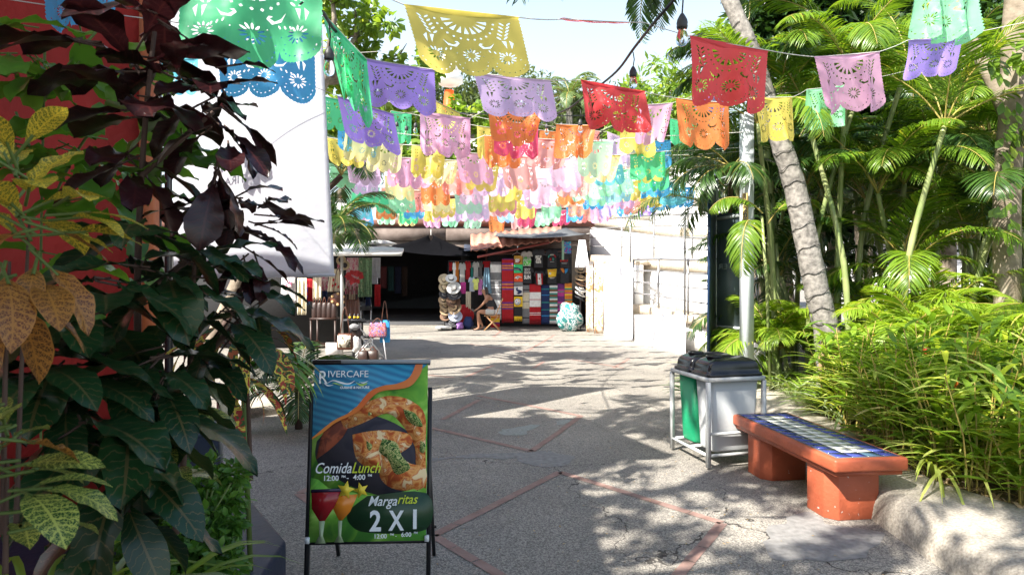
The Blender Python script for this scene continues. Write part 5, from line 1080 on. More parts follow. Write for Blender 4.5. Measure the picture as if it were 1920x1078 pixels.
# ---- left hand stall (about 13 m away)
def z7(x, y): return 520 + x / 4.147, 420 + y / 4.147
DL = 13.2
def h7(name, x0, x1, y0, y1, D, mats, lab, cat, grp=None, **k): a, b = z7(x0, y0); c, d = z7(x1, y1); return hang(name, a, c, b, d, D, mats, lab, cat, grp, **k)
aw = thing("canopy_awning", W(700, 480, 12.6), "pale canvas awning edge over the leather bag stall", "awning")
m = MB(); m.prism([W(560, 480, 12.2), W(753, 480, 12.2), W(757, 470, 13.5), W(640, 458, 16), W(500, 458, 16)], (0, 0, .05)); m.build("roof", pm("awning_cream", (.62, .60, .56), .7), aw)
m = MB()
for px, D in ((615, 12.4), (742, 13.2)): m.bar((GX(px, D), D, 0), (GX(px, D), D, W(0, 478, D).z), .045)
M_SPOLE = pm("silver_pole", (.45, .45, .44), .35, metal=.8)
m2 = MB(); m2.tube([Vector((GX(641, 12.4), 12.4, 0)), Vector((GX(641, 12.4), 12.4, W(0, 478, 12.4).z))], .028, 10); m2.build("pole", M_SPOLE, aw, smooth=True)
m = MB(); m.box((GX(640, 14.2) - 2.2, 15.4, 1.3), (4.8, .06, 2.6)); tag(m.build("stall_backdrop", M_BLK), "dark cloth backdrop of the leather bag stall", "backdrop")
lump("rumpled_tarp", W(712, 456, 14.5), (.35, .3, .06), pm("tarp_pale", (.5, .5, .5), .6), "rumpled pale tarpaulin lying on the cream awning", "tarpaulin", 12).location.z = W(0, 462, 14.5).z
M_FLO = blotch("floral_pink", [(.72, .62, .62), (.55, .08, .20), (.74, .66, .66), (.6, .25, .35), (.75, .68, .68)], 9); M_FLG = blotch("scarf_green", [(.12, .26, .13), (.22, .38, .22), (.08, .16, .08), (.35, .42, .28)], 16)
FL7 = "garments hung on the leather bag stall"
h7("blouse", 20, 152, 415, 610, DL + .4, cm('offwhite', (.60, .58, .58)), "white blouse with red embroidery at the far left of the rail", "blouse", FL7, rip=.04, taper=.2)
h7("embroidery_panel", 60, 110, 425, 492, DL + .33, M_FLO, "red embroidered neckline panel on the left white blouse", "panel", rip=.01)
h7("dress", 158, 226, 420, 706, DL + .3, CC, "long cream dress between white blouse and dark post", "dress", FL7, rip=.04, nr=2); h7("child_dress", 212, 250, 470, 628, DL + .7, blotch("red_blue_print", [(.5, .04, .05), (.05, .12, .4), (.5, .2, .15)], 6), "red and blue dress half hidden behind the cream dress", "dress", FL7, rip=.03)
h7("blouse", 278, 345, 415, 592, DL + .3, CC, "short cream blouse left of the pink floral cloth", "blouse", FL7, rip=.03, nr=2)
h7("floral_cloth", 345, 392, 410, 520, DL + .5, M_FLO, "pink and white floral cloth behind the embroidered vest", "cloth", FL7, rip=.03)
v = h7("vest", 388, 524, 350, 526, DL, CC, "cream vest embroidered with red birds, above the round leather bag", "vest", FL7, rip=.03, taper=.3)
for x, y in ((436, 435), (474, 490), (452, 470), (430, 480)):
    m = MB(); m.prism([W(*z7(x + a, y + b), DL - .06) for a, b in ((-7, 0), (0, -14), (9, -6), (4, 8), (-3, 12))][::-1], (0, .004, 0)); m.build("embroidery", CR, v)
h7("dress", 533, 642, 262, 545, DL + .2, M_FLO, "tall pink floral dress beside the green scarf", "dress", FL7, rip=.05, taper=.15); h7("scarf", 636, 736, 262, 566, DL + .1, M_FLG, "green patterned scarf bundle under the awning edge", "scarf", FL7, rip=.06, nr=7)
h7("shirt", 724, 780, 300, 466, DL + 1.2, cm('shade_white', (.45, .45, .52)), "white shirt in the dim hall right of the green scarf", "shirt", FL7, rip=.03)  # white cloth greyed and blued, the hall's shade put into its colour
for k, (x0, x1, c) in enumerate(((800, 850, cm('dim_red', (.05, .004, .005))), (860, 905, cm('dim_teal', (.005, .03, .03))), (915, 960, cm('dim_navy', (.005, .008, .03))), (970, 1010, cm('dim_brown', (.03, .015, .01))))): h7("dim_garment", x0, x1, 330, 500 + 20 * k, 25.5 + k * .3, c, ["dark red", "dark teal", "navy", "brown"][k] + " garment hanging deep in the unlit hall", "garment", "garments deep in the dark hall", rip=.03)  # cloth colours darkened to imitate the unlit hall
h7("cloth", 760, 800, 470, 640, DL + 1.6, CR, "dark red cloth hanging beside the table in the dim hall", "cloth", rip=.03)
for k, (x0, x1, y0, y1, c, lb) in enumerate(((640, 668, 300, 600, CK, "black garment behind the green scarf"), (686, 722, 470, 640, CN, "navy garment below the green scarf"), (560, 600, 540, 600, CC, "cream cloth edge beneath the tall pink floral dress"), (232, 276, 425, 600, CR, "dark red blouse between the two cream ones"), (352, 388, 520, 610, CN, "navy cloth under the floral cloth"), (470, 530, 262, 352, M_FLO, "pink floral top above the embroidered vest"), (736, 800, 262, 420, cm('shade_white', (.45, .45, .52)), "pale scarf deep under the awning's right end"))): h7("garment", x0, x1, y0, y1, DL + .45, c, lb, "garment", FL7, rip=.03)  # the pale scarf reuses the white with shade in its colour
for k, (x, y) in enumerate(((470, 300), (500, 340))): hat(W(*z7(x + 28, y - 15), DL - .1), .10, HS, ["upper", "lower"][k] + " small straw hat hanging above the embroidered vest", tilt=1.3, grp="small straw hats at the leather stall")
# red fabric rose
m = MB(); c0 = W(*z7(602, 412), DL - .3)
for k in range(26):
    a = random.uniform(0, 6.28); r = random.uniform(.02, .11); tplr = leaf(.09, .08, 3, fold=.5, curl=.9)
    place(m, tplr, frames(np.array([c0 + Vector((r * math.cos(a), 0, r * math.sin(a) * .7))]), np.array([[math.cos(a), -.6, math.sin(a)]]), np.array([[0, -1, .2]]), [1.2]))
tag(m.build("fabric_rose", pm("rose_red", (.30, .015, .02), .8)), "large dark red fabric rose in front of the pink floral dress", "rose")
M_LTH = pm("leather_brown", (.085, .026, .012), .45, var=.3, scale=10, bump=.15); M_LTD = pm("leather_dark", (.032, .014, .01), .45, var=.3)
def bagm(name, x0, x1, y0, y1, D, mat, lab, depth=.12, handle=True, rnd=False, hh=.2, extra=None, grp="leather bags for sale"):
    a, b = W(*z7(x0, y1), D), W(*z7(x1, y0), D); t = thing(name, ((a.x + b.x) / 2, D, a.z), lab, "bag", grp); m = MB()
    if rnd: c = (a + b) / 2; m.lathe(c, [(0, -.04), (.9 * (b.x - a.x) / 2, -.04), ((b.x - a.x) / 2, 0), (.9 * (b.x - a.x) / 2, .04), (0, .04)], 24, M=Matrix.Rotation(PI / 2, 3, 'X'), sy=.85)
    else:
        w_, h_ = b.x - a.x, b.z - a.z; R = []
        for k, f, d in ((0, .92, .9), (.12, 1, 1), (.6, 1, .95), (.9, .9, .55), (1, .86, .3)):
            z_ = a.z + h_ * k; cx = (a.x + b.x) / 2; R.append([Vector((cx + sx * w_ / 2 * f, D + sy * depth / 2 * d, z_)) for sx, sy in ((-1, -.7), (-.85, -1), (.85, -1), (1, -.7), (1, .7), (.85, 1), (-.85, 1), (-1, .7))])
        loft(R, m)
    m.build("body", mat, t, smooth=True)
    if handle:
        m = MB(); q = []
        for k in range(13): s = k / 12; q.append(Vector((a.x + (b.x - a.x) * (.2 + .6 * s), D - .02, b.z + hh * math.sin(PI * s) - .02)))
        m.tube(q, .009, 6); m.build("strap", M_LTH, t, smooth=True)
    if extra: extra(t, a, b, D)
    return t
def studs(t, a, b, D):
    c = (a + b) / 2; r = (b.x - a.x) / 2 * .78
    for k in range(6):
        an_ = k * PI / 3 + .5; m = MB(); m.lathe(c + Vector((r * math.cos(an_), -.045, r * .85 * math.sin(an_))), [(.022, 0), (.030, .004), (.022, .01)], 10, M=Matrix.Rotation(PI / 2, 3, 'X')); m.build("flower_stud", pm("stud_tan", (.5, .32, .14), .5), t)
bagm("shoulder_bag", 413, 538, 525, 642, DL - .1, M_LTH, "round brown leather shoulder bag with flower studs", rnd=True, hh=.5, extra=studs)
for k in range(5): bagm("satchel", 272 + k * 38, 312 + k * 38, 608, 735, DL + .1, M_LTD, f"brown leather bag, {nm[k]} from left in the shelf row", hh=.12)
for k in range(3): bagm("satchel", 530 + k * 35, 568 + k * 35, 588, 708, DL + .1, M_LTH, f"tan ribbed leather bag, {nm[k]} from left beside the silver pole", hh=.3)
def cow(t, a, b, D):
    m = MB(); m.prism([Vector((a.x + (b.x - a.x) * u, D - .085, a.z + (b.z - a.z) * v_)) for u, v_ in ((.1, .15), (.9, .15), (.92, .9), (.08, .9))][::-1], (0, .005, 0)); m.build("front_panel", blotch("cowhide", [(.62, .56, .44), (.66, .6, .5), (.10, .09, .06), (.6, .54, .42)], 6), t)
bagm("bucket_bag", 468, 588, 850, 975, DL - 1.0, M_LTH, "cream and brown hide bucket bag hanging from the silver pole", depth=.16, hh=.52, extra=cow)
bagm("handbag", 630, 705, 985, 1068, DL - 1.2, M_LTD, "left of two dark leather handbags on the ground behind the board", depth=.14, hh=.08); bagm("handbag", 700, 785, 980, 1062, DL - 1.15, M_LTD, "right of two dark leather handbags on the ground behind the board", depth=.14, hh=.08)
# shelf unit
sh_ = thing("shelf_unit", W(*z7(370, 1000), DL + .1), "dark open shelf unit under the row of leather bags", "shelves"); sh_.location.z = 0
a, b = W(*z7(268, 735), DL), W(*z7(470, 735), DL)
for nme, z_ in (("top_board", a.z), ("shelf", a.z - .55)): m = MB(); m.box(((a.x + b.x) / 2, DL + .1, z_), (b.x - a.x, .5, .035)); m.build(nme, M_LTD, sh_)
for x_ in (a.x + .02, b.x - .02):
    for y_ in (DL - .12, DL + .32): m = MB(); m.bar((x_, y_, 0), (x_, y_, a.z - .018), .035); m.build("leg", M_LTD, sh_)
lump("coiled_belt", W(*z7(300, 862), DL), (.09, .08, .035), M_LTH, "small brown coil of leather on the lower shelf", "belt", 3).location.z = a.z - .53
m = MB(); c1, c2 = W(*z7(378, 1025), DL - .2), W(*z7(492, 922), DL - .2); m.box(((c1.x + c2.x) / 2, DL - .2, (c1.z + c2.z) / 2), (c2.x - c1.x, .02, c2.z - c1.z)); tag(m.build("white_board", cm('offwhite', (.6, .58, .58))), "plain white board leaning under the shelf unit", "board")
# folding table with bottles, chair
ft = thing("folding_table", W(*z7(690, 900), DL - .1), "folding table with white crossed legs and a dark top", "table"); ft.location.z = 0
t0, t1 = W(*z7(565, 745), DL - .5), W(*z7(808, 668), DL - .1)
ty = .80
m = MB(); m.box((GX(690, DL) - .02, DL - .1, ty), (.62, .55, .03)); m.build("top", M_DARK, ft); M_WTB = pm("white_tube", (.6, .6, .62), .35)
cx = GX(693, DL)
for s_ in (-.2, .2):
    m = MB(); m.tube([(cx - .33, DL - .1 + s_, .01), (cx + .2, DL - .1 + s_, .6), (cx + .22, DL - .1 + s_, ty - .015)], .014, 7); m.build("leg", M_WTB, ft); m = MB(); m.tube([(cx + .30, DL - .1 + s_, .01), (cx - .2, DL - .1 + s_, .62), (cx - .26, DL - .1 + s_, ty - .015)], .014, 7); m.build("leg", M_WTB, ft)
fc = thing("folding_chair", (cx - .1, DL + .5, 0), "black folding chair back behind the folding table", "chair"); m = MB(); a, b = W(*z7(635, 672), DL + .4), W(*z7(735, 588), DL + .4)
m.prism([a, Vector((b.x, a.y, a.z)), Vector((b.x - .05, a.y + .1, b.z)), Vector((a.x, a.y + .1, b.z))], (0, .03, 0)); m.build("backrest", M_DARK, fc); m = MB()
for x_ in (a.x + .03, b.x - .03): m.bar((x_, DL + .4, 0), (x_, DL + .45, a.z + .1), .02)
m.build("frame", M_WTB, fc); m = MB(); m.box(((a.x + b.x) / 2, DL + .25, .45), (.42, .35, .03)); m.build("seat", M_DARK, fc)
st2 = thing("display_stand", (GX(652, DL - .5), DL - .5, 0), "small stand of white folded cloths and a white bowl beside the pole", "stand"); z_ = W(*z7(0, 745), DL - .5).z
m = MB(); m.box((GX(663, DL - .5), DL - .5, z_), (.36, .4, .03)); m.build("tray", M_DARK, st2); m = MB(); m.bar((GX(663, DL - .5), DL - .5, 0), (GX(663, DL - .5), DL - .5, z_ - .015), .05); m.build("post", M_DARK, st2)
for k, x_ in enumerate((565, 600, 628)):
    b0 = W(*z7(x_, 742), DL - .5); b0.z = z_ + .015; t = thing("small_bottle", b0, ["leftmost", "middle", "rightmost"][k] + " of three small bottles with yellow labels", "bottle", "small bottles at the leather stall"); m = MB(); m.lathe(b0, [(.024, 0), (.024, .075), (.01, .09), (.01, .11)], 10); m.build("glass", M_DARK, t); m = MB(); m.lathe(b0, [(.0246, .015), (.0246, .055)], 10); m.build("label", CY, t)
lump("white_hat", W(*z7(597, 800), DL - .7), (.10, .09, .06), cm('grey', (.6, .58, .58)), "white rounded hat hanging beside the bucket bag", "hat", 4)
lump("white_pouch", W(*z7(615, 935), DL - .7), (.09, .08, .16), cm('offwhite', (.6, .58, .58)), "small white pouch below the white cap", "pouch", 9)
lump("dark_bag", W(*z7(600, 860), DL - .6), (.12, .1, .16), M_LTD, "dark bag between the white cap and the white pouch", "bag", 10)
def hw_(t, a, b, D): pass
M_FLW = blotch("flower_print", [(.02, .02, .03), (.45, .05, .15), (.03, .04, .10), (.65, .25, .05), (.1, .12, .45), (.02, .02, .03), (.5, .3, .5)], 22)
t = bagm("tote_bag", 798, 876, 748, 920, DL - .5, CB, "bright blue tote bag hanging at the table's right side", depth=.06, hh=.4, grp="cloth bags at the leather stall")
t = bagm("flower_bag", 714, 850, 765, 880, DL - .6, M_FLW, "black bag covered in colourful round flowers under the table", depth=.08, hh=.1, grp="cloth bags at the leather stall")
m = MB()
for s_ in (-1, 1): m.bar(Vector((GX(709, DL - .6) + s_ * .1, DL - .6, W(*z7(0, 880), DL - .6).z)), Vector((GX(709, DL - .6) + s_ * .17, DL - .6, .0)), .016)
tag(m.build("bag_stand", M_WTB), "short white folding stand under the flower bag", "stand")
# ================================================================== VEGETATION
M_AR = leafmat("areca_leaf", (.075, .16, .015), (.17, .27, .025), (.32, .30, .05), trans=.4, rough=.32)
M_ARD = leafmat("palm_leaf_dark", (.02, .055, .012), (.05, .11, .02), (.14, .15, .04), trans=.3, rough=.3)
M_ARB = leafmat("areca_leaf_bright", (.14, .25, .02), (.27, .37, .04), (.45, .42, .09), trans=.45, rough=.35)
M_RIBP = pm("frond_rib", (.26, .24, .06), .5, col2=(.42, .30, .08)); M_CANE = pm("green_cane", (.13, .19, .05), .4, scale=3, col2=(.30, .32, .14), bump=.1)
M_GING = leafmat("ginger_leaf", (.10, .20, .02), (.24, .36, .04), (.48, .42, .13), trans=.4, rough=.4); M_DEAD = leafmat("dead_leaf", (.26, .17, .08), (.42, .31, .18), trans=.2, rough=.8)
M_TRK = pm("palm_bark", (.09, .082, .075), .9, scale=16, col2=(.30, .275, .25), bump=1.0, bscale=26); M_BARK = pm("tree_bark", (.13, .10, .07), .9, scale=6, col2=(.30, .25, .19), bump=1, bscale=22)
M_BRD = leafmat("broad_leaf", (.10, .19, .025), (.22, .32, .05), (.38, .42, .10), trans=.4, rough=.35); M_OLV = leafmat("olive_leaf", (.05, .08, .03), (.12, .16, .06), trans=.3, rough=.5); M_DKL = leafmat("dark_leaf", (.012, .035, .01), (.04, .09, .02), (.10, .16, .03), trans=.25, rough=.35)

M_STM0 = pm('brown_stem', (.09, .06, .04), .8)
# main leaning palm
TP = [tuple(W(x, y, D)) for x, y, D in ((1563, 790, 7.9), (1558, 700, 7.9), (1550, 620, 7.9), (1533, 550, 7.9), (1510, 440, 7.95), (1488, 340, 8.0), (1462, 262, 8.0), (1433, 170, 8.1), (1405, 85, 8.1), (1368, 0, 8.2), (1335, -80, 8.3), (1300, -190, 8.4))]
pt = thing("palm_tree", (TP[0][0], TP[0][1], .15), "tall leaning palm wrapped in black light wire, its bare trunk crossing behind the flags", "palm tree")
q = dens(TP, 60); m = MB(); R = [(.168 - .075 * (i / 60)) * (1 + .035 * math.sin(i * 2.1)) * (1 + .25 * max(0, 1 - i / 6)) for i in range(61)]
V = []; n = 18
for i, p in enumerate(q):
    for j in range(n): a = 2 * PI * j / n; r = R[i] * (1 + .05 * mnoise.noise(Vector((a * 2, i * .7, 0)))); V.append((p[0] + r * math.cos(a), p[1] + r * math.sin(a), p[2] + .01 * math.sin(a * 2)))
m.raw(V, [(i * n + j, i * n + (j + 1) % n, (i + 1) * n + (j + 1) % n, (i + 1) * n + j) for i in range(60) for j in range(n)]); m.build("trunk", M_TRK, pt, smooth=True)
m = MB(); W_ = []
for k in range(620):
    i = k / 620 * 46; i0 = int(i); f = i - i0; p = Vector(q[i0]).lerp(Vector(q[i0 + 1]), f); r = (R[i0] * (1 - f) + R[i0 + 1] * f) + .008; a = k * .22
    W_.append(p + Vector((r * math.cos(a), r * math.sin(a), .02 * math.sin(k * .37) + .012 * math.sin(k * 1.13))))
m.tube(W_, .0045, 4); tag(m.build("light_wire", M_CAB), "black light string wound round the leaning palm trunk", "light string")
m = MB(); top = Vector(q[-1])
for k in range(20): frond(m, top, k * 2.4, random.uniform(2.0, 2.6), el=random.uniform(-.1, 1.1), droop=random.uniform(1.3, 2.1), nl=46, ll=.5, lw=.045, r0=.02)
m.build("crown", [M_ARD, M_RIBP], pt)
# dead thatch skirt
m = MB()
for k in range(70):
    a = random.uniform(-2.6, -.2); b0 = Vector(q[10]) + Vector((.14 * math.cos(a), .14 * math.sin(a), random.uniform(-.1, .1))); L = random.uniform(.35, .8)
    place(m, LTH, frames(np.array([b0]), np.array([[math.cos(a) * .7 + .35, math.sin(a) * .4, -random.uniform(.4, 1.4)]]), np.array([[math.cos(a), math.sin(a), .6]]), [L]))
tag(m.build("dry_fronds", M_DEAD), "clump of dry straw coloured leaves hanging at the foot of the leaning palm", "dead leaves")

def areca(x, y, lab, canes=4, h=(1.5, 3.2), nf=5, L=(1.4, 2.0), mat=None, sp=.25, z0=.2, ll=.42, grp="areca palm clumps behind the bed", lw=.035, lean=.25):
    t = thing("areca_palm", (x, y, z0), lab, "palm", grp); mat = mat or M_AR; m = MB(); mt = MB()
    for c in range(canes):
        a = random.uniform(0, 6.28); b = Vector((x + sp * math.cos(a), y + sp * math.sin(a), z0)); hh = random.uniform(*h); tp = b + Vector((math.cos(a) * hh * lean * random.uniform(.4, 1), math.sin(a) * hh * lean * .6, hh))
        md = b.lerp(tp, .5) - Vector((math.cos(a), math.sin(a), 0)) * .05 * hh
        if hh > .4:
            qq = dens([tuple(b), tuple(md), tuple(tp)], 22); mt.tube(qq, [(.042 - .014 * i / 22) * (1.14 if i % 2 else 1) for i in range(23)], 8)
        for f in range(nf):
            az = f * 2.4 + a; frond(m, tp, az, random.uniform(*L), el=random.uniform(.35, 1.35), droop=random.uniform(1.1, 2.0), nl=50, ll=ll * 1.05, lw=lw * .75, r0=.012, vee=.45)
    m.build("fronds", [mat, M_RIBP], t)
    if mt.v: mt.build("canes", M_CANE, t, smooth=True)
    return t
def PX_(px, D): return GX(px, D), D
for px, D, cn, h, nf, L, mat, lab in (
    (1650, 9.6, 4, (2.3, 3.4), 6, (1.6, 2.1), M_AR, "areca clump just right of the leaning palm trunk, its fronds behind the pink flag"),
    (1715, 9.0, 3, (2.6, 3.3), 6, (1.6, 2.1), M_AR, "areca with pale ringed canes rising right of the pink flag"),
    (1800, 10.4, 4, (2.2, 4.0), 6, (1.6, 2.2), M_ARD, "tall dark areca clump behind the lilac flag"),
    (1900, 10.0, 4, (1.6, 3.6), 6, (1.6, 2.1), M_AR, "areca clump at the right edge, upper fronds"),
    (1575, 10.6, 4, (2.4, 3.9), 6, (1.6, 2.2), M_ARD, "dark areca clump directly behind the leaning palm trunk"),
    (1480, 10.2, 3, (1.8, 3.2), 6, (1.4, 1.9), M_ARD, "dark areca left of the leaning palm trunk"),
    (1425, 11.0, 3, (2.2, 3.8), 6, (1.6, 2.0), M_ARD, "dark areca right behind the square pole"),
    (1470, 9.0, 3, (3.4, 4.4), 6, (1.5, 1.9), M_AR, "high areca whose fronds hang over the red flag"),
    (1560, 9.2, 3, (3.6, 4.6), 6, (1.6, 2.0), M_AR, "highest areca at the top edge between red and green flags"),
    (1680, 12.0, 5, (3.2, 5.2), 6, (1.8, 2.3), M_ARD, "deep background areca clump under the top edge"),
    (1850, 12.4, 5, (3.0, 5.4), 6, (1.8, 2.3), M_ARD, "deep background areca clump at upper right"),
    (1640, 7.9, 2, (3.0, 3.5), 6, (1.5, 1.9), M_AR, "areca arching in front, fronds hanging from the top edge by the pink flag"),
    (1760, 8.2, 3, (2.4, 3.2), 6, (1.5, 1.9), M_ARD, "areca before the dark trees under the lilac flag"),
    (1860, 8.6, 3, (1.4, 2.4), 6, (1.4, 1.8), M_AR, "areca between the vine trunk and the ringed canes"),
    (1530, 9.4, 3, (1.2, 2.2), 6, (1.3, 1.7), M_ARD, "areca filling the gap behind the trunk at mid height"),
    (1620, 8.8, 3, (1.0, 2.0), 6, (1.3, 1.7), M_AR, "mid height areca right of the trunk"),
    (1990, 9.0, 4, (2.0, 4.2), 6, (1.6, 2.2), M_AR, "areca clump half outside the right edge")):
    areca(*PX_(px, D), lab, cn, h, nf, L, mat, sp=.3)
for px, D, cn, h, nf, L, mat, lab in (
    (1500, 8.6, 2, (.2, .6), 7, (.9, 1.2), M_ARB, "low bright areca left of the leaning palm's foot"),
    (1620, 8.3, 2, (.5, .9), 7, (1.0, 1.3), M_ARB, "low bright areca right of the leaning palm's foot"),
    (1740, 8.6, 3, (.6, 1.2), 7, (1.1, 1.5), M_ARB, "bright yellow green areca in the middle of the bed"),
    (1850, 7.8, 3, (.6, 1.1), 7, (1.1, 1.5), M_ARB, "bright yellow green areca toward the right edge"),
    (1940, 6.8, 3, (.5, 1.0), 7, (1.0, 1.4), M_ARB, "bright areca cut by the right edge"),
    (1690, 7.4, 2, (.3, .7), 7, (.9, 1.2), M_ARB, "short bright areca behind the bench's near end"),
    (1800, 6.6, 2, (.2, .5), 7, (.8, 1.1), M_ARB, "short bright areca in front of the tall ones at right"),
    (1430, 9.6, 2, (.1, .5), 7, (.9, 1.3), M_AR, "low areca behind the bins and pole"),
    (1360, 9.9, 1, (.6, .9), 7, (.9, 1.3), M_ARD, "low dark palm at the foot of the banner stand")):
    areca(*PX_(px, D), lab, cn, h, nf, L, mat, ll=.34, lw=.03, grp="low bright areca palms in the bed")
# single notable fronds: one crossing the banner stand, one hanging down the pole
t = thing("young_palm", (GX(1445, 8.3), 8.3, .2), "young palm whose fronds cross the square pole and the banner stand", "palm")
m = MB(); frond(m, W(1430, 400, 8.2), PI + .15, .85, el=.75, droop=1.9, nl=34, ll=.26, lw=.028, vee=-.2)
frond(m, W(1412, 420, 8.15), -PI / 2 - .5, 1.35, el=.15, droop=2.1, nl=44, ll=.34, lw=.028, vee=.1)
frond(m, W(1440, 420, 8.3), .4, 1.0, el=.9, droop=1.6, nl=34, ll=.3, lw=.028); m.build("fronds", [M_AR, M_RIBP], t)
m = MB(); m.tube([(GX(1445, 8.3), 8.3, .2), W(1437, 520, 8.3), W(1428, 405, 8.22)], .02, 7); m.build("stem", M_CANE, t)

t = thing("tall_palm", (GX(1440, 9.3), 9.3, .2), "slim palm behind the red flag, dark fronds fanning left over the flags", "palm tree")
m = MB()
for az_, el_, L_ in ((PI - .1, .35, 1.5), (PI + .3, .75, 1.6), (PI - .5, 1.0, 1.6), (PI + .7, .1, 1.4), (-PI / 2, .6, 1.3), (.2, .8, 1.6), (PI + .05, -.1, 1.3), (1.5, .9, 1.5), (PI / 2 + .8, 1.2, 1.6)): frond(m, W(1425, 150, 9.1), az_, L_, el=el_, droop=1.5, nl=50, ll=.5, lw=.032, vee=.3)
m.build("fronds", [M_ARD, M_RIBP], t)
m = MB(); m.tube(dens([(GX(1440, 9.3), 9.3, .2), tuple(W(1445, 400, 9.3)), tuple(W(1425, 150, 9.1))], 14), .05, 8); m.build("stem", M_CANE, t)
t = thing("small_palm", (GX(1350, 9.9), 9.9, 0), "dark palm with narrow spiky fronds hanging over the banner stand's top left", "palm")
m = MB()
for az_, el_, L_ in ((PI, .2, .95), (PI + .5, .0, .9), (PI - .6, .6, 1.0), (-PI / 2, .2, .9), (PI + .2, .8, 1.0), (PI - .2, -.4, .8), (.3, .5, 1.0), (-.5, .9, .9)): frond(m, W(1372, 315, 8.7), az_, L_, el=el_, droop=1.4, nl=40, ll=.42, lw=.022, vee=.1)
m.build("fronds", [M_ARD, M_RIBP], t)
m = MB(); m.tube(dens([(GX(1350, 9.9), 9.9, 0), tuple(W(1365, 450, 9.8)), tuple(W(1372, 315, 8.7))], 12), .035, 8); m.build("stem", M_STM0, t)
# ground cover plants: gingers, heliconias
def ginger(x, y, h, mat, ns=6, label=None, grp=None, flower=None, L=.34, wd=.17, z0=.22, name="ginger_plant", cat="plant"):
    t = thing(name, (x, y, z0), label, cat, grp); m = MB(); tpl = leaf(1, wd, 5, fold=.3, curl=.7)
    for s_ in range(ns):
        a = random.uniform(0, 6.28); hh = h * random.uniform(.65, 1.1); ln = random.uniform(.1, .38); tip = Vector((x + math.cos(a) * hh * ln, y + math.sin(a) * hh * ln, z0 + hh)); b = Vector((x + .06 * math.cos(a), y + .06 * math.sin(a), z0 - .04)); md = b.lerp(tip, .5) - Vector((math.cos(a), math.sin(a), 0)) * .04
        m.tube([b, md, tip], [.007, .006, .004], 5, mi=1, cap=False); k = max(5, int(hh / .075)); tt = np.linspace(.25, 1, k)
        P = np.array([tuple((b * (1 - u) * (1 - u) + md * 2 * u * (1 - u) + tip * u * u)) for u in tt]); az = a + np.arange(k) * PI + rng.normal(0, .35, k)
        Dr = np.stack([np.cos(az), np.sin(az), rng.uniform(.3, 1.1, k)], 1); U = np.stack([-np.cos(az) * .4, -np.sin(az) * .4, np.ones(k)], 1); place(m, tpl, frames(P, Dr, U, L * rng.uniform(.7, 1.15, k)), 0)
    m.build("leaves", [mat, M_RIBP], t)
    if flower is not None:
        c = Vector((x + random.uniform(-.08, .08), y - .1, z0 + h * .95)); mf = MB(); mf.tube([(x, y, z0), c], .005, 5, mi=0)
        for k in range(6): a = k * 1.05; place(mf, leaf(1, .24, 4, fold=.8, curl=.3), frames(np.array([c]), np.array([[math.cos(a) * .6, math.sin(a) * .3, 1]]), np.array([[math.cos(a), math.sin(a), 0]]), [random.uniform(.07, .12)]))
        mf.build("flower", flower, t)
    return t
def tuft(x, y, h, n, mat, lab, grp, z0=.22, name="grass_tuft", wd=.05, cl=1.3, cat="grass tuft"):
    m = MB(); tpl = leaf(1, wd, 6, fold=.5, curl=cl); az = rng.uniform(0, 6.28, n); el = rng.uniform(.8, 1.9, n)
    Dr = np.stack([np.cos(az), np.sin(az), el], 1); P = np.array([x, y, z0]) + np.stack([np.cos(az) * .04, np.sin(az) * .04, np.zeros(n)], 1); place(m, tpl, frames(P, Dr, np.array([[0, 0, 1.]] * n) - .3 * Dr * [1, 1, 0], h * rng.uniform(.7, 1.2, n)))
    return tag(m.build(name, mat), lab, cat, grp)
M_FO = pm("flower_orange", (.85, .22, .02), .5); M_FR = pm("flower_red", (.70, .05, .05), .5)
M_GNL = leafmat('lime_strap', (.32, .42, .07), (.50, .55, .16), (.62, .54, .28), trans=.4, rough=.35)
gl = "knee high bright green ginger plant in the sunlit bed"
for k in range(150):
    yy = random.uniform(4.0, 8.0); kx = np.interp(yy, [p[1] for p in KX[:8]], [p[0] for p in KX[:8]]); xx = kx + .50 + (max(0, 4.7 - yy) * .42) + random.random() ** 1.3 * 2.9
    if yy > 7.4 and xx < 4.2: continue
    r_ = random.random()
    if r_ < .5: ginger(xx, yy, random.uniform(.55, .9) + (.18 if yy > 5 else 0), M_GING, random.randint(4, 6), gl, "ginger plants massed in the bed", wd=random.uniform(.13, .2))
    elif r_ < .75: ginger(xx, yy, random.uniform(.45, .9), M_GNL, random.randint(4, 6), "lime green strap leaved lily plant in the sunlit bed", "strap leaved lilies in the bed", L=.46, wd=.09, name="strap_leaf_plant")
    elif r_ < .88: ginger(xx, yy, random.uniform(.3, .55), M_BRD, 5, "low broad leaved plant in the sunlit bed", "low broad leaved plants in the bed", L=.24, wd=.38, name="broad_leaf_plant")
    else: tuft(xx, yy, random.uniform(.5, .85), 30, M_GNL, "pale arching grass clump in the sunlit bed", "arching grass clumps in the bed", wd=.03, cl=1.6)
for px, D, z, mt, lb in ((1710, 6.4, .75, M_FR, "red heliconia flower nearest the middle of the bed"), (1808, 6.0, .85, M_FO, "orange heliconia flower highest in the bed"), (1853, 5.2, .7, M_FO, "orange heliconia flower at right, low"), (1765, 5.3, .6, M_FO, "orange heliconia flower low beside the bench end"), (1640, 7.2, .85, M_FO, "orange heliconia flower near the palm's dry leaves"), (1672, 5.6, .55, M_FO, "small orange flower just behind the bench end"), (1668, 7.0, .7, M_FR, "pinkish red flower just left of the red one")):
    ginger(GX(px, D), D, z, M_GING, 5, lb, "flowering heliconias in the bed", flower=mt, name="heliconia")
M_LIR = leafmat("striped_grass", (.10, .18, .05), (.38, .42, .26), trans=.3, rough=.4)
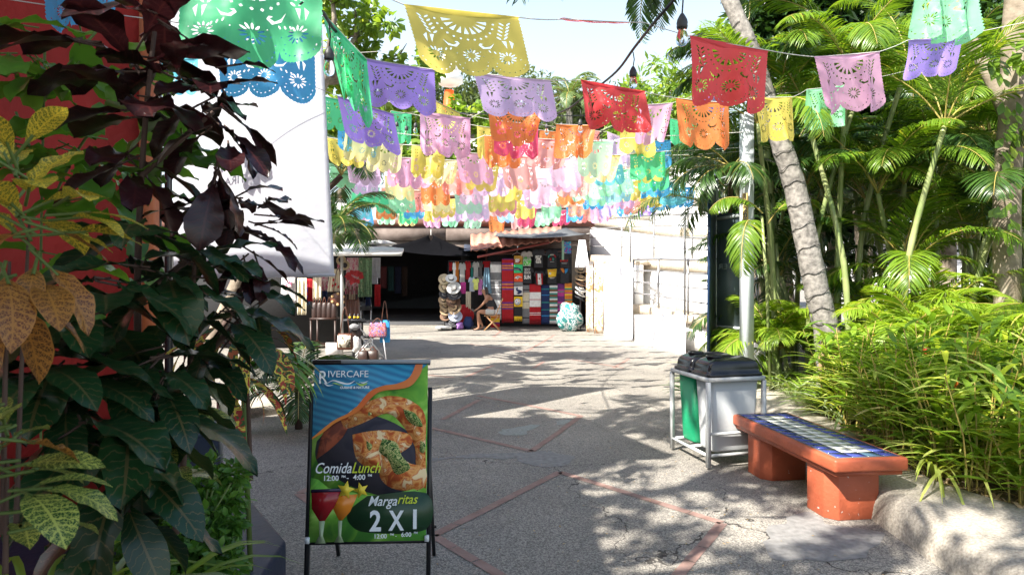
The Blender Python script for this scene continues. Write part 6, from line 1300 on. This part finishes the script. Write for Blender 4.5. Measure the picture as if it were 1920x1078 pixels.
for k in range(46):
    D = random.uniform(5.9, 9.0); px = random.uniform(1425, 1600); x = GX(px, D)
    if x < np.interp(D, [p[1] for p in KX[:8]], [p[0] for p in KX[:8]]) + .5: continue
    tuft(x, D, random.uniform(.4, .65), 26, M_LIR if k % 3 else M_GING, "striped spider grass tuft between the bins and the leaning palm", "striped grass tufts behind the bench", wd=.045)
for k in range(10): D = random.uniform(8.6, 10.4); tuft(GX(random.uniform(1300, 1390), D), D, random.uniform(.4, .7), 24, M_ARD if k % 2 else M_LIR, "spiky dark green tuft behind the bins at the foot of the banner stand", "spiky tufts behind the bins", z0=.0 if D < 9 else 0.1, wd=.07)
# papyrus like umbrella heads
for px, py, D, lb in ((1835, 650, 6.0, "umbrella sedge head highest at the right of the bed"), (1770, 560, 7.2, "umbrella sedge head above the orange flowers"), (1900, 600, 6.0, "umbrella sedge head touching the right edge"), (1700, 650, 6.6, "umbrella sedge head behind the bench's near end"), (1870, 720, 5.2, "low umbrella sedge head at right")):
    c = W(px, py, D); t = thing("umbrella_sedge", (c.x, c.y, .2), lb, "plant", "umbrella sedges in the bed"); m = MB()
    for j in range(3):
        cj = c + Vector((random.uniform(-.25, .25), random.uniform(-.2, .2), random.uniform(-.3, .1))) if j else c; m.tube([(c.x, c.y, .18), cj], .006, 5, mi=1); n = 22; az = np.linspace(0, 6.28, n); Dr = np.stack([np.cos(az), np.sin(az), rng.uniform(-.1, .5, n)], 1)
        place(m, leaf(1, .055, 5, fold=.4, curl=.9), frames(np.repeat(np.array([tuple(cj)]), n, 0), Dr, np.array([[0, 0, 1.]] * n), rng.uniform(.26, .4, n)))
    m.build("leaves", [M_ARB, M_CANE], t)
m = MB(); n = 900; yy = rng.uniform(3.2, 7.5, n); xx = np.interp(yy, [p[1] for p in KX[:8]], [p[0] for p in KX[:8]]) + .46 + (yy < 4.6) * (4.6 - yy) * .62 + rng.random(n) ** 1.6 * 1.6
place(m, leaf(1, .14, 3, fold=.3, curl=.9), frames(np.stack([xx, yy, np.full(n, .235)], 1), rdir(n, -.1, .35), np.array([[0, 0, 1.]] * n) + rng.normal(0, .3, (n, 3)), rng.uniform(.06, .22, n)))
o = m.build("leaf_litter", M_DEAD); tag(o, "dry straw and leaf litter on the soil along the kerb", "leaf litter", None, "stuff")
m = MB(); n = 260; yy = rng.uniform(3.0, 9.5, n); xx = rng.uniform(-1, 2.3, n)
place(m, leaf(1, .4, 2, fold=.2, curl=.4), frames(np.stack([xx, yy, np.full(n, .006)], 1), rdir(n, -.05, .1), np.array([[0, 0, 1.]] * n) + rng.normal(0, .1, (n, 3)), rng.uniform(.012, .03, n)))
tag(m.build("fallen_leaflets", M_DEAD), "tiny fallen leaf bits scattered on the paving", "leaf litter", None, "stuff")

# trees
def tree(name, base, top, crowns, k, tpl, sc, mat, lab, r=.2, grp=None, bark=None, hollow=.45, nl=5):
    t = thing(name, base, lab, "tree", grp); m = MB(); b = Vector(base); tp = Vector(top); md = b.lerp(tp, .5) + Vector((random.uniform(-.2, .2), random.uniform(-.2, .2), 0)); m.tube(dens([tuple(b), tuple(md), tuple(tp)], 12), [r * (1 - .4 * i / 12) for i in range(13)], 10)
    for c, R in crowns:
        c = Vector(c); m.tube([tp - (tp - b) * .1, tp.lerp(c, .5) + Vector((0, 0, -.1 * R[2])), c], [r * .5, r * .32, r * .12], 6)
        for _ in range(nl): d_ = rdir(1)[0]; e = c + Vector((d_[0] * R[0], d_[1] * R[1], d_[2] * R[2])) * .8; m.tube([c.lerp(tp, .3), c.lerp(e, .5) + Vector((0, 0, .05)), e], [r * .2, r * .12, r * .04], 5)
    m.build("trunk", bark or M_BARK, t, smooth=True); m = MB(); tot = sum(R[0] * R[2] for c, R in crowns)
    for c, R in crowns:
        kk = int(k * R[0] * R[2] / tot); nc = max(4, kk // 45)
        for _ in range(nc): # leaf clumps
            d_ = rdir(1)[0]; u = random.uniform(hollow, 1); cc = (c[0] + d_[0] * R[0] * u, c[1] + d_[1] * R[1] * u, c[2] + d_[2] * R[2] * u); s_ = random.uniform(.16, .3) * min(R); blob(m, cc, (s_ * 1.3, s_ * 1.3, s_), kk // nc, tpl, sc, hollow=.1)
    m.build("crown", mat, t); return t
BL = leaf(1, .6, 3, fold=.15, curl=.5, shape=1.5)
tree("almond_tree", (GX(360, 9.8), 9.8, 0), W(634, 90, 9.9), [(W(430, 110, 11.2), (1.3, 1.3, .9)), (W(320, 60, 10.8), (1.4, 1.3, .9)), (W(520, 160, 11.6), (.9, 1.2, .7)), (W(680, 60, 10.4), (.55, .8, .7)), (W(740, 130, 10.8), (.75, .8, .55)), (W(640, 150, 10.6), (.5, .8, .6)), (W(765, 190, 11.4), (.45, .5, .3)), (W(620, -30, 9.8), (.6, .8, .5))], 6000, BL, (.12, .2), M_BRD, "leafy tree with large round bright leaves beside the white banner", r=.13, hollow=.2)
tree("almond_tree", (GX(400, 17), 17, 0), W(690, 300, 18.2), [(W(878, 215, 18.4), (.9, .9, .45)), (W(800, 240, 18.4), (1.1, 1.0, .6)), (W(710, 225, 18.2), (1.1, 1.0, .7)), (W(630, 240, 18), (1.1, 1.0, .7)), (W(915, 255, 18.4), (.7, .7, .35)), (W(750, 280, 17.6), (1.1, .9, .5)), (W(850, 285, 18.2), (.9, .8, .4))], 6500, BL, (.15, .26), M_BRD, "wide round leaved tree behind the flags, reaching under the yellow flag", r=.12)
SL = leaf(1, .3, 2, fold=.2, curl=.5)
for i, (px, py, D, R, lab) in enumerate(((860, 180, 42, (3.2, 3, 3.0), "far olive tree left of the centre behind the yellow flag"), (960, 185, 46, (3.4, 3, 2.8), "far olive tree between the yellow and lilac flags"), (1110, 225, 40, (2.4, 3, 2.6), "far olive tree behind the bright red flag"), (1050, 240, 44, (3, 3, 2.2), "far low olive tree below the distant palm"), (1225, 200, 34, (2.2, 2, 2.6), "pale far tree just left of the red flag by the palms"), (1290, 250, 36, (3, 3, 3), "far tree behind the flags at right"), (760, 260, 38, (3, 3, 3), "far tree behind the pink flag"), (1180, 275, 46, (3, 3, 1.6), "far tree lowest behind the bulb cable"))):
    c = W(px, py, D); tree("background_tree", (c.x, D, 0), (c.x + .3, D, c.z - R[2] * .6), [(c, R), (c + Vector((R[0] * .6, 0, -R[2] * .4)), tuple(q * .7 for q in R)), (c + Vector((-R[0] * .7, .5, -R[2] * .3)), tuple(q * .6 for q in R))], 4200, SL, (.32, .6), M_OLV if i != 4 else M_BRD, lab, r=.35, grp="trees far behind the market", hollow=.3)
# distant palm
c = W(1068, 185, 38); t = thing("distant_palm", (c.x, 38, 0), "distant palm standing against the open sky between the yellow and red flags", "palm tree"); m = MB(); m.tube([(c.x, 38, 0), c], [.28, .2], 8); m.build("trunk", M_TRK, t); m = MB()
for k in range(17): frond(m, c, k * 2.4 + .3, random.uniform(2.4, 3.1), el=random.uniform(.1, 1.5), droop=random.uniform(1.1, 2.0), nl=44, ll=.62, lw=.07, r0=.04)
m.build("crown", [leafmat("far_palm_leaf", (.07, .12, .04), (.14, .2, .08), trans=.3), M_RIBP], t)
# frond tips hanging into the top of the picture
t = thing("overhead_palm", (-1.2, -5.2, 0), "palm above the camera, its hanging leaf tips just dipping into the top edge", "palm tree")
m = MB(); m.tube([(-1.2, -5.2, 0), (-1.0, -2.5, 3.6), (-.4, 1.2, 6.0)], [.2, .16, .12], 10); m.build("trunk", M_TRK, t, smooth=True); m = MB()
for k in range(13): frond(m, (-.4, 1.2, 6.0), k * 2.4, 2.2, el=random.uniform(.1, 1.0), droop=1.6, nl=40, ll=.45, lw=.04, r0=.02)
frond(m, (-.2, 4.4, 4.9), 1.35, 1.5, el=-.2, droop=.9, nl=30, ll=.5, lw=.035, vee=-.3); m.build("crown", [M_ARD, M_RIBP], t)
# big dark trees behind the bed + trunk with climbing vine
DL_ = leaf(1, .35, 2, fold=.2, curl=.5)
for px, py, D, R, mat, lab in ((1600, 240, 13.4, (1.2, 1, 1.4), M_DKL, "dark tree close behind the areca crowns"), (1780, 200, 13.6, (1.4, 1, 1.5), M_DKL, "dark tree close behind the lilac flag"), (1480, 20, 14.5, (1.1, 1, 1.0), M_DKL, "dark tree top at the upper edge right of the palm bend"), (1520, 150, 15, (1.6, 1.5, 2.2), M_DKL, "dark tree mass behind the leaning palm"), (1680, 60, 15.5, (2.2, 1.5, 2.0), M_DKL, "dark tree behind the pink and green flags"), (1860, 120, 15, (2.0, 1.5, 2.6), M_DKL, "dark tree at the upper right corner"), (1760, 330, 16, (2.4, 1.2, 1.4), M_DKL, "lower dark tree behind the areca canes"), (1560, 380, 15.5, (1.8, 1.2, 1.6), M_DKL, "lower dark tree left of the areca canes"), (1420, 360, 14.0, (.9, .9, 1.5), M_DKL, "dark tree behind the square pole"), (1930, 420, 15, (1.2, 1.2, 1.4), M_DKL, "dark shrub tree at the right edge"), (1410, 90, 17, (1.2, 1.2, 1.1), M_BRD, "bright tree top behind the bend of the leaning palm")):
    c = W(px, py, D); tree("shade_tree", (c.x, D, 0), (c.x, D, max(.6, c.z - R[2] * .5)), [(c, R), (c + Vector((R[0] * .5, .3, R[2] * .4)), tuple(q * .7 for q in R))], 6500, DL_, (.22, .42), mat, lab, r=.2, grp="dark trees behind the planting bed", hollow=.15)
c = thing("vine_trunk_tree", (GX(1893, 7.6), 7.6, .2), "thick pale trunk with climbing vine leaves at the right edge", "tree"); m = MB(); m.tube(dens([(GX(1893, 7.6), 7.6, .2), tuple(W(1888, 380, 7.6)), tuple(W(1900, 200, 7.6)), tuple(W(1905, 60, 7.6)), tuple(W(1915, -60, 7.6))], 20), .14, 12); m.tube([W(1895, 230, 7.6), W(1860, 150, 7.7), W(1800, 40, 7.9), W(1760, -60, 8)], [.09, .08, .07, .06], 8); m.build("trunk", M_BARK, c, smooth=True)
m = MB()
for k in range(46): p = W(1893 + random.uniform(-25, 22), random.uniform(60, 460), 7.4); place(m, BL, frames(np.array([p]), np.array([[random.uniform(-1, 1), -.3, -.8]]), np.array([[0, -1, .3]]), [random.uniform(.09, .17)]))
for k in range(40):
    hx = W(1860 + random.choice((0, 60)) + random.uniform(-15, 15), 95 + random.uniform(-20, 40), 7.2); a = k * .785
    place(m, leaf(1, .4, 4, fold=.2, curl=.5), frames(np.array([hx]), np.array([[math.cos(a), -.4, math.sin(a) * .5 - .3]]), np.array([[0, -.6, 1.]]), [.2]))
m.build("vine", M_AR, c)

# canopy trees beside and behind the photographer (their shade falls on the paving)
CAN = leaf(1, .45, 2, fold=.2, curl=.5)
tree("canopy_tree", (-6.8, .2, 0), (-5.4, .8, 4.9), [((-4.3, 1.4, 6.6), (2.2, 2.4, .9)), ((-3.0, 3.4, 7.0), (1.8, 1.8, .8)), ((-3.2, -.8, 6.8), (1.8, 1.8, .8)), ((-2.2, 1.2, 7.2), (1.6, 2.2, .7))], 5200, CAN, (.12, .24), M_BRD, "spreading tree left of the camera, above the frame", r=.3, hollow=.1)
tree("canopy_tree", (-1.8, -4.5, 0), (-1.8, -3.6, 4.9), [((-1.6, -2.2, 6.8), (2.2, 1.8, .9)), ((-3.8, -2.8, 6.6), (1.8, 1.8, .9))], 2300, CAN, (.12, .24), M_BRD, "spreading tree behind the camera", r=.25, hollow=.1)
pv = thing("added_shade_pavilion", (-5, -1.6, 0), "unseen open sided pavilion added left of and behind the camera for shade", "pavilion")  # out of view, added so its roof keeps the left foreground dark
m = MB(); m.box((-5.6, -1.8, 4.05), (6.6, 9.3, .2)); m.build("roof", M_CONC, pv)
for x, y in ((-2.6, -6), (-2.6, -2), (-8.6, -6), (-8.6, 2)): m = MB(); m.box((x, y, 1.975), (.22, .22, 3.95)); m.build("post", M_ORG, pv)
m = MB(); m.box((-8.4, -1.9, 1.2), (.15, 7.6, 2.4)); m.box((-4.5, -6.2, 1.6), (4.4, .15, 3.2)); m.build("wall", M_RED, pv)

# ---- left hand foreground shrubs
M_GNB = leafmat('lily_blade', (.05, .16, .02), (.12, .28, .04), trans=.3, rough=.35)
M_BUR = veinmat("burgundy_leaf", ((.012, .004, .005), (.035, .008, .010)), (.05, .012, .012), .15, .28, .2)
M_GLS_ = veinmat("glossy_green_leaf", ((.006, .028, .010), (.016, .055, .016)), (.09, .08, .03), .12, .3, .12)
M_CRY = veinmat("croton_yellow", ((.03, .09, .02), (.12, .16, .02)), (.68, .50, .05), .75, .3, .3); M_CRG = veinmat("croton_green_veined", ((.015, .05, .012), (.03, .10, .02)), (.45, .48, .10), .5, .3, .25); M_CRO = veinmat("croton_orange", ((.06, .045, .015), (.13, .04, .012)), (.38, .17, .035), .7, .3, .3, edge=1)
M_VIN = leafmat("vine_leaf", (.05, .14, .02), (.12, .26, .04), trans=.4, rough=.35); M_SPK = blotch("speckled_croton", [(.02, .06, .015), (.03, .09, .02), (.30, .03, .02), (.55, .45, .06), (.02, .05, .01), (.35, .08, .02)], 16)
M_STM = pm("woody_stem", (.07, .04, .03), .8, bump=.3); M_STG = pm("green_stem", (.09, .14, .03), .6)
def whorl(m, px, py, D, n, L, wd=.32, el=(-.2, .6), curl=(.5, 1.0), wave=.6, az0=None, ar=6.28, mi=0, up=(0, 0, 1), spread=.03, shape=1.1):
    c = W(px, py, D); a0 = random.uniform(0, 6.28) if az0 is None else az0
    for k in range(n):
        a = a0 + ar * (k + random.uniform(-.3, .3)) / n if ar > 6 else a0 - ar / 2 + ar * (k + .5 + random.uniform(-.3, .3)) / n
        e = random.uniform(*el); tpl = leaf(1, wd * random.uniform(.85, 1.15), 9, wave=wave * random.uniform(.3, 1.2), fold=random.uniform(.1, .35), curl=random.uniform(*curl), shape=shape, cols=5)
        d_ = np.array([[math.cos(a) * math.cos(e), math.sin(a) * math.cos(e), math.sin(e)]]); p = np.array([[c.x, c.y, c.z + random.uniform(-spread, spread) * 2]]) + d_ * .03
        place(m, tpl, frames(p, d_, np.array([up]) + rng.normal(0, .15, (1, 3)), [L * random.uniform(.75, 1.15)]), mi)
        m.tube([Vector(p[0] - d_[0] * .05), Vector(p[0] + d_[0] * .02)], .003, 5, mi=1, cap=False)
def shrub(name, lab, stems, whs, mats, cat="shrub", grp=None):
    rs_ = .011 if stems[0][0][2] > 1.4 else .005
    fs = stems[0][0]; b = W(*fs); b.z = max(0, b.z); t = thing(name, b, lab, cat, grp); m = MB()
    for s_ in stems: q_ = [tuple(W(*p)) for p in s_]; qq = dens(q_, 14); m.tube(qq, [rs_ * (1 - .5 * i / 14) for i in range(15)], 7)
    m.build("stems", M_STM, t, smooth=True); m = MB()
    for w_ in whs: whorl(m, *w_[0], **w_[1])
    m.build("leaves", mats, t, smooth=True); return t
K = dict
shrub("burgundy_croton", "tall burgundy leaved shrub silhouetted against the white banner", [[(265, 1000, 1.75), (258, 600, 1.75), (262, 400, 1.72), (275, 200, 1.7), (290, 60, 1.7)], [(262, 330, 1.72), (330, 270, 1.72), (400, 210, 1.75)], [(262, 560, 1.75), (360, 480, 1.85), (450, 400, 1.95)]],
  [((266, 195, 1.7, 8, 0.232), K(shape=1.7, curl=(.3, .8), wd=0.47, el=(-.25, .7))), ((258, 110, 1.68, 6, 0.241), K(shape=1.7, curl=(.3, .8), wd=0.47, el=(-.1, .8))), ((308, 40, 1.65, 6, 0.241), K(shape=1.7, curl=(.3, .8), wd=0.47, el=(-.4, .6))), ((178, 90, 1.6, 4, 0.224), K(shape=1.7, curl=(.3, .8), wd=0.45, az0=PI, ar=2.6, el=(-.3, .3))), ((250, 300, 1.72, 6, 0.189), K(shape=1.7, curl=(.3, .8), wd=0.47, el=(-.7, .2))),
   ((390, 205, 1.75, 9, 0.189), K(shape=1.7, curl=(.3, .8), wd=0.40, el=(-.7, .5))), ((428, 240, 1.75, 4, 0.172), K(shape=1.7, curl=(.3, .8), wd=0.37, az0=-.2, ar=2.2, el=(-.9, -.1))), ((408, 300, 1.75, 4, 0.206), K(shape=1.7, curl=(.3, .8), wd=0.40, el=(-1.3, -.7))), ((338, 130, 1.7, 6, 0.172), K(shape=1.7, curl=(.3, .8), wd=0.47, el=(-.4, .6))), ((418, 130, 1.72, 4, 0.129), K(shape=1.7, curl=(.3, .8), wd=0.43, el=(-.3, .4))),
   ((443, 400, 1.95, 8, 0.206), K(shape=1.7, curl=(.3, .8), wd=0.36, el=(-.6, .6))), ((488, 415, 1.95, 4, 0.163), K(shape=1.7, curl=(.3, .8), wd=0.38, az0=0, ar=2.0, el=(-.7, .2))), ((388, 400, 1.9, 6, 0.189), K(shape=1.7, curl=(.3, .8), wd=0.38, el=(-.3, .6))), ((478, 455, 1.95, 4, 0.155), K(shape=1.7, curl=(.3, .8), wd=0.34, az0=-.2, ar=1.6, el=(-.8, -.2))), ((458, 490, 1.95, 4, 0.138), K(shape=1.7, curl=(.3, .8), wd=0.34, el=(-1.0, -.2)))], [M_BUR, M_STM])
shrub("glossy_shrub", "dark glossy green shrub below the burgundy leaves", [[(330, 1000, 1.9), (350, 800, 1.9), (360, 600, 1.85), (365, 490, 1.8)], [(355, 700, 1.9), (450, 600, 2.0), (500, 560, 2.0)]],
  [((345, 470, 1.75, 7, 0.229), K(wd=.38, el=(-.2, .7))), ((315, 560, 1.7, 7, 0.246), K(wd=.4, el=(-.5, .3))), ((395, 500, 1.8, 6, 0.229), K(wd=.36, el=(-.3, .5))), ((475, 560, 1.95, 8, 0.211), K(wd=.34, el=(-.5, .4))), ((425, 610, 1.9, 7, 0.229), K(wd=.36, el=(-.9, .2))), ((365, 680, 1.85, 7, 0.246), K(wd=.36, el=(-1.1, 0))), ((295, 660, 1.6, 7, 0.246), K(wd=.4, el=(-.6, .2))),
   ((265, 470, 1.6, 6, 0.220), K(wd=.42, el=(-.4, .3))), ((195, 560, 1.5, 7, 0.238), K(wd=.45, el=(-.5, .2))), ((115, 640, 1.5, 7, 0.229), K(wd=.45, el=(-.6, .2))), ((225, 740, 1.5, 7, 0.238), K(wd=.42, el=(-.8, .1))), ((125, 760, 1.45, 6, 0.220), K(wd=.42, el=(-.7, .2)))], [M_GLS_, M_STM])
shrub("glossy_shrub", "dark broad leaved shrub filling the lower left in front of the red wall", [[(200, 1070, 1.7), (210, 850, 1.6), (230, 720, 1.55)]],
  [((240, 830, 1.5, 9, .28), K(wd=.42, el=(-.9, .1))), ((150, 830, 1.4, 8, .26), K(wd=.42, el=(-.9, .1))), ((300, 760, 1.6, 8, .26), K(wd=.38, el=(-1.1, -.1))), ((70, 700, 1.4, 8, .25), K(wd=.42, el=(-.6, .3))), ((230, 930, 1.5, 8, .22), K(wd=.4, el=(-.9, 0))), ((60, 590, 1.45, 7, .25), K(wd=.42, el=(-.5, .3)))], [M_GLS_, M_STM])
shrub("yellow_croton", "croton with yellow veined leaves at the left edge, highest of the crotons", [[(30, 1000, 1.2), (40, 700, 1.2), (55, 420, 1.2)]],
  [((50, 410, 1.15, 8, .14), K(wd=.42, el=(-.2, .9), wave=.3)), ((110, 415, 1.15, 4, .13), K(wd=.46, az0=-.1, ar=1.2, el=(-.1, .2), wave=.2)), ((30, 350, 1.15, 6, .13), K(wd=.42, el=(.2, 1.2), wave=.3))], [M_CRY, M_STG])
shrub("orange_croton", "croton with orange and pink veined leaves hanging at the left edge", [[(5, 1000, 1.1), (10, 700, 1.1), (18, 490, 1.1)]], [((5, 520, 1.05, 6, .15), K(wd=.4, el=(-1.3, .0), wave=.3)), ((70, 480, 1.1, 5, .12), K(wd=.42, az0=-.6, ar=2.5, el=(-.9, -.1), wave=.3)), ((-5, 790, 1.0, 4, .11), K(wd=.42, el=(-.4, .3)))], [M_CRO, M_STG])
shrub("green_veined_croton", "low croton with pale veined green leaves at the bottom left", [[(10, 1075, 1.1), (12, 950, 1.1), (15, 860, 1.1)]], [((10, 870, 1.05, 9, .14), K(wd=.36, el=(-.1, .7), wave=.2)), ((40, 940, 1.05, 6, .14), K(wd=.42, el=(-.6, .3), wave=.2)), ((300, 800, 1.7, 7, .16), K(wd=.4, el=(-.2, .5), wave=.2)), ((330, 870, 1.8, 7, .12), K(wd=.42, el=(-.3, .4), wave=.2))], [M_CRG, M_STG])
shrub("speckled_croton", "narrow leaved croton with red and yellow specks, left of the sandwich board", [[(470, 900, 2.7), (465, 750, 2.7), (455, 640, 2.6)]], [((440, 640, 2.5, 11, .32), K(wd=.13, el=(-.4, .8), curl=(1.2, 2.0), wave=.1)), ((440, 720, 2.5, 10, .30), K(wd=.10, el=(-.6, .5), curl=(1.2, 2.2), wave=.1)), ((500, 640, 2.7, 6, .30), K(wd=.2, el=(-.5, .3), curl=(1.0, 1.6), wave=.1))], [M_SPK, M_STM])
t = thing("arching_lily", W(470, 900, 2.8), "long arching bright green blades left of the sandwich board", "plant"); t.location.z = .42
m = MB()
for k in range(11):
    a = random.uniform(-.7, .6); place(m, leaf(1, .085, 12, fold=.5, curl=2.0), frames(np.array([W(455, 700, 2.8)]), np.array([[math.cos(a), math.sin(a) * .6 - .1, random.uniform(.5, 1.3)]]), np.array([[-.3, 0, 1.]]), [random.uniform(.34, .46)]))
m.build("leaves", M_GNB, t, smooth=True); m = MB(); m.tube([(t.location.x, t.location.y, .42), W(455, 700, 2.8)], .012, 6); m.build("stem", M_STG, t)
# climbing vine with lobed leaves on the red wall
t = thing("wall_vine", (GX(80, 2.6), 2.6, 0), "thin stemmed vine with lobed light green leaves before the red wall", "vine"); m = MB()
for q_ in ([(78, 1000, 2.5), (76, 600, 2.5), (80, 300, 2.4), (85, 60, 2.3)], [(80, 190, 2.4), (130, 120, 2.3), (180, 60, 2.3)], [(78, 330, 2.45), (30, 210, 2.4)], [(78, 420, 2.45), (160, 260, 2.4), (240, 220, 2.3)]): m.tube(dens([tuple(W(*p)) for p in q_], 12), .005, 5)
m.build("stems", M_STG, t); m = MB()
for px, py, D, n, L in ((60, 80, 2.2, 5, .2), (20, 130, 2.2, 5, .19), (90, 150, 2.3, 6, .2), (150, 60, 2.2, 4, .18), (30, 260, 2.3, 6, .2), (150, 140, 2.3, 6, .2), (120, 250, 2.35, 6, .22), (190, 290, 2.2, 5, .2), (310, 210, 1.9, 6, .2), (340, 250, 1.9, 5, .2), (300, 330, 1.9, 5, .2), (60, 340, 2.3, 5, .2), (240, 320, 2.2, 5, .2), (160, 350, 2.2, 5, .2), (245, 150, 2.2, 5, .17), (100, 500, 2.2, 6, .24), (230, 430, 2.1, 6, .22)): whorl(m, px, py, D, n, L, wd=.55, el=(-.7, .3), curl=(.3, .7), wave=.8, shape=1.4)
m.build("leaves", [M_VIN, M_STG], t, smooth=True)
# small leaved bush
t = thing("small_leaf_bush", G(390, 1040, .42), "small leaved mid green bush growing over the navy step", "bush"); m = MB(); SB = leaf(1, .48, 3, fold=.25, curl=.4)
for px, py, D, r in ((365, 915, 2.6, .17), (405, 935, 2.55, .11), (350, 960, 2.5, .18), (385, 990, 2.45, .13), (300, 1000, 2.4, .18), (350, 1050, 2.35, .17), (420, 1060, 2.3, .08), (435, 890, 2.6, .06), (330, 1075, 2.3, .2), (250, 1060, 2.3, .16), (430, 985, 2.45, .05)): blob(m, W(px, py, D), (r, r, r * .8), int(2600 * r), SB, (.03, .055), hollow=.2)
m.build("leaves", leafmat("bush_leaf", (.05, .14, .025), (.12, .26, .045), trans=.35), t); m = MB()
for k in range(14): m.tube([W(360 + random.uniform(-30, 30), 1075, 2.45), W(random.uniform(270, 450), random.uniform(890, 1030), 2.45)], .004, 5)
m.build("stems", M_STG, t)
for k, (px, lb) in enumerate(((60, "leftmost"), (150, "middle"), (235, "rightmost"))): tuft(GX(px, 1.9), 1.9, .55, 34, M_GING if k != 1 else M_LIR, lb + " of three long leaved grass tufts at the bottom left", "grass tufts at the bottom left", z0=.62, wd=.045, cl=1.7)
# soil planter block under the left shrubs
m = MB(); m.box((-1.9, 1.7, .29), (1.5, 1.5, .58)); tag(m.build("raised_planter", M_NAVY), "navy raised planter holding the left foreground shrubs", "planter")
# small palms beside the leather stall and banner edge
def lowpalm(px, py, D, nf, L, mat, lab, ll=.3, z=0, el=(.2, 1.3), lw=.03): 
    c = W(px, py, D); bx = GX(350, D) if py < 600 else c.x; t = thing("small_palm", (bx, D, z), lab, "palm", "small palms left of the path"); m = MB()
    for k in range(nf): frond(m, c, k * 2.4 + px, random.uniform(*L), el=random.uniform(*el), droop=random.uniform(1.2, 2.1), nl=50, ll=ll * 1.05, lw=lw * .75, r0=.01)
    m.build("fronds", [mat, M_RIBP], t); m = MB(); m.tube(dens([(bx, D, z), tuple(W(500, 480, D)), tuple(c)], 10) if py < 600 else [(bx, D, z), c], .045, 8); m.build("stem", M_STM, t)
lowpalm(560, 735, 7.2, 13, (.7, 1.0), M_ARD, "low dark palm on the ground left of the sandwich board", el=(.3, 1.3))
lowpalm(625, 430, 8.8, 15, (.8, 1.15), M_ARD, "palm with drooping fronds at the banner's right edge above the stall", el=(.0, 1.3), z=0)
lowpalm(640, 330, 9.6, 12, (.9, 1.3), M_ARD, "taller palm behind the green flags at the banner's edge", el=(.2, 1.4), z=0)
m = MB(); m.prism([G(430, 790), G(575, 768), G(600, 750), G(430, 760)][::-1], (0, 0, .12)); tag(m.build("low_kerb", M_KERB), "low concrete kerb at the foot of the small palm on the left", "kerb")
# far white lookout tower with discs
c = W(842, 195, 29); t = thing("white_tower", (c.x, 29, 0), "far white tower with stacked round discs and an orange neck behind the trees", "tower"); s_ = 29 / F
m = MB(); m.lathe((c.x, 29, 3.85), [(.5, 0), (.3, c.z - 5.45)], 14); m.build("shaft", M_WHITE, t, smooth=True); m = MB(); m.lathe((c.x, 29, c.z - 1.6), [(.2, 0), (.3, 1.2), (.2, 2.2)], 14); m.build("neck", M_F['orange'], t, smooth=True)
for k, (y, r) in enumerate(((150, 26), (128, 19), (112, 12))): m = MB(); z_ = W(0, y, 29).z; r *= s_; m.lathe((c.x, 29, z_), [(r * .6, -.25), (r, -.12), (r, .15), (r * .7, .33), (0, .38)], 22); m.build("disc", M_WHITE, t, smooth=True)
